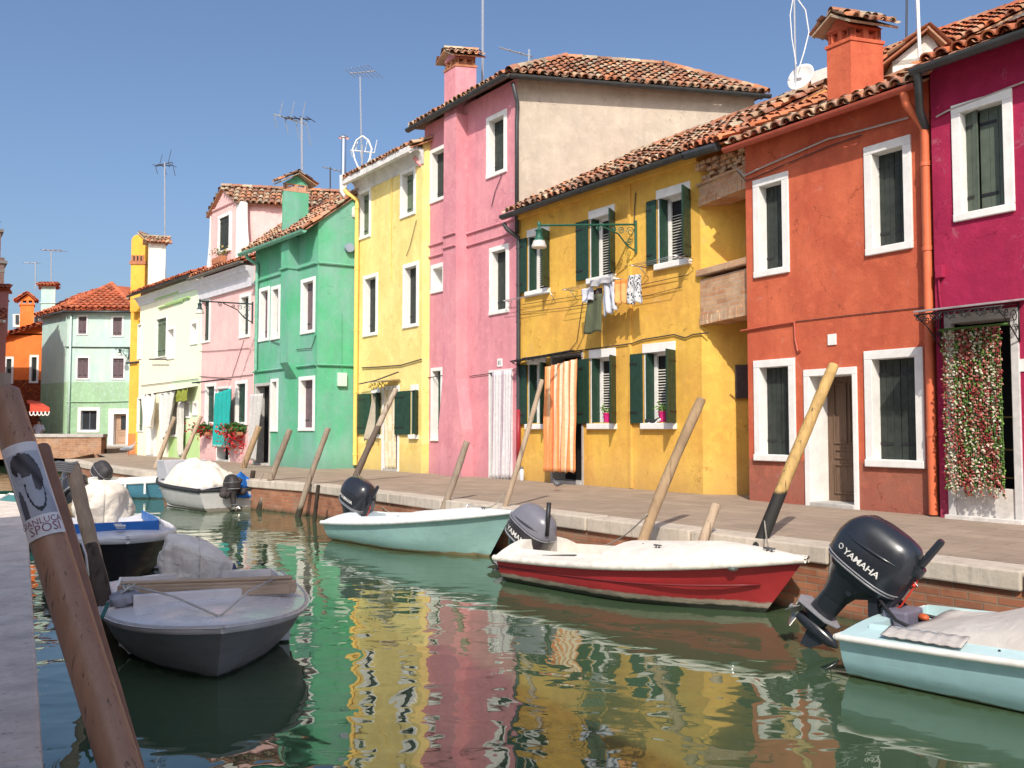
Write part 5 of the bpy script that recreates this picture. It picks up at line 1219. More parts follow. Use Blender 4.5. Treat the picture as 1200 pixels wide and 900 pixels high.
def boat_paint(name, top, bottom, zb, band=None, wave=.04, rough=.35, gloss=.4, streak=.3):
    """hull enamel with a bottom coat below zb, and scum and scratches of their own"""
    t = NT(name); z = t.xyz()[2]; n = t.noise(t.mapping((1, 1, 1)), 5, 5, .65); n2 = t.noise(t.mapping((1.2, 1.2, 6)), 3.2, 5, .7); n3 = t.noise(t.mapping((.5, .5, 8)), 9, 3, .6)
    a = t.mix(t.ramp(n, [(.35, 0), (.7, 1)]), top, sc3(top, .86)); a = t.mix(t.ramp(n2, [(.55, 0), (.75, streak)]), a, sc3(top, .6)); a = t.mix(t.ramp(n3, [(.68, 0), (.72, streak)]), a, sc3(top, 1.35))
    zz = t.math('ADD', z, t.math('MULTIPLY', t.math('SUBTRACT', n, .5), wave*2))
    if band:      # (z, colour) a worn stripe above the bottom coat
        a = t.mix(t.math('MULTIPLY', t.math('SUBTRACT', band[0], zz), 60, True), a, t.mix(t.ramp(n2, [(.4, 0), (.6, 1)]), band[1], sc3(band[1], .6)))
    a = t.mix(t.math('MULTIPLY', t.math('SUBTRACT', zb, zz), 60, True), a, bottom)
    t.base(a); t.rough(rough, gloss); t.link(t.ramp(n2, [(.3, rough), (.75, min(1, rough+.35))]), t.b.inputs['Roughness']); t.bump(n2, .12, .01); return t.m
def engine(boat, x, y, z, tilt, scale=1.0, style='new', word='YAMAHA', ltilt=None, mats=None, steer=0, tiller=True, cover=None, leg=True, top=None):
    """outboard on the transom: powerhead forward, leg aft and down; tilt swings the leg up behind"""
    a = math.radians(tilt); X = boat.x; U = V((0, 0, 1)); Y = boat.y
    cs, sn = math.cos(math.radians(steer)), math.sin(math.radians(steer)); X, Y = X*cs+Y*sn, Y*cs-X*sn
    fx = X*math.cos(a)-U*math.sin(a); fz = U*math.cos(a)+X*math.sin(a)      # tilted frame: cowl leans towards the bow
    C = boat.P(x, y, z)
    P = lambda i, j, k: C+(fx*i+Y*j+fz*k)*scale
    body, trim, metal = mats
    H_ = .46; 
    def half(k):      # k 0..1 up the cowl -> (aft, fore, half width)
        rr = max(0, 1-(max(0, k-.35)/.65)**2.3)**.5; lo = min(1, .84+k*.9)
        if style == 'old': rr = max(0, 1-.55*max(0, (k-.46)/.54)**1.15-.45*max(0, (k-.7)/.3)**4); lo = min(1, .93+k*.5)
        return (-.34*lo*(.25+.75*rr)-.02*k, .25*lo*(.3+.7*rr)+.03*k, .20*lo*(.2+.8*rr))
    def side(i, k):
        af, fo, w_ = half(k); c = (af+fo)/2; h_ = (fo-af)/2; q = min(1, abs((i-c)/h_)); return w_*(1-q**2.8)**(1/2.2)
    mb = MB(); nk, na = 16, 28; vs = []
    for kk in range(nk+1):
        k = kk/nk; af, fo, w_ = half(k); c = (af+fo)/2; h_ = (fo-af)/2
        for q in range(na):
            an = 2*math.pi*q/na; cx, sx = math.cos(an), math.sin(an); e1 = .72
            vs.append(P(c+h_*math.copysign(abs(cx)**e1, cx), w_*math.copysign(abs(sx)**e1, sx), k*H_))
    fs = [[r*na+q, r*na+(q+1) % na, (r+1)*na+(q+1) % na, (r+1)*na+q] for r in range(nk) for q in range(na)]+[list(range(na))[::-1], [nk*na+q for q in range(na)]]
    mb.add(vs, fs)
    if style == 'old': mb.mi = [1 if (i//na)/nk >= .46 and i < nk*na or i > nk*na else 0 for i in range(len(mb.f))]
    ob = mb.build('outboard_motor', [body, top or body], boat.root, smooth=True, autosm=38)
    # seam band and ridge lines
    mb = MB()
    for k, rr in ((.12, .010), (.17, .006)) if style == 'new' else ((.06, .012), (.47, .007)):
        af, fo, w_ = half(k); c = (af+fo)/2; h_ = (fo-af)/2
        pts = []
        for q in range(na+1):
            an = 2*math.pi*q/na; cx, sx = math.cos(an), math.sin(an); pts.append(P(c+(h_+.002)*math.copysign(abs(cx)**.72, cx), (w_+.002)*math.copysign(abs(sx)**.72, sx), k*H_))
        mb.tube(pts, rr*scale, 6)
    mb.build('seam', trim, ob, smooth=True)
    mb = MB()
    for sg in (1, -1):     # swept shoulder ridge
        pts = [P(i, sg*(side(i, .55+.18*(i+.3))+.001), (.55+.18*(i+.3))*H_) for i in [-.22+.4*j/10 for j in range(11)]]
        mb.tube(pts, [.004+.010*math.sin(math.pi*j/10) for j in range(11)], 6)
    mb.build('ridge', body, ob, smooth=True)
    # lettering wrapped on both sides
    if word.strip():
        cu = bpy.data.curves.new('word', 'FONT'); cu.body = word; cu.size = .105; cu.resolution_u = 2; cu.offset = .002
        if style == 'new': cu.shear = .1
        to = bpy.data.objects.new('word', cu); col.objects.link(to); dg = bpy.context.evaluated_depsgraph_get(); me = bpy.data.meshes.new_from_object(to.evaluated_get(dg)); bpy.data.objects.remove(to)
        vx = [v.co.copy() for v in me.vertices]; ply = [list(p.vertices) for p in me.polygons]; wd = max(v.x for v in vx); sca = (.30 if style == 'new' else .38)/wd
        k0 = .30 if style == 'new' else .16
        for sg in (-1, 1):
            mb = MB(); i0 = -.19 if style == 'new' else -.24; vs = []
            for v in vx:
                i = i0+v.x*sca if sg < 0 else i0+(wd-v.x)*sca
                k = k0+v.y*sca/H_*.92; vs.append(P(i, sg*(side(i, k)+.004), k*H_))
            mb.add(vs, ply)
            if style == 'new':     # ring emblem before the word
                c_i = i0-.035 if sg < 0 else i0+.335; pts = [(c_i+.018*math.cos(q*math.pi/8), k0+.055+.04*math.sin(q*math.pi/8)) for q in range(17)]
                mb.tube([P(i, sg*(side(i, k)+.004), k*H_) for i, k in pts], .003*scale, 4)
            mb.build('lettering', paint('silver_lettering', (.72, .7, .66), .4, .05), ob)
    # mid section, leg, plate, gearcase, propeller
    def loft(secs, name, mt):      # secs: (i centre, k, half length, half width)
        m = MB(); vs = []; n = 16
        for (i, k, hl, hw) in secs:
            for q in range(n):
                an = 2*math.pi*q/n; vs.append(P(i+hl*math.copysign(abs(math.cos(an))**.8, math.cos(an)), hw*math.copysign(abs(math.sin(an))**.9, math.sin(an)), k))
        m.add(vs, [[r*n+q, r*n+(q+1) % n, (r+1)*n+(q+1) % n, (r+1)*n+q] for r in range(len(secs)-1) for q in range(n)]+[list(range(n))[::-1], [(len(secs)-1)*n+q for q in range(n)]])
        return m.build(name, mt, ob, smooth=True, autosm=50)
    loft([(-.12, -.25, .10, .08), (-.11, -.17, .12, .09), (-.07, -.07, .2, .13), (-.04, .02, .25, .165)], 'midsection', body)
    if leg:
        lg = loft([(-.14, -.58, .07, .03), (-.14, -.44, .10, .045), (-.13, -.34, .10, .06), (-.12, -.24, .1, .078)], 'leg', body)
        m = MB(); poly = [(-.34, 0), (-.3, .1), (-.05, .085), (.03, .02), (.03, -.02), (-.05, -.085), (-.3, -.1)]
        m.prism([P(i, j, -.44) for i, j in poly], fz*.016*scale); m.build('plate', trim, lg, bevel=.004)
        m = MB(); m.tube([P(.1, 0, -.56), P(.04, 0, -.56), P(-.1, 0, -.56), P(-.22, 0, -.56), P(-.27, 0, -.56)], [.012*scale, .045*scale, .058*scale, .05*scale, .04*scale], 12)
        m.prism([P(.02, .008, -.58), P(-.16, .008, -.58), P(-.14, .008, -.74), P(-.06, .008, -.72)], -Y*.016*scale); m.build('gearcase', body, lg, smooth=True, autosm=40)
        m = MB(); m.tube([P(-.27, 0, -.56), P(-.36, 0, -.56)], [.04*scale, .025*scale], 10)
        for q in range(3):
            an = q*2.094+.5; d1 = V((0, math.cos(an), math.sin(an))); d2 = V((0, -math.sin(an), math.cos(an)))
            f3 = lambda r_, s_, i_: P(i_, (d1*r_+d2*s_).y, -.56+(d1*r_+d2*s_).z)
            top_ = [f3(.03, -.02, -.27), f3(.1, -.07, -.26), f3(.135, 0, -.30), f3(.1, .06, -.34), f3(.03, .02, -.34)]
            m.prism(top_, fx*.008*scale)
        m.build('propeller', metal, lg)
    # clamp bracket and tiller
    m = MB()
    for j in (-.09, .09): m.hexa(boat.P(x+.06, y+j-.015, z-.26*scale), boat.x*.07*scale, boat.y*.03, U*.26*scale)
    m.tube([P(-.02, -.11, -.12), P(-.02, .11, -.12)], .022*scale, 8); m.build('clamp', body, ob, smooth=True, autosm=40)
    if tiller:
        d = (X*.62+U*.78).normalized(); q = P(.22, -.02, .0)
        m = MB(); m.tube([q-d*.1, q+d*.12, q+d*.3, q+d*.32, q+d*.4], [.04*scale, .05*scale, .042*scale, .055*scale, .05*scale], 10); m.tube([q+d*.4, q+d*.42, q+d*.66, q+d*.68], [.024*scale, .028*scale, .026*scale, .02*scale], 10)
        m.tube([q+d*.1, q+d*.2+X*.1, q+d*.36-X*.1, q+d*.42-X*.04], .008, 6); tl = m.build('tiller', body, ob, smooth=True, autosm=40)
        if style == 'new':
            m = MB(); m.tube([q-d*.12+X*.06, q+X*.09-U*.02, q+d*.2+X*.08, q+d*.3+X*.05, q+d*.36+X*.02], .007, 6); m.blob(q+d*.2+X*.07, .018, 6, 5); m.build('kill_cord', paint('red_cord', (.6, .04, .02), .6), tl, smooth=True)
    return ob
def blackish(name, c): return paint(name, c, .3, .25, 6, .5, 0, 0, .25)
ENG_N = blackish('navy_engine_cowl', (.019, .022, .029)); ENG_G = blackish('grey_engine_cowl', (.05, .048, .056)); ENG_C = blackish('charcoal_engine_cowl', (.02, .021, .028))
TRIM_ = paint('grey_engine_trim', (.22, .22, .24), .4, .2, 8, .4); MET_ = paint('alloy', (.42, .40, .36), .38, .3, 9, .5, 0, .8)
def fitting(b, x, y, z, name='cleat', s=1):
    m = MB(); p = b.P(x, y, z); m.tube([p-b.x*.05*s+V((0, 0, .028*s)), p+b.x*.05*s+V((0, 0, .028*s))], .009*s, 6); m.tube([p-b.x*.02*s, p-b.x*.02*s+V((0, 0, .028*s))], .009*s, 6); m.tube([p+b.x*.02*s, p+b.x*.02*s+V((0, 0, .028*s))], .009*s, 6)
    return m.build(name, paint('dark_fitting', (.08, .08, .08), .4, .2), b.root, smooth=True)
# --- pale blue boat, right
bA = Boat('motorboat', 'pale aqua motorboat with a grey cover and a raised navy outboard at the bottom right', (3.04, 7.42), (.683, -.73), 4.6, 1.62, .33, .62, rake=.4, t0=.5, flare=.86, tw=.95)
AQ = lin(158, 200, 206)
bA.hull(boat_paint('pale_aqua_hull', AQ, lin(104, 112, 80), .035, streak=.5)); bA.deck(paint('aqua_deck', lin(186, 216, 218), .45, .12, 5), crown=.06, cock=(.03, .6), side=.28, coam=.05)
bA.rail(paint('white_rail', (.70, .68, .64), .45, .2, 8), .024, flat=1.1, out=.03)
m = MB()      # canvas cover laced over the cockpit
def cov(u, v):
    x = lerp(.34, 3.7, v); t = x/bA.L; b = bA.beam(t)-.13; yy = lerp(-b, b, u); e = max(0, 1-abs(2*u-1)**2.2); k = min(1, (x-.34)/1.25); k = k*k*(3-2*k)
    z = bA.sheer(t)+.06+.27*k*e**.8+.016*math.sin(yy*7+x*5)*e*k+.03*mnoise.noise(V((yy*2.5, x*2, 2)))*e
    if u < .04 or u > .96: z -= .06
    return bA.P(x, yy, z)
m.grid(cov, 30, 40); bA_c = m.build('cover', cloth_mat('grey_canvas', (.54, .50, .46), (.44, .40, .37), .5, 5), bA.root, smooth=True, solid=.006)
m = MB()
for sg in (-1, 1):
    for k in range(9):
        t = .24+k*.065; p = bA.P(bA.xs(t, 1), sg*(bA.beam(t)-.115), bA.sheer(t)+.035); m.blob(p, .012, 6, 4)
m.build('stud', IRON, bA_c)
m = MB(); a, b, c, d = [bA.P(x, y, z) for x, y, z in ((.32, -bA.beam(.1)+.02, .39), (.9, -bA.beam(.2)+.0, .40), (.9, -bA.beam(.2)+.16, .45), (.32, -bA.beam(.1)+.18, .43))]; m.grid(lambda u, v: lerp(lerp(a, b, u), lerp(d, c, u), v)+V((0, 0, .004*math.sin(u*40))), 24, 3); m.build('flap', cloth_mat('grey_canvas_flap', (.50, .46, .43), (.38, .34, .32), .5, 9), bA_c, smooth=True, solid=.006)
engine(bA, -.14, .0, .64, 34, 1.14, 'new', mats=(ENG_N, TRIM_, MET_))
m = MB()
for k, (yy, x1, y1) in enumerate(((-.14, .42, -.3), (.08, .5, .25), (.16, .34, .1))): m.tube([bA.P(-.08, yy*.5, .62), bA.P(.06, yy, .50), bA.P(.2, (yy+y1)/2, .40), bA.P(x1, y1, .36)], .014, 6)
m.build('hose', IRON, bA.root, smooth=True)
m = MB(); m.hexa(bA.P(.06, -.16, .3), bA.x*.2, bA.y*.32, V((0, 0, .16))); m.build('battery_box', paint('purple_grey_box', (.16, .15, .2), .4, .2), bA.root, bevel=.02)
m = MB(); m.blob(bA.P(.30, .06, .40), (.04, .06, .03), 8, 6); m.build('fuel_can', paint('orange_red_can', (.5, .1, .03), .4, .1), bA.root, smooth=True)
# --- red and white boat
bR = Boat('motorboat', 'red and white motorboat with flaking paint and a grey tilted outboard at its stern', (.30, 11.72), (2.57, -2.6), 3.75, 1.5, .31, .60, rake=.55, t0=.4, pw=2.3, flare=.84, tw=.94)
bR.hull(boat_paint('worn_red_hull', lin(176, 34, 40), lin(46, 50, 42), .07, band=(.125, lin(176, 160, 142)), wave=.035, streak=.45)); bR.deck(paint('cream_deck', (.72, .67, .60), .6, .18, 6, .3), crown=.2, cock=(.04, .42), side=.34, coam=.06)
bR.rail(paint('worn_white_rail', (.7, .65, .58), .6, .3, 9), .030, out=.035, flat=1.25)
m = MB(); 
for sg in (-1, 1): m.tube([bR.P(bR.xs(t, .5), sg*(bR.beam(t)*lerp(bR.flare, 1, .55)+.012), lerp(.12, bR.sheer(t), .42)) for t in [i/20 for i in range(20)]], .012, 5)
m.build('strake', paint('dark_red_line', (.16, .015, .02), .5), bR.root, smooth=True)
fitting(bR, 3.4, -.08, bR.dz(3.4, .08, .2), 'cleat', 1.3); fitting(bR, 2.2, -.35, bR.dz(2.2, .35, .2))
m = MB(); p = bR.P(3.16, -bR.beam(.84)-.0, .5); m.blob(p, (.07, .05, .045), 10, 6); m.build('bow_light', STEEL, bR.root, smooth=True)
m = MB(); m.tube([bR.P(.6, -.5, .37), bR.P(1.1, -.45, .42), bR.P(1.5, -.3, .45), bR.P(1.9, -.2, .60)], .012, 6); m.build('rope', paint('dark_rope', (.05, .05, .05), .9), bR.root, smooth=True)
engine(bR, -.10, -.02, .40, 30, 1.15, 'old', mats=(blackish('dark_engine_band', (.04, .036, .04)), TRIM_, MET_), tiller=False, top=paint('mauve_grey_cowl_top', (.17, .165, .195), .3, .15, 5, .5))
m = MB(); p = bR.P(.3, -.1, .55); m.tube([p, p+V((0.03, 0, .42))], .03, 8); m.build('tiller_upright', IRON, bR.root, smooth=True)
# --- aqua boat in the middle
bM = Boat('motorboat', 'grey green aqua motorboat with white deck and an upright charcoal outboard', (-2.72, 15.95), (2.68, -2.8), 3.95, 1.55, .31, .70, rake=.6, t0=.42, pw=2.2, flare=.84, tw=.94)
bM.hull(boat_paint('grey_aqua_hull', lin(148, 190, 184), lin(140, 122, 88), .05, streak=.55)); bM.deck(paint('white_deck', (.7, .75, .76), .5, .12, 6, .35), crown=.13, cock=(.05, .48), side=.26, coam=.06)
bM.rail(paint('white_gunwale', (.70, .72, .71), .5, .2, 8), .028, out=.03, flat=1.2)
fitting(bM, 3.4, -.08, bM.dz(3.4, .08, .13)); m = MB(); m.tube([bM.P(2.9, .0, bM.dz(2.9, 0, .13)-.01), bM.P(2.9, .04, bM.dz(2.9, 0, .13)+.05), bM.P(2.9, .12, bM.dz(2.9, 0, .13)+.05), bM.P(2.9, .16, bM.dz(2.9, .16, .13)-.01)], .008, 5); m.build('handle', STEEL, bM.root)
engine(bM, -.05, 0, .48, 21, 1.22, 'new', mats=(ENG_C, TRIM_, MET_))
# --- far blue boat
bB = Boat('motorboat', 'mid blue boat with white deck at the bend of the quay', (-11.9, 26.0), (2.6, -1.35), 3.3, 1.5, .42, .55, rake=.4)
bB.hull(boat_paint('steel_blue_hull', lin(70, 132, 156), lin(60, 80, 80), .04)); bB.deck(paint('white_deck_far', (.8, .78, .72), .5, .1), crown=.12, cock=(.05, .4), side=.25); bB.rail(WHITE, .035)
engine(bB, -.02, .0, .5, 42, 1.1, 'old', word=' ', mats=(paint('faded_black_cowl', (.035, .032, .035), .6, .4), TRIM_, MET_), tiller=False, leg=False)
m = MB()
for k in range(5): p = bB.P(.25+k*.55, -bB.beam((.25+k*.55)/3.3)-.03, .5); m.tube([p, p-V((0, 0, .35))], .03, 6)
m.build('fender_strap', WHITE, bB.root)
# --- grey boat with tarpaulins
bG = Boat('motorboat', 'grey covered boat with white and blue tarpaulins moored by the pink house', (-6.62, 21.1), (-2.75, 3.1), 4.2, 1.55, .48, .66, rake=.5, t0=.45)
bG.hull(boat_paint('light_grey_hull', lin(188, 186, 182), lin(120, 112, 100), .08, streak=.3)); bG.deck(paint('grey_deck', (.46, .44, .45), .5, .1), crown=.08, cock=(.03, .55), side=.18); bG.rail(paint('black_rail', (.03, .03, .03), .6), .035)
_LAT = {}
def lattice(seed, u, v, nu=5, nv=7):
    """random heights joined by straight folds, like a stiff sheet over gear"""
    g = _LAT.get((seed, nu, nv))
    if g is None:
        rr = random.Random(int(seed*100)+5); g = [[rr.uniform(-.5, .5) for _ in range(nu+1)] for _ in range(nv+1)]; _LAT[(seed, nu, nv)] = g
    x = min(u*nu, nu-1e-6); y = min(v*nv, nv-1e-6); i, j = int(x), int(y); a, b_ = x-i, y-j
    if a+b_ < 1: return g[j][i]+(g[j][i+1]-g[j][i])*a+(g[j+1][i]-g[j][i])*b_
    return g[j+1][i+1]+(g[j+1][i]-g[j+1][i+1])*(1-a)+(g[j][i+1]-g[j+1][i+1])*(1-b_)
def tarp(b, x0, x1, hw, z0, hts, name, mat, cfn=None, seed=0, nu=50, nv=56):
    m = MB()
    def fn(u, v):
        x = lerp(x0, x1, v); q = 2*u-1; k = v*(len(hts)-1); i = min(int(k), len(hts)-2); hh = lerp(hts[i], hts[i+1], .5-.5*math.cos(math.pi*(k-i)))
        prof = max(0, 1-abs(q)**2.6)**.6; end = min(1, min(v, 1-v)*9)**.5
        lat = lattice(seed, q*.5+.5, v)
        hh *= 1+.42*lat
        fold = .05*mnoise.noise(V((q*3.1+seed, v*6, seed)))+.035*abs(mnoise.noise(V((q*2+v*5, v*3-q*4, seed+4))))
        return b.P(x+.05*mnoise.noise(V((q*4, v*3, seed+9))), q*hw*(1+.06*mnoise.noise(V((v*9, seed, 1)))), z0+hh*prof*(.25+.75*end)+fold*(prof+.3))
    m.grid(fn, nu, nv); return m.build(name, mat, b.root, smooth=True, solid=.01)
T_WHITE = cloth_mat('white_tarpaulin', (.72, .68, .60), (.6, .54, .45), .7, 4); T_BLUE = cloth_mat('blue_tarpaulin', (.02, .16, .52), (.015, .1, .36), .6, 5)
tarp(bG, .35, 2.5, .72, .42, [.34, .46, .56, .52, .60, .62, .44], 'tarpaulin', T_WHITE, seed=1)
m = MB()
def bl(u, v): return bG.P(-.06+.18*v+.05*math.sin(u*7), lerp(-.62, -.18, u)+.08*v, .28+.62*v*(1-.5*abs(u-.5))+.05*mnoise.noise(V((u*4, v*4, 3))))
m.grid(bl, 12, 12); m.build('blue_tarpaulin', T_BLUE, bG.root, smooth=True, solid=.02)
m = MB(); 
def cab(u, v): return bG.P(2.55+.25*v, lerp(-.6, .6, u)*(1-.12*v), .6+.62*v)
m.prism([bG.P(2.5, -.62, .62), bG.P(3.0, -.5, .66), bG.P(2.9, -.44, 1.12), bG.P(2.55, -.5, 1.12)], bG.y*1.1)
cb = m.build('windscreen', paint('grey_cuddy', (.42, .42, .45), .4, .1), bG.root, bevel=.02)
m = MB(); p = bG.P(2.98, -.16, .78); q = bG.P(2.925, -.16, 1.05); m.prism([p+bG.x*.01, p+bG.x*.01+bG.y*-.24, q+bG.x*.01+bG.y*-.22, q+bG.x*.01], bG.x*.012); m.prism([bG.P(2.62, -.635, .72), bG.P(2.78, -.595, .72), bG.P(2.78, -.53, 1.0), bG.P(2.64, -.55, 1.0)], -bG.y*.05); m.build('pane', DARK, cb)
engine(bG, -.08, .0, .48, 5, .8, 'old', word=' ', mats=(paint('burnt_black_cowl', (.03, .025, .025), .6, .4), TRIM_, MET_), tiller=False)
m = MB(); rr = random.Random(8)
for k in range(10): p = bG.P(-.12+rr.uniform(-.1, .05), rr.uniform(-.25, .25), .55+rr.uniform(-.2, .15)); m.blob(p, (.1, .08, .09), 7, 5)
m.build('rag', paint('dark_rags', (.05, .04, .04), .9, .4), bG.root, smooth=True)
# --- blue-edged boat on the left
bL = Boat('rowing_boat', 'dark hulled boat with white deck and royal blue coaming in the left shade', (-6.35, 14.0), (1.75, -3.2), 3.65, 1.62, .48, .58, rake=.3, t0=.3, pw=2.2, flare=.8, round_=.55)
bL.hull(boat_paint('black_violet_hull', (.03, .027, .032), (.02, .02, .02), .02)); bL.deck(paint('bluish_white_deck', (.62, .62, .66), .4, .1, 5), crown=.05, cock=(.05, .62), side=.2, coam=.1); bL.rail(paint('white_lip', (.66, .66, .68), .4), .03)
m = MB(); bt = paint('royal_blue_coaming', (.015, .13, .42), .45, .15)
for sg in (-1, 1):
    pts = [(t, sg*(bL.beam(t)-.2)) for t in [.06+.56*k/14 for k in range(15)]]
    for k in range(14):
        a, b = [bL.P(bL.xs(t, 1), y, bL.sheer(t)+.03) for t, y in pts[k:k+2]]; m.hexa(a, b-a, bL.y*sg*-.03, V((0, 0, .13)))
a, b = [bL.P(bL.xs(.62, 1), y, bL.sheer(.62)+.03) for y in (-(bL.beam(.62)-.2), bL.beam(.62)-.2)]; m.hexa(a, b-a, bL.x*.03, V((0, 0, .14)))
m.build('coaming', bt, bL.root, bevel=.01)
m = MB(); m.hexa(bL.P(2.5, -.06, .64), bL.x*.45, bL.y*.1, V((0, 0, .025))); m.tube([bL.P(2.98, -.06, .68), bL.P(2.98, .04, .68)], .02, 8); m.build('bow_roller', STEEL, bL.root, bevel=.005)
def hooded(b, x, z, L, W, Hh, seed, mat, name='engine_cover', lean=0.0, nlobe=9, slope=0.0):
    """cloth thrown over a powerhead: rounded crown, then a skirt of uneven pleats tied in at the foot"""
    m = MB(); n, k_ = 88, 40; rr = random.Random(int(seed*10)); ph = [rr.uniform(-.35, .35) for _ in range(40)]
    def pleat(a):
        q = a/(2*math.pi)*nlobe; i = int(q) % nlobe; w_ = q-int(q); w_ = min(.95, max(.05, w_+ph[i]*.4*math.sin(math.pi*w_)))
        return abs(2*w_-1)*(.7+ph[i+12])
    def fn(u, v):
        a = u*2*math.pi; ca, sa = math.cos(a), math.sin(a)
        if v < .45: th = v/.45*math.pi/2; rad = math.sin(th)**.8; zz = 1-.34*(1-math.cos(th))
        else: t = (v-.45)/.55; rad = 1+.10*math.sin(t*math.pi*.8)-.16*t**2; zz = .66-.66*t
        g = max(0, min(1, (v-.16)/.5)); g = g*g
        cr = mnoise.noise(V((ca*2.2, sa*2.2, v*3.2+seed))); cr2 = abs(mnoise.noise(V((ca*3.4+seed, sa*3.4, v*2.2))))
        rad *= 1+.24*g*(pleat((a+.5*v+.25*cr) % (2*math.pi))-.45)+.09*cr-.12*cr2*min(1, v*3)
        lt = lattice(seed, u if u < 1 else 0, v, 9, 5)
        if u > 8/9: k9 = (u-8/9)*9; lt = lt*(1-k9)+lattice(seed, 0, v, 9, 5)*k9
        rad *= 1+.16*lt*min(1, v*2.5)
        ax = L*(1.25 if ca < 0 else .95)
        return b.P(x+ca*ax*rad+lean*zz, sa*W*rad, z+Hh*(zz+.12*lt*(1-v)-.16*max(0, -ca)*min(1, rad)*(1 if v < .5 else .6))+.02*cr-slope*Hh*sa*rad*max(0, min(1, zz*1.5)))
    m.grid(fn, n, k_); return m.build(name, mat, b.root, smooth=True, solid=.012)
T_C = cloth_mat('cream_engine_cloth', (.74, .68, .58), (.56, .49, .41), .9, 5)
hooded(bL, -.12, .42, .42, .40, .66, 1.3, T_C, lean=.05)
m = MB(); p = bL.P(-.55, -.3, .45)
for k in range(9): m.blob(p+V((R.uniform(-.1, .1), R.uniform(-.1, .1), R.uniform(-.25, .35))), (.1, .09, .14), 7, 5)
m.build('old_sacking', cloth_mat('brown_sacking', (.3, .22, .12), (.14, .1, .07), .6, 7), bL.root, smooth=True)
# --- grey boat in front on the left
bF = Boat('rowing_boat', 'blunt grey metal boat with a plank across and a shrouded outboard, near left', (-3.16, 9.1), (1.02, -2.42), 2.72, 1.74, .40, .45, rake=.5, t0=.3, pw=2.2, flare=.78, round_=.55, tw=.95)
GR = paint('dull_grey_deck', (.76, .71, .68), .26, .3, 3, .5, .05)
bF.hull(boat_paint('slate_grey_hull', (.27, .265, .27), (.03, .032, .035), .03, rough=.4)); bF.deck(GR, crown=.07, cock=(.04, .5), side=.16, coam=.05); bF.rail(paint('grey_gunwale', (.5, .47, .46), .4, .2, 7), .02)
W_PL = wood('grey_plank_wood', (.58, .43, .31), (.44, .32, .23), (3, 3, 40))
m = MB(); x_ = bF.L*.5
pd = V((.98, .2, 0)); pn = V((-.2, .98, 0)); pc_ = bF.P(x_-.02, 0, .455)-pd*.74; m.hexa(pc_, pd*1.48, pn*.05, V((0, 0, .11))); m.hexa(pc_-pn*.045+pd*.03, pd*1.4, pn*.03, V((0, 0, .085))); m.hexa(pc_+pn*.1-pd*.02, pd*1.5, pn*.16, V((0, 0, .03))); m.tube([pc_+pd*.02+V((0, 0, .125))+pn*.03, pc_+pd*1.45+V((0, 0, .13))+pn*.03], .022, 6)
m.build('plank', W_PL, bF.root, bevel=.006)
m = MB(); m.hexa(bF.P(x_+.03, -.6, .42), bF.x*.05, bF.y*1.2, V((0, 0, .1))); m.build('bulkhead', paint('pale_grey_board', (.72, .68, .68), .4, .15), bF.root, bevel=.01)
m = MB(); rp = [bF.P(x_, .58, .58), bF.P(x_+.5, .28, .56), bF.P(2.42, 0.02, bF.dz(2.42, 0, .07)+.01)]; m.tube(rp, .009, 6); rp2 = [bF.P(x_, -.6, .58), bF.P(x_+.5, -.3, .56), bF.P(2.42, -.02, bF.dz(2.42, 0, .07)+.01)]; m.tube(rp2, .009, 6); m.blob(bF.P(2.43, 0, bF.dz(2.43, 0, .07)), .022, 7, 5)
for sg in (1, -1):
    for k in range(7): m.tube([bF.P(x_-.1+R.uniform(-.08, .12), sg*(.58+R.uniform(0, .12)), .5+R.uniform(0, .08)) for _ in range(4)], .010, 5)
m.build('rope', paint('pale_rope', (.52, .49, .44), .9, .2), bF.root, smooth=True)
m = MB(); m.blob(bF.P(x_-.05, -.66, .47), (.13, .12, .07), 20, 14, lambda d: 1+.35*mnoise.noise(d*2.2)+.2*abs(mnoise.noise(d*5))); m.build('crumpled_bag', paint('grey_bag', (.3, .3, .34), .35), bF.root, smooth=True)
T_G = cloth_mat('grey_engine_cloth', (.80, .75, .68), (.66, .60, .54), .9, 6)
hooded(bF, -.10, .36, .30, .34, .42, 4.4, T_G, lean=.06, nlobe=8, slope=.34)
m = MB(); m.tube([bF.P(-.25, .0, .1), bF.P(-.25, 0, .6)], .09, 8); m.hexa(bF.P(-.12, -.14, .4), bF.x*.14, bF.y*.28, V((0, 0, .2))); m.build('outboard_leg', ENG_C, bF.root, smooth=True, autosm=40)
m = MB()
for k in range(7): m.blob(bF.P(-.1+R.uniform(-.1, .1), .27+R.uniform(-.04, .08), .42+R.uniform(-.05, .08)), (.05, .05, .05), 6, 4)
m.build('blue_rag', paint('blue_rag_cloth', (.08, .12, .22), .9, .5), bF.root, smooth=True)
# --- teal boat and the boats by the side canal, half hidden by the near pole
bT = Boat('motorboat', 'teal boat with a dark outboard, half hidden behind the near brown pole', (-7.75, 15.9), (-2.2, 2.2), 3.6, 1.5, .40, .55)
bT.hull(boat_paint('teal_hull', lin(40, 128, 128), lin(30, 60, 60), .05)); bT.deck(paint('teal_deck', lin(60, 140, 135), .5), crown=.06, cock=(.04, .6), side=.2); bT.rail(WHITE, .03)
engine(bT, -.04, 0, .66, 40, 1.15, 'old', word=' ', mats=(ENG_C, TRIM_, MET_), tiller=False)
bS = Boat('rowing_boat', 'dark blue boat with a white rail and green inside at the left border', (-11.6, 20.2), (1, -.18), 3.2, 1.5, .45, .55)
bS.hull(boat_paint('navy_hull', (.01, .03, .12), (.01, .02, .05), .05)); bS.deck(paint('green_inside', (.02, .14, .09), .5), crown=.05, cock=(.04, .6), side=.15); bS.rail(WHITE, .04)
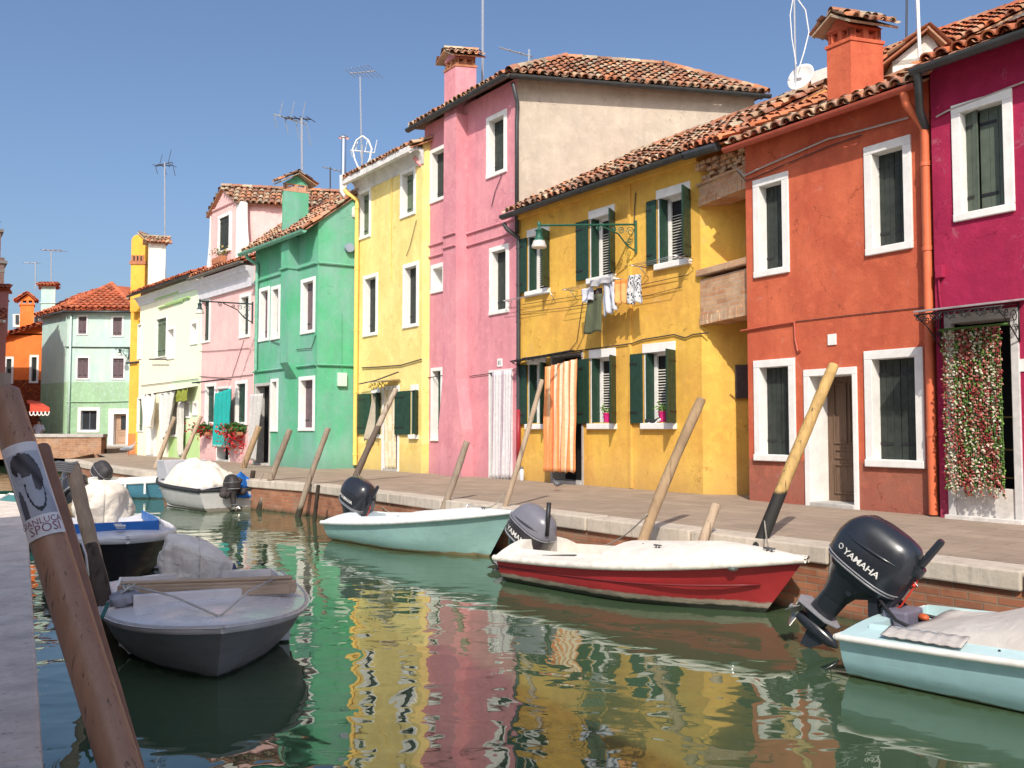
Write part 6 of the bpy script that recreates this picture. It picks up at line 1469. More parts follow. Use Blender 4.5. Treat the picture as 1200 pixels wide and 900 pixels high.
# ================================================================== MOORING POLES
def pole(label, base, top, r0, r1, mat, group='mooring poles along the quay', bend=.05, zlow=-.6, seed=1, cap=None, name='mooring_pole', n=10, parent=None, lumps=.06):
    base = V(base); top = V(top); d = top-base; b2 = base+d*((zlow-base.z)/d.z) if d.z else base
    rr = random.Random(seed); pts = []; rad = []
    ax = d.cross(V((0, 1, 0))).normalized(); ay = d.cross(ax).normalized(); N = 24; ph = rr.uniform(0, 6)
    for i in range(N+1):
        t = i/N; pts.append(lerp(b2, top, t)+ax*bend*math.sin(t*math.pi)*math.sin(ph)+ay*bend*math.sin(t*math.pi*1.5+ph)*.6)
        rad.append(lerp(r0, r1, t)*(1+rr.uniform(-lumps, lumps)))
    rad.append(rad[-1]*.86); pts.append(pts[-1]+d.normalized()*.012)
    mb = MB(); mb.tube(pts, rad, 14)
    ob = mb.build(name, mat, None, smooth=True, autosm=50)
    tag(ob, label, 'mooring pole', group); return ob, pts, rad
PW_GREY = pole_mat('grey_weathered_pole', (.34, .27, .2), (.22, .17, .13)); PW_PALE = pole_mat('pale_weathered_pole', (.50, .38, .27), (.36, .26, .18)); PW_TAN = pole_mat('tan_pole', (.42, .29, .17), (.30, .20, .12)); PW_DK = pole_mat('dark_pole', (.06, .045, .035), (.035, .028, .022))
def two_coat(name, up_, lo_, zc, wv=.03):
    t = NT(name); n = t.noise(t.mapping((22, 22, 1.5)), 1, 5, .7); n2 = t.noise(t.mapping((1, 1, 1)), 6, 4)
    n4 = t.noise(t.mapping((34, 34, .7)), 1, 3); a = t.mix(t.ramp(n, [(.3, 0), (.75, 1)]), up_, sc3(up_, .55)); a = t.mix(t.ramp(n2, [(.5, 0), (.68, .6)]), a, sc3(up_, .4)); a = t.mix(t.ramp(n4, [(.62, 0), (.66, .8)]), a, (.06, .04, .025))
    z = t.math('ADD', t.xyz()[2], t.math('MULTIPLY', t.math('SUBTRACT', n2, .5), wv*4)); a = t.mix(t.math('MULTIPLY', t.math('SUBTRACT', zc, z), 30, True), a, lo_)
    t.base(a); t.rough(.7, .3); t.bump(n, .6, .01); return t.m
# each pole: pixel of foot on the water/quay edge, depth, pixel of head
def pp(label, xb, yb, zb, xt, yt, dY, r0, r1, mat, **k):
    b = onz(xb, yb, zb); t = onY(xt, yt, b.y+dY); return pole(label, b, t, r0, r1, mat, **k)
MY = two_coat('ochre_and_black_pole', (.60, .38, .14), (.022, .020, .018), onz(893, 637, ZQ).z+.52)
pp('bright ochre pole with a black painted foot leaning before the red house', 893, 637, .64, 977, 428, .25, .076, .062, MY, seed=3, bend=.02)
pp('thick tan timber pole with long cracks leaning in front of the golden yellow house', 757, 637, .55, 822, 468, .2, .070, .058, PW_TAN, seed=4)
pp('slim bleached pole leaning across the orange striped curtain', 588, 600, .62, 635, 446, .15, .046, .038, PW_PALE, seed=5)
pp('short pale pole leaning in front of the rose pink house', 519, 589, .66, 547, 518, .1, .06, .055, PW_GREY, seed=6)
pf, pts_f, rad_f = pp('tall pole with a pale upper and dark lower length before the pale yellow door', 415, 568, .62, 464, 456, .2, .09, .06, two_coat('two_tone_pole', (.52, .42, .32), (.12, .09, .07), 2.0, .02), seed=7)
pp('straight weathered pole standing in the water left of the charcoal outboard', 351, 606, 0, 384.5, 502, .2, .068, .06, PW_GREY, seed=8, bend=.05)
pp('grey pole standing in the water in front of the emerald house', 304, 598, 0, 340, 504, .2, .085, .07, PW_GREY, seed=9, bend=.05)
pp('thick brown pole leaning against the grey curtained doorway', 281, 556, .5, 304, 500, .2, .10, .09, PW_TAN, seed=10)
pp('long slender pole rising behind the grey covered boat', 207, 556, .5, 236, 488, .2, .085, .06, PW_PALE, seed=11)
pp('slender pale pole before the cream house door', 180, 555, .5, 205, 489, .2, .085, .065, PW_PALE, seed=12)
pp('short broken stake with a frayed head beside the red boat', 828, 634, .62, 839, 592, .1, .045, .055, PW_PALE, seed=13, group='stakes in the water')
pp('thin dark stake in the water left of the aqua boat', 369, 612, 0, 373, 569, 0, .045, .04, PW_DK, seed=14, group='stakes in the water', bend=.02)
pp('dark twin stake close beside the emerald house pole', 310, 598, 0, 316, 563, 0, .06, .05, PW_DK, seed=15, group='stakes in the water')
pp('short rusty stake on the quay edge behind the tarpaulins', 295, 575, .4, 297, 552, 0, .06, .06, PW_DK, seed=16, group='stakes in the water')
pp('rope wound weathered post standing in the water beside the blue edged boat', 130, 740, 0, 87, 546, .3, .072, .066, PW_PALE, seed=17, bend=.05, zlow=-.9)
pp('dark rotten post leaning below the rope wound post', 146, 770, 0, 104, 640, .3, .075, .07, pole_mat('rotten_pole', (.13, .10, .08), (.08, .06, .05)), seed=18, zlow=-.9)
M_P2 = paint('reddish_brown_pole', (.24, .12, .08), .5, .2, 9, .3, .2)
pole('slim reddish brown pole right behind the poster pole', onY(150, 880, 3.72), onY(50, 526, 4.3), .04, .036, M_P2, bend=.008, seed=19)
# near poster pole
def smooth_pole():
    t = NT('sanded_brown_pole'); n = t.noise(t.mapping((20, 20, .8)), 1, 5, .6, .3); n2 = t.noise(t.mapping((1, 1, 1)), 2, 3)
    a = t.mix(t.ramp(n, [(.3, 0), (.7, 1)]), (.40, .22, .14), (.31, .165, .105)); a = t.mix(t.ramp(n2, [(.45, 0), (.8, .4)]), a, (.24, .13, .09)); n5 = t.noise(t.mapping((60, 60, .9)), 1, 4, .6, .2); a = t.mix(t.ramp(n5, [(.60, 0), (.66, .75)]), a, (.10, .055, .04)); n6 = t.noise(t.mapping((1, 1, 1)), 24, 4, .7); a = t.mix(t.ramp(n6, [(.6, 0), (.7, .4)]), a, (.45, .30, .22))
    t.base(a); t.rough(.42, .45); t.bump(t.math('SUBTRACT', n, t.ramp(n5, [(.58, 0), (.66, 1)])), .35, .006); return t.m
M_P1 = smooth_pole()
pb = V((onY(166, 1000, 3.3).x, 3.3, 0)); pt = onY(3, 462, 3.75); pb = onY(160, 960, 3.38)
near, ptsN, radN = pole('smooth brown pole with a torn wedding poster leaning in the left foreground', pb, pt, .080, .068, M_P1, bend=.0, seed=20, zlow=-1.0, lumps=.004)
# frayed top chip
m = MB(); tp = ptsN[-1]; m.prism([tp+V((-.05, -.02, -.01)), tp+V((.03, -.04, -.01)), tp+V((.02, .03, -.01))], V((-.01, .02, .09))); ch = m.build('splinter', paint('pale_splinter', (.42, .33, .26), .9), near)
# poster wrapped round it
axd = (pt-pb).normalized(); view = (V((0, 0, H))-pt); side = axd.cross(view).normalized(); frt = side.cross(axd).normalized()
if frt.dot(view) < 0: frt = -frt
sx = side if side.x > 0 else -side
zP = lambda py: slide_pole(py)
def slide_pole(py):
    best = None
    for k in range(400):
        p = lerp(pb, pt, k/400); r_ = H+0
        yy = 503-(p.z-H)*F/p.y
        if best is None or abs(yy-py) < best[0]: best = (abs(yy-py), k/400, p)
    return best[1]
s0, s1 = slide_pole(632), slide_pole(527)
def pol(u, v, off=.0025):      # u -1..1 across (angle), v 0..1 up
    c = lerp(pb, pt, lerp(s0, s1, v)); a = u*1.08+.0; rr = lerp(.0735, .0705, v)+off
    return c+(sx*math.sin(a)+frt*math.cos(a))*rr
def art(u, v):      # a woman seen from behind, head turned: grey tones
    x, y = u*2-1, v
    if y < .215 or y > .985 or x < -.86 or x > .93: return (.80, .77, .77)
    if y > .90: return (.74, .71, .73)
    X_, Y_ = x, (y-.215)/.685
    bg = (.50, .52, .58)
    body = (.34, .36, .42); hair = (.035, .03, .035)
    c = bg
    sh = ((X_-.1)/.78)**2+((Y_-.02)/.56)**2 < 1          # shoulders and back
    arm = ((X_+.62)/.16)**2+((Y_-.14)/.3)**2 < 1
    neck = abs(X_+.1) < .2 and .45 < Y_ < .72
    face = ((X_+.42)/.26)**2+((Y_-.66)/.17)**2 < 1
    if sh or neck: c = (.42-.10*X_, .44-.1*X_, .50-.1*X_)
    if arm: c = (.10, .10, .12)
    if face: c = (.44, .45, .5)
    hr = ((X_+.12)/.62)**2+((Y_-.80)/.19)**2 < 1 or (X_ > .12 and ((X_-.30)/.34)**2+((Y_-.62)/.25)**2 < 1)
    if hr:
        st = .5+.5*math.sin(9*X_+14*Y_); c = (.035+.07*st, .03+.065*st, .035+.07*st)
    if ((X_+.40)/.09)**2+((Y_-.64)/.06)**2 < 1: c = (.40, .41, .46)
    rb = ((X_-.12)/.42)**2+((Y_-.42)/.34)**2       # bead string
    if .80 < rb < 1.12 and Y_ < .52: c = (.03, .03, .04)
    return c
m = MB(); m.grid(lambda u, v: pol(u*2-1, v), 44, 60, art); ps = m.build('poster', vcol('poster_print', .5, .3), near, smooth=True)
def wrap_text(word, size, v0, uc, name, mat):
    cu = bpy.data.curves.new('word', 'FONT'); cu.body = word; cu.size = size; cu.align_x = 'CENTER'; cu.resolution_u = 2
    to = bpy.data.objects.new('word', cu); col.objects.link(to); dg = bpy.context.evaluated_depsgraph_get(); me = bpy.data.meshes.new_from_object(to.evaluated_get(dg)); bpy.data.objects.remove(to)
    mb = MB(); L = (pt-pb).length*(s1-s0); mb.add([pol(uc+v.co.x/.08/1.08*1.0, v0+v.co.y/L, .0045) for v in me.vertices], [list(p.vertices) for p in me.polygons]); return mb.build(name, mat, ps)
INK = paint('violet_red_ink', (.26, .09, .14), .6, .1)
wrap_text('GIANLUCA', .036, .128, -.12, 'lettering', INK); wrap_text('SPOSI', .052, .035, .02, 'lettering', INK)
# metal hook and blue green rope near the posts
m = MB(); p = onY(96, 640, 6.4); m.tube([p+V((-.06, 0, .06)), p+V((.0, 0, .02)), p+V((.03, 0, -.06)), p+V((.05, 0, -.2)), p+V((.04, 0, -.28)), p+V((-.02, 0, -.32))], .008, 6)
o = m.build('mooring_hook', STEEL, smooth=True); tag(o, 'bent white metal hook fixed to the reddish brown pole', 'hook')
a = onY(112, 722, 6.6); b = bF.P(2.0, -.78, .56); m = MB(); m.tube([a, lerp(a, b, .5)+V((0, 0, -.06)), b], .016, 8); m.tube([a, a+V((-.06, 0, -.12)), a+V((.02, 0, -.2))], .014, 6)
o = m.build('mooring_rope', paint('teal_rope', (.02, .14, .11), .8), smooth=True); tag(o, 'teal rope tying the blunt grey boat to the posts', 'rope')
m = MB(); a = onY(76, 552, onz(130, 740, 0).y+.25)
for k in range(5): m.tube([a+V((.11*math.cos(t), .11*math.sin(t), .02*k+.01*math.sin(3*t))) for t in [q*math.pi/6 for q in range(13)]], .010, 5)
for k in range(6): m.tube([a+V((.1*math.cos(k), .1*math.sin(k), .02)), a+V((.13*math.cos(k), .13*math.sin(k), -.1-.02*k))], .006, 4)
o = m.build('rope_binding', paint('frayed_rope', (.5, .46, .4), .95), smooth=True); tag(o, 'frayed rope wound round the head of the weathered post', 'rope')
def rope(label, a, b, sag, r=.009, mat=None, name='mooring_rope'):
    a, b = V(a), V(b); m = MB(); n = 14
    m.tube([lerp(a, b, k/n)+V((0, 0, -sag*4*(k/n)*(1-k/n))) for k in range(n+1)], r, 5); o = m.build(name, mat or paint('grey_mooring_rope', (.30, .27, .22), .9, .3, 20), smooth=True); tag(o, label, 'rope')
def on_pole(px, py, z): return onz(px, py, z)
rope('thin rope from the red boat bow to the black foot of the ochre pole', bR.P(3.4, -.08, bR.dz(3.4, .08, .2)+.03), onz(893, 637, .64)+V((.03, 0, .25)), .06)
rope('thin rope from the aqua boat bow to the slim bleached pole', bM.P(3.4, -.08, bM.dz(3.4, .08, .13)+.03), onz(588, 600, .62)+V((.04, 0, .3)), .08)
rope('thin rope from the aqua boat stern to the two coloured pole', bM.P(.1, .6, .4), onz(415, 568, .62)+V((.06, 0, .3)), .12)
rope('thin rope from the grey covered boat to the pole by the emerald house', bG.P(.1, -.6, .55), onz(304, 598, 0)+V((.1, 0, .9)), .12)
rope('thin rope from the red boat stern to the thick tan pole', bR.P(.25, .6, .36), onz(757, 637, .55)+V((.02, .0, .35)), .15)
# ================================================================== STREET LAMPS
M_LG = paint('verdigris_lamp_paint', (.02, .11, .07), .45, .25, 8, .4); M_GL = paint('frosted_lamp_glass', (.62, .58, .54), .35, .1, 8, .5); M_LD = paint('dark_lamp_paint', (.03, .05, .05), .5, .2)
def lamp(label, W, E, hgt, mat, s=1.0, ls=.68):
    """W wall fixing (top), E arm end; scrolls under the wall end"""
    W, E = V(W), V(E); root = thing('street_lamp', label, 'street lamp', W, 'wall lamps on scrolled arms'); d = (E-W); L = d.length; d.normalize()
    m = MB(); m.tube([W, E], .022*s, 8); m.tube([W+up*.08, W-up*.62*s], .028*s, 8); m.tube([W-up*.58*s, W-up*.45*s+d*.26*s, W-up*.2*s+d*.5*s, W-up*.03+d*.95*s], .017*s, 6)
    for (x, z, sz, sg) in ((.16, -.15, .11, 1), (.2, -.36, .09, -1), (.42, -.13, .09, 1), (.62, -.09, .06, -1), (1.05, -.08, .07, 1)): scroll(m, W+d*x*s+up*z*s, d, up, sz*s, 1.6, .010*s, sg)
    br = m.build('bracket', mat, root, smooth=True, autosm=50)
    m = MB(); s = ls; z = lambda k: E+up*k*s
    m.tube([z(.10), z(.08), z(.0), z(-.06), z(-.10), z(-.14), z(-.18), z(-.30), z(-.36), z(-.44)], [.03*s, .05*s, .05*s, .03*s, .05*s, .12*s, .09*s, .09*s, .11*s, .17*s], 16); hd_ = m.build('lantern', mat, root, smooth=True, autosm=45)
    m = MB(); m.tube([z(-.43), z(-.47), z(-.58), z(-.62)], [.165*s, .17*s, .215*s, .20*s], 18); m.build('lamp_shade', M_GL, hd_, smooth=True, autosm=50); return root
f = f_yel; Wp = f.at(745, 263, .03); E_ = f.P(f.u(745, 263)-.0, 0, 2.35); zE = H+(503-258)*E_.y/F
k = (632-600)/F; so_ = slide(V((Wp.x, Wp.y, 0)), f.n, 632); E_ = V((Wp.x, Wp.y, 0))+f.n*so_; lamp('green wall lamp on a long scrolled arm before the golden yellow house', Wp, V((E_.x, E_.y, H+(503-262)*E_.y/F)), .6, M_LG, .95)
Wp = f_gre.P(.03, f_gre.z(298, 357), .1); so_ = slide(V((Wp.x, Wp.y, 0)), f_lpk.n, 232); E_ = V((Wp.x, Wp.y, 0))+f_lpk.n*so_; lamp('dark wall lamp on a scrolled arm between the emerald and shell pink houses', Wp, V((E_.x, E_.y, H+(503-352)*E_.y/F)), .6, M_LD, 1.1)
Wp = onY(151, 409, 51.9); lamp('small wall lamp on the mint corner house', Wp, onY(140.5, 408, 51.2), .5, M_LD, 1.0)
# ================================================================== AERIALS
ALU = paint('aerial_aluminium', (.5, .5, .52), .4, .1, 8, .5, 0, .6); ALD = paint('aerial_dark', (.06, .06, .08), .5, .1)
def aerial(label, x, yb, yt, Y, r, mat, yagis=(), name='tv_aerial', loops=None):
    p = onY(x[0], yb, Y); q = onY(x[1], yt, Y); root = thing(name, label, 'tv aerial', p, 'rooftop tv aerials'); m = MB(); m.tube([p, q], r, 6); m.build('mast', mat, root)
    for (yy, px0, px1, n, el, mt, tilt, elv) in yagis:
        z = onY(x[1], yy, Y).z; a = V((onY(px0, yy, Y).x, Y, z)); b = V((onY(px1, yy, Y).x, Y+.3, z+tilt)); m = MB(); m.tube([a, b], r*.7, 5)
        for k in range(n):
            c = lerp(a, b, k/(n-1)); w_ = el*(.75+.5*(k/(n-1))); dv = V((.25, .8, .0))*w_ if not elv else V((.12*w_, .1, w_*(1 if k % 2 else -1)*.7+.05)); m.tube([c-dv*.5, c+dv*.5] if not elv else [c, c+dv], r*.4, 4)
        m.build('antenna', mt, root)
    return root
aerial('tall banded aerial beside the white chimney of the cream house', (193.5, 193), 330, 190, 42, .035, ALU, [(194, 182, 199, 5, .8, ALD, .25, 1), (194, 182, 199, 4, .6, ALD, .1, 0)])
aerial('banded aerial with a many armed head behind the green chimney', (354, 353.5), 200, 138, 31, .04, ALU, [(134, 321, 357, 7, .9, ALU, -.25, 1), (138, 333, 362, 5, .6, ALD, .05, 0)])
aerial('small dark aerial behind the roof of the emerald house', (387, 387), 240, 196, 36, .03, ALD, [(196, 379, 400, 5, .5, ALU, -.1, 0)])
aerial('high slim white aerial above the pale yellow house', (424, 422), 195, 90, 32, .03, ALU, [(86, 410, 438, 7, 1.3, ALU, .2, 0)])
rt = aerial('looped white aerial low on the roof of the pale yellow house', (424.5, 424.5), 192, 170, 30, .03, ALU, [(176, 411, 437, 6, .5, WHITE, .0, 1)]); m = MB()
for sx_ in (-1, 1):
    c = onY(424.5+sx_*7, 178, 30); m.tube([c+V((-.2*sx_, 0, .55)), c+V((0, 0, .4)), c+V((.12*sx_, 0, .1)), c+V((0.05*sx_, 0, -.25)), c+V((-.1*sx_, 0, -.6))], .03, 5)
m.build('loop', WHITE, rt)
aerial('very tall banded mast beside the pink chimney', (565.5, 566), 110, -60, 24, .035, ALU)
aerial('aerial with one long slanting boom above the rose pink house', (620, 620), 92, 58, 27, .035, ALU, [(56, 586, 623, 4, .25, ALU, -.15, 0)])
aerial('tiny double stub aerial on the ridge of the rose pink house', (778, 777), 80, 72, 24, .03, ALD)
aerial('faint aerial with a cross bar far left above the orange house', (41.5, 41.5), 340, 308, 60, .04, ALU, [(308, 28, 42, 3, .4, ALU, .05, 0)])
aerial('faint many armed aerial above the mint chimney', (60, 60), 330, 294, 56, .04, ALU, [(293, 50, 70, 5, .8, ALU, .02, 0)])
aerial('dark slim mast behind the red chimney roof', (1062, 1063), 60, -30, 17.5, .022, ALD); aerial('white curved mast rising left of the magenta gutter', (1078, 1074), 72, -30, 15, .03, WHITE)
root = thing('satellite_dish', 'white satellite dish on a thin mast between the roofs left of the red chimney', 'satellite dish', onY(937, 100, 18)); c = onY(938, 90, 18)
m = MB(); nd = V((-.75, -.62, .22)).normalized(); sx2 = nd.cross(up).normalized(); sy2 = sx2.cross(nd)
m.grid(lambda u, v: c+(sx2*math.cos(u*6.2832)*.30+sy2*math.sin(u*6.2832)*.28)*v-nd*.08*(1-v*v), 24, 6); m.build('dish', WHITE, root, smooth=True, solid=.015)
m = MB(); m.tube([onY(933, 112, 18.1), onY(930, -40, 18.1)], .022, 6); m.tube([c-nd*.05, onY(933, 92, 18.1)], .02, 6); m.build('mast', ALU, root)
m = MB(); m.tube([onY(929, 0, 18), onY(926, 18, 18), onY(928, 45, 18), onY(933, 75, 18)], .010, 5); m.tube([onY(934, -2, 18), onY(944, 12, 18), onY(948, 38, 18), onY(942, 62, 18), onY(937, 78, 18)], .012, 5); m.build('cable', WHITE, root)
# ================================================================== CURTAINS AND WASHING
def hang(name, label, f, quad, o, colfn, cat='curtain', folds=7, amp=.05, mat=None, group=None, seed=0, taper=None, nu=60, nv=24, gather=.0, otop=None):
    """quad: photo pixels of top-left, top-right, bottom-right, bottom-left; hangs o in front of the wall"""
    P4 = [f.at(x, y, o) for x, y in quad]; m = MB()
    def fn(u, v):
        a = lerp(P4[3], P4[2], u); b = lerp(P4[0], P4[1], u); p = lerp(a, b, v)
        w_ = math.sin(u*folds*6.2832+.7*math.sin(v*3+seed)+seed)*amp*(1-.35*v)+amp*.5*mnoise.noise(V((u*5, v*3, seed)))
        bow = gather*math.sin(v*math.pi)*(u-.5)
        return p+f.n*w_-f.t*bow+V((0, 0, .02*math.sin(u*folds*6.28+seed)*(1-v)))
    m.grid(fn, nu, nv, colfn); ob = m.build(name, mat or VC, None, smooth=True, solid=.008); return tag(ob, label, cat, group)
def stripes(cols, n, seed=0):
    def fn(u, v): return cols[int(u*n) % len(cols)]
    return fn
O1, O2, O3, CRM = (.72, .26, .09), (.75, .40, .20), (.66, .17, .06), (.76, .62, .44)
hang('curtain', 'orange and cream striped curtain hung before the door of the golden yellow house', f_yel, [(640, 430), (677.5, 420), (675.5, 554), (637.5, 553)], .30, stripes([O1, O2, CRM, O2, O1, O3, CRM, CRM, O2, O1, CRM, O1, O3, O2, CRM, O2, O1, O1, CRM, O2, O3, O1], 22), folds=5, amp=.05, seed=2)
WC, PC = (.60, .57, .58), (.36, .27, .33)
hang('curtain', 'white curtain with thin mauve stripes hung in the doorway of the rose pink house', f_pin, [(577, 436), (599.5, 433), (599, 560), (576, 560)], .06, stripes([WC, WC, WC, PC, WC, WC, WC, WC, PC, WC], 40), folds=6, amp=.035, seed=5)
TL = (.015, .34, .31)
hang('curtain', 'bright teal curtain hung before the door of the shell pink house', f_lpk, [(252.5, 461), (271, 455), (270, 525), (250.5, 524)], .28, lambda u, v: TL if v > .03 else (.3, .5, .45), folds=4, amp=.06, seed=7)
GC = (.50, .48, .46)
hang('curtain', 'plain grey curtain pulled aside at the dark doorway of the emerald house', f_gre, [(294, 462), (309.5, 461), (300, 541), (291.5, 538)], .3, lambda u, v: GC, folds=3, amp=.06, seed=9)
BG = (.52, .46, .36)
hang('curtain', 'short beige cloth drawn to the left beside the pale yellow door', f_pal, [(438.5, 462), (441, 470), (436, 514), (425, 516)], .15, lambda u, v: BG, folds=2, amp=.05, seed=11)
hang('curtain', 'cream lace curtain hanging in the pale yellow doorway', f_pal, [(450, 455), (465, 453), (463, 549), (451, 549)], .02, lambda u, v: (.66, .58, .42) if (int(u*7)+int(v*9)) % 3 else (.6, .5, .3), folds=3, amp=.04, seed=12)
LW = (.74, .71, .66)
hang('hanging_cloth', 'big white sheet gathered on the rail before the cream house, left one', f_whi, [(166, 464), (184, 460), (178, 502), (171, 500)], .35, lambda u, v: LW, 'washing', 3, .09, seed=13, group='cloths hung before the cream house')
hang('hanging_cloth', 'long white sheet on the rail before the cream house, middle one', f_whi, [(187, 462), (206, 458), (200, 500), (190, 520)], .35, lambda u, v: (.62, .60, .56), 'washing', 3, .09, seed=14, group='cloths hung before the cream house')
hang('awning_cloth', 'olive green cloth hung under the hood of the cream house', f_whi, [(209, 457.5), (221, 455), (219.5, 470), (206, 471)], .36, lambda u, v: (.28, .32, .05), 'cloth', 2, .05, seed=15)
hang('curtain', 'narrow grey white door curtain at the pale green end of the cream house', f_whi, [(207, 471), (216, 470), (215, 533), (208.5, 535)], .14, lambda u, v: (.56, .54, .48), folds=2, amp=.05, seed=16)
# washing under the yellow window
LG_ = 'washing pegged under the golden yellow window'; zo = .44
hang('washing', 'small grey white cloth pegged at the left end of the washing', f_yel, [(682, 339), (695, 336), (694, 351), (684, 356)], zo, lambda u, v: (.55, .56, .62), 'washing', 1.5, .03, group=LG_, nu=16, nv=10, seed=20)
hang('washing', 'dark crumpled cloth pegged between the pale cloths', f_yel, [(693, 340), (705, 337), (703.5, 352), (694, 350)], zo-.05, lambda u, v: (.08, .06, .06), 'washing', 1.5, .04, group=LG_, nu=16, nv=10, seed=21)
hang('washing', 'long olive trousers hanging lowest of the washing', f_yel, [(690, 346), (706, 344), (705, 389), (684, 391)], zo-.04, lambda u, v: (.115, .13, .075), 'washing', 1, .025, group=LG_, nu=16, nv=14, seed=22)
hang('washing', 'pale grey striped trousers pegged right of the olive ones', f_yel, [(705, 333), (719, 330), (723, 363), (707, 370)], zo, lambda u, v: (.56, .57, .62) if int(u*8) % 2 else (.44, .46, .52), 'washing', 2, .05, group=LG_, nu=18, nv=14, seed=23)
hang('washing', 'bright orange shirt pegged in the washing', f_yel, [(720, 329), (735, 327), (733, 355), (719, 356)], zo, lambda u, v: (.8, .40, .14) if v < .86 else (.82, .24, .05), 'washing', 2, .04, group=LG_, nu=18, nv=12, seed=24)
rfl = random.Random(9)
hang('washing', 'black and white patterned dress at the right end of the washing', f_yel, [(737, 323), (751, 321), (752.5, 354), (734.5, 357)], zo, lambda u, v: rfl.choice([(.62, .62, .62), (.5, .5, .5), (.06, .06, .07), (.6, .58, .6)]), 'washing', 2, .04, group=LG_, nu=22, nv=18, seed=25)
hang('washing', 'grey towel folded over the top rail of the washing', f_yel, [(692, 329), (718, 322), (719, 330), (693, 337)], zo+.05, lambda u, v: (.45, .44, .46), 'washing', 2, .03, group=LG_, nu=20, nv=6, seed=26)
# ================================================================== PLANTS
def leaves(mb, c, rx, ry, rz, n, cols, s, r, droop=0):
    for _ in range(n):
        d = V((r.gauss(0, .5), r.gauss(0, .5), r.gauss(0, .5))); p = c+V((d.x*rx, d.y*ry, d.z*rz-droop*r.random()**2)); mb.color(r.choice(cols)); a = V((r.uniform(-1, 1), r.uniform(-1, 1), r.uniform(-.3, 1))).normalized()*s*r.uniform(.6, 1.3); b = a.cross(V((r.random(), r.random(), r.random()))).normalized()*s*.5
        mb.add([p-a*.5, p+b*.5, p+a*.5, p-b*.5+V((0, 0, s*.1))], [[0, 1, 2, 3]])
GRN = [(.05, .14, .03), (.08, .2, .05), (.12, .24, .06), (.04, .1, .03)]; RED = [(.55, .02, .02), (.62, .05, .05), (.45, .01, .02), (.65, .10, .10)]; PNK = [(.5, .04, .08), (.55, .1, .1)]
rp_ = random.Random(31)
def basket(label, c, w, flowers, droop, pot=True):
    root = thing('flower_basket', label, 'flowers', c, 'window flowers on the pink house'); m = MB()
    if pot: m.hexa(c-f_lpk.t*w*.36+f_lpk.n*-.1-up*.1, f_lpk.t*w*.72, f_lpk.n*.16, up*.12); m.build('planter', TERRA, root, bevel=.02)
    m = MB(); leaves(m, c+up*.15, w*.5, .16, .16, 420, GRN, .17, rp_); m.build('foliage', VC, root)
    m = MB(); leaves(m, c+up*.12-f_lpk.t*w*.12+f_lpk.n*.1, w*.6, .2, .2, 330, flowers, .15, rp_, droop); m.build('blossom', VC, root)
basket('small red geranium basket left of the teal curtain', f_lpk.at(240, 507, .22), .75, RED, .1)
basket('large trailing red geranium basket right of the teal curtain', f_lpk.at(277, 507, .25), 1.0, RED, .75)
root = thing('flower_box', 'terracotta flower box with thin yellowing plants below the dormer window', 'flowers', f_lpk.at(260, 303, .18), 'window flowers on the pink house'); c = f_lpk.at(260, 305, .18)
m = MB(); m.hexa(c-f_lpk.t*.45-up*.16, f_lpk.t*.9, f_lpk.n*.22, up*.26); m.build('planter', TERRA, root, bevel=.03); m = MB(); leaves(m, c+up*.3, .4, .16, .26, 90, [(.25, .26, .08), (.4, .33, .1), (.1, .16, .05)], .13, rp_); m.build('foliage', VC, root)
def flowerpot(label, x, yb, h_, o):
    p = f_yel.at(x, yb, o); root = thing('flower_pot', label, 'potted plant', p, 'magenta pots on the yellow window sills')
    m = MB(); m.tube([p, p+up*h_*.86, p+up*h_*.87, p+up*h_], [h_*.30, h_*.42, h_*.47, h_*.47], 14); m.build('pot', paint('magenta_plastic', (.56, .02, .16), .4, .08), root, smooth=True, autosm=40)
    m = MB(); leaves(m, p+up*(h_+.06), .14, .12, .10, 60, [(.2, .42, .05), (.3, .5, .08), (.12, .3, .04)], .07, rp_); m.build('foliage', VC, root)
flowerpot('magenta pot with a bright green plant on the sill beside the striped curtain', 711.5, 495, .2, -.06); flowerpot('magenta pot with a bushy green plant on the sill nearest the brick arch', 777, 495, .22, -.06)
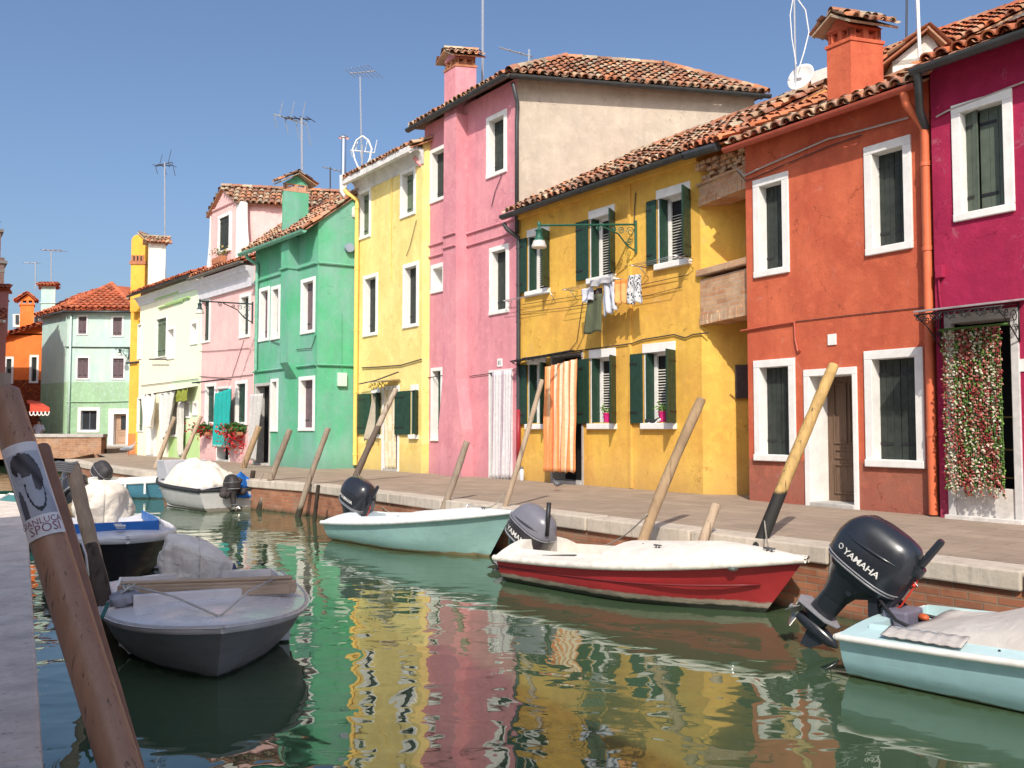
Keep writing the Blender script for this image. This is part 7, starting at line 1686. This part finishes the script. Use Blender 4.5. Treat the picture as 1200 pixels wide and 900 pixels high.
# a bottle by the wall and a pair of shoes on the sill
p = onz(611.5, 563, ZQ); root = thing('bottle', 'grey white plastic bottle standing at the foot of the slim dark red downpipe', 'bottle', p)
m = MB(); m.tube([p, p+up*.02, p+up*.22, p+up*.27], [.05, .056, .056, .032], 14); m.build('body', paint('milky_plastic', (.55, .57, .62), .4, .08), root, smooth=True, autosm=50)
m = MB(); m.tube([p+up*.265, p+up*.32], .036, 12); m.build('cap', paint('grey_cap', (.16, .17, .2), .5), root, smooth=True, autosm=50)
for k, (x, lb) in enumerate(((763, 'black and white shoe drying on the sill, lower one'), (769.5, 'black and white shoe propped against the magenta pot'))):
    p = f_yel.at(x, 496.5, -.02+.05*k); root = thing('shoe', lb, 'shoe', p); X = (f_yel.t*.9+up*(.12+.5*k)).normalized(); Z = (up-X*up.dot(X)).normalized(); Yv = Z.cross(X)
    secs = [(-.13, .035, .10), (-.08, .038, .10), (-.02, .036, .07), (.05, .042, .055), (.11, .04, .045), (.14, .02, .03)]; m = MB(); vs = []; n = 10
    for (s_, w_, h_) in secs:
        for q in range(n): an = 2*math.pi*q/n; vs.append(p+X*s_+Yv*math.cos(an)*w_+Z*(.022+h_*(.5+.5*math.sin(an))))
    m.add(vs, [[r*n+q, r*n+(q+1) % n, (r+1)*n+(q+1) % n, (r+1)*n+q] for r in range(5) for q in range(n)]+[list(range(n))[::-1], [5*n+q for q in range(n)]]); m.build('upper', paint('black_shoe', (.03, .03, .032), .6), root, smooth=True)
    m = MB(); m.prism([p+X*a_+Yv*b_ for a_, b_ in ((-.14, -.03), (-.14, .03), (.02, .04), (.11, .042), (.15, .0), (.11, -.042), (.02, -.04))], Z*.028); m.build('sole', WHITE, root, bevel=.004)
# ================================================================== BIRDS, PERSON, AWNING, TYRE
def bird(label, p, s, cols, head=1, cat='pigeon', group=None):
    root = thing(cat, label, cat, p, group); p = V(p); X = V((math.cos(head), math.sin(head), 0)); m = MB()
    secs = [(-.62, .50, .03, .02), (-.42, .50, .09, .05), (-.2, .52, .16, .13), (.05, .56, .19, .17), (.25, .66, .16, .15), (.34, .8, .10, .10), (.38, .92, .095, .09), (.42, 1.0, .07, .07), (.45, 1.05, .02, .02)]; n = 12; Yv = up.cross(X); vs = []
    for (x, z, a, b) in secs:
        for k in range(n): an = 2*math.pi*k/n; vs.append(p+(X*(x+(.0 if z < .7 else .02*math.sin(an)))+Yv*math.cos(an)*b+up*(z+math.sin(an)*a))*s)
    m.add(vs, [[r*n+k, r*n+(k+1) % n, (r+1)*n+(k+1) % n, (r+1)*n+k] for r in range(len(secs)-1) for k in range(n)]+[list(range(n))[::-1], [(len(secs)-1)*n+k for k in range(n)]]); m.build('body', cols[0], root, smooth=True)
    m = MB()
    for sg in (1, -1): m.grid(lambda u, v: p+(X*lerp(-.55, .2, u)+Yv*sg*(.10+.09*math.sin(u*math.pi))+up*(.44+.20*v*math.sin(.5+u*2)))*s, 8, 4)
    m.build('wing', cols[1], root, smooth=True, solid=.02*s)
    m = MB(); m.tube([p+(X*.45+up*.94)*s, p+(X*.60+up*.89)*s], [.03*s, .008*s], 6); m.build('beak', IRON, root)
    m = MB()
    for sg in (1, -1): m.tube([p+(Yv*sg*.07+up*.4)*s, p+(Yv*sg*.07+up*.0)*s, p+(Yv*sg*.07+X*.12)*s], .016*s, 5)
    m.build('leg', paint('bird_leg', (.35, .14, .1), .6), root)
FEA = paint('grey_feathers', (.22, .23, .26), .7, .3, 12); FEW = paint('dark_wing_feathers', (.10, .10, .12), .7, .3, 14)
g = onz(151, 534.5, ZQ); bird('large grey gull standing on the paving by the bright yellow house', g, .62, (paint('gull_feathers', (.36, .38, .42), .7, .3), FEA), head=.6, cat='gull')
g = onz(652.5, 575, ZQ); bird('small grey pigeon on the paving below the orange striped curtain', g, .24, (FEA, FEW), head=-2.4)
# person behind the bridge parapet, seen from the side
Yp = 50.6; pc = V((onY(45.5, 500, Yp).x, Yp, ZQ)); root = thing('person', 'person in a pale shirt with dark hair walking behind the bridge parapet', 'person', pc)
def skin(name, jts, edges, rads, mat, parent):
    me = bpy.data.meshes.new(name); og = origin_of(parent); me.from_pydata([tuple(V(j)-og) for j in jts], edges, []); me.materials.append(mat); o = bpy.data.objects.new(name, me); col.objects.link(o); o.parent = parent
    sk = o.modifiers.new('skin', 'SKIN'); 
    for v, r_ in zip(me.skin_vertices[0].data, rads): v.radius = (r_, r_*.8 if r_ > .09 else r_)
    me.skin_vertices[0].data[0].use_root = True; sub = o.modifiers.new('sub', 'SUBSURF'); sub.levels = sub.render_levels = 2; sk.use_smooth_shade = True; return o
def PJ(x, y, z): return pc+V((x, y, z))
SKN = paint('skin', (.42, .25, .17), .6, .1)
jts = [PJ(0, 0, .92), PJ(0, 0, 1.15), PJ(0, 0, 1.38), PJ(0, 0, 1.50), PJ(0, -.02, 1.60), PJ(0, -.02, 1.70), PJ(-.19, 0, 1.40), PJ(-.25, .02, 1.14), PJ(-.2, -.14, .93), PJ(.19, 0, 1.40), PJ(.25, -.02, 1.14), PJ(.2, -.16, .95), PJ(-.1, 0, .86), PJ(-.12, -.08, .48), PJ(-.12, -.02, .06), PJ(-.12, -.14, .03), PJ(.1, 0, .86), PJ(.12, .06, .48), PJ(.12, .14, .06), PJ(.12, .02, .03)]
eds = [(0, 1), (1, 2), (2, 3), (3, 4), (4, 5), (2, 6), (6, 7), (7, 8), (2, 9), (9, 10), (10, 11), (0, 12), (12, 13), (13, 14), (14, 15), (0, 16), (16, 17), (17, 18), (18, 19)]
skin('body', jts, eds, [.15, .14, .15, .06, .09, .08, .07, .05, .04, .07, .05, .04, .09, .065, .05, .04, .09, .065, .05, .04], SKN, root)
m = MB(); sh_ = [(.88, .20, .15), (1.0, .18, .14), (1.2, .19, .14), (1.36, .23, .14), (1.45, .17, .11), (1.5, .075, .075)]; n = 16; vs = []
for z, a, b in sh_:
    for k in range(n): an = 2*math.pi*k/n; vs.append(PJ(math.cos(an)*a, math.sin(an)*b, z))
m.add(vs, [[r*n+k, r*n+(k+1) % n, (r+1)*n+(k+1) % n, (r+1)*n+k] for r in range(len(sh_)-1) for k in range(n)])
for sg in (-1, 1): m.tube([PJ(.17*sg, 0, 1.42), PJ(.23*sg, .0, 1.27), PJ(.265*sg, .01, 1.12)], [.085, .085, .08], 10)
m.build('shirt', paint('pale_blue_shirt', (.52, .54, .66), .8, .1), root, smooth=True)
m = MB(); m.blob(PJ(0, 0.01, 1.69), (.105, .12, .125), 12, 8); m.blob(PJ(0, .06, 1.60), (.10, .08, .13), 12, 8); m.build('hair', paint('dark_hair', (.03, .022, .018), .6), root, smooth=True)
# striped red awning with a scalloped edge
Ya = 49.0; root = thing('awning', 'small red awning with a white scalloped edge at the shaded mint wall', 'awning', onY(48, 470, Ya)); RA = paint('red_awning_cloth', (.62, .075, .04), .8, .15); m = MB()
a, b = onY(31, 469, Ya+1.8), onY(46, 471, Ya+1.8); c, d = onY(58, 478, Ya), onY(32, 472.5, Ya); m.prism([a, b, c, d], up*.03); m.build('canopy', RA, root)
m = MB(); c2, d2 = c, V((onY(35, 480, Ya).x, Ya, c.z)); L_ = c2-d2; N = 5
m.prism([d2-up*.22, c2-up*.22, c2, d2+up*.25], V((0, .03, 0))); m.build('valance', RA, root); m = MB()
for k in range(N):
    pts = [d2+L_*((k+.5+.5*math.cos(t))/N)-up*(.2+.22*abs(math.sin(t)))-V((0, .012, 0)) for t in [math.pi*q/8 for q in range(9)]]; m.tube(pts, .035, 5)
m.build('trim', WHITE, root, smooth=True)
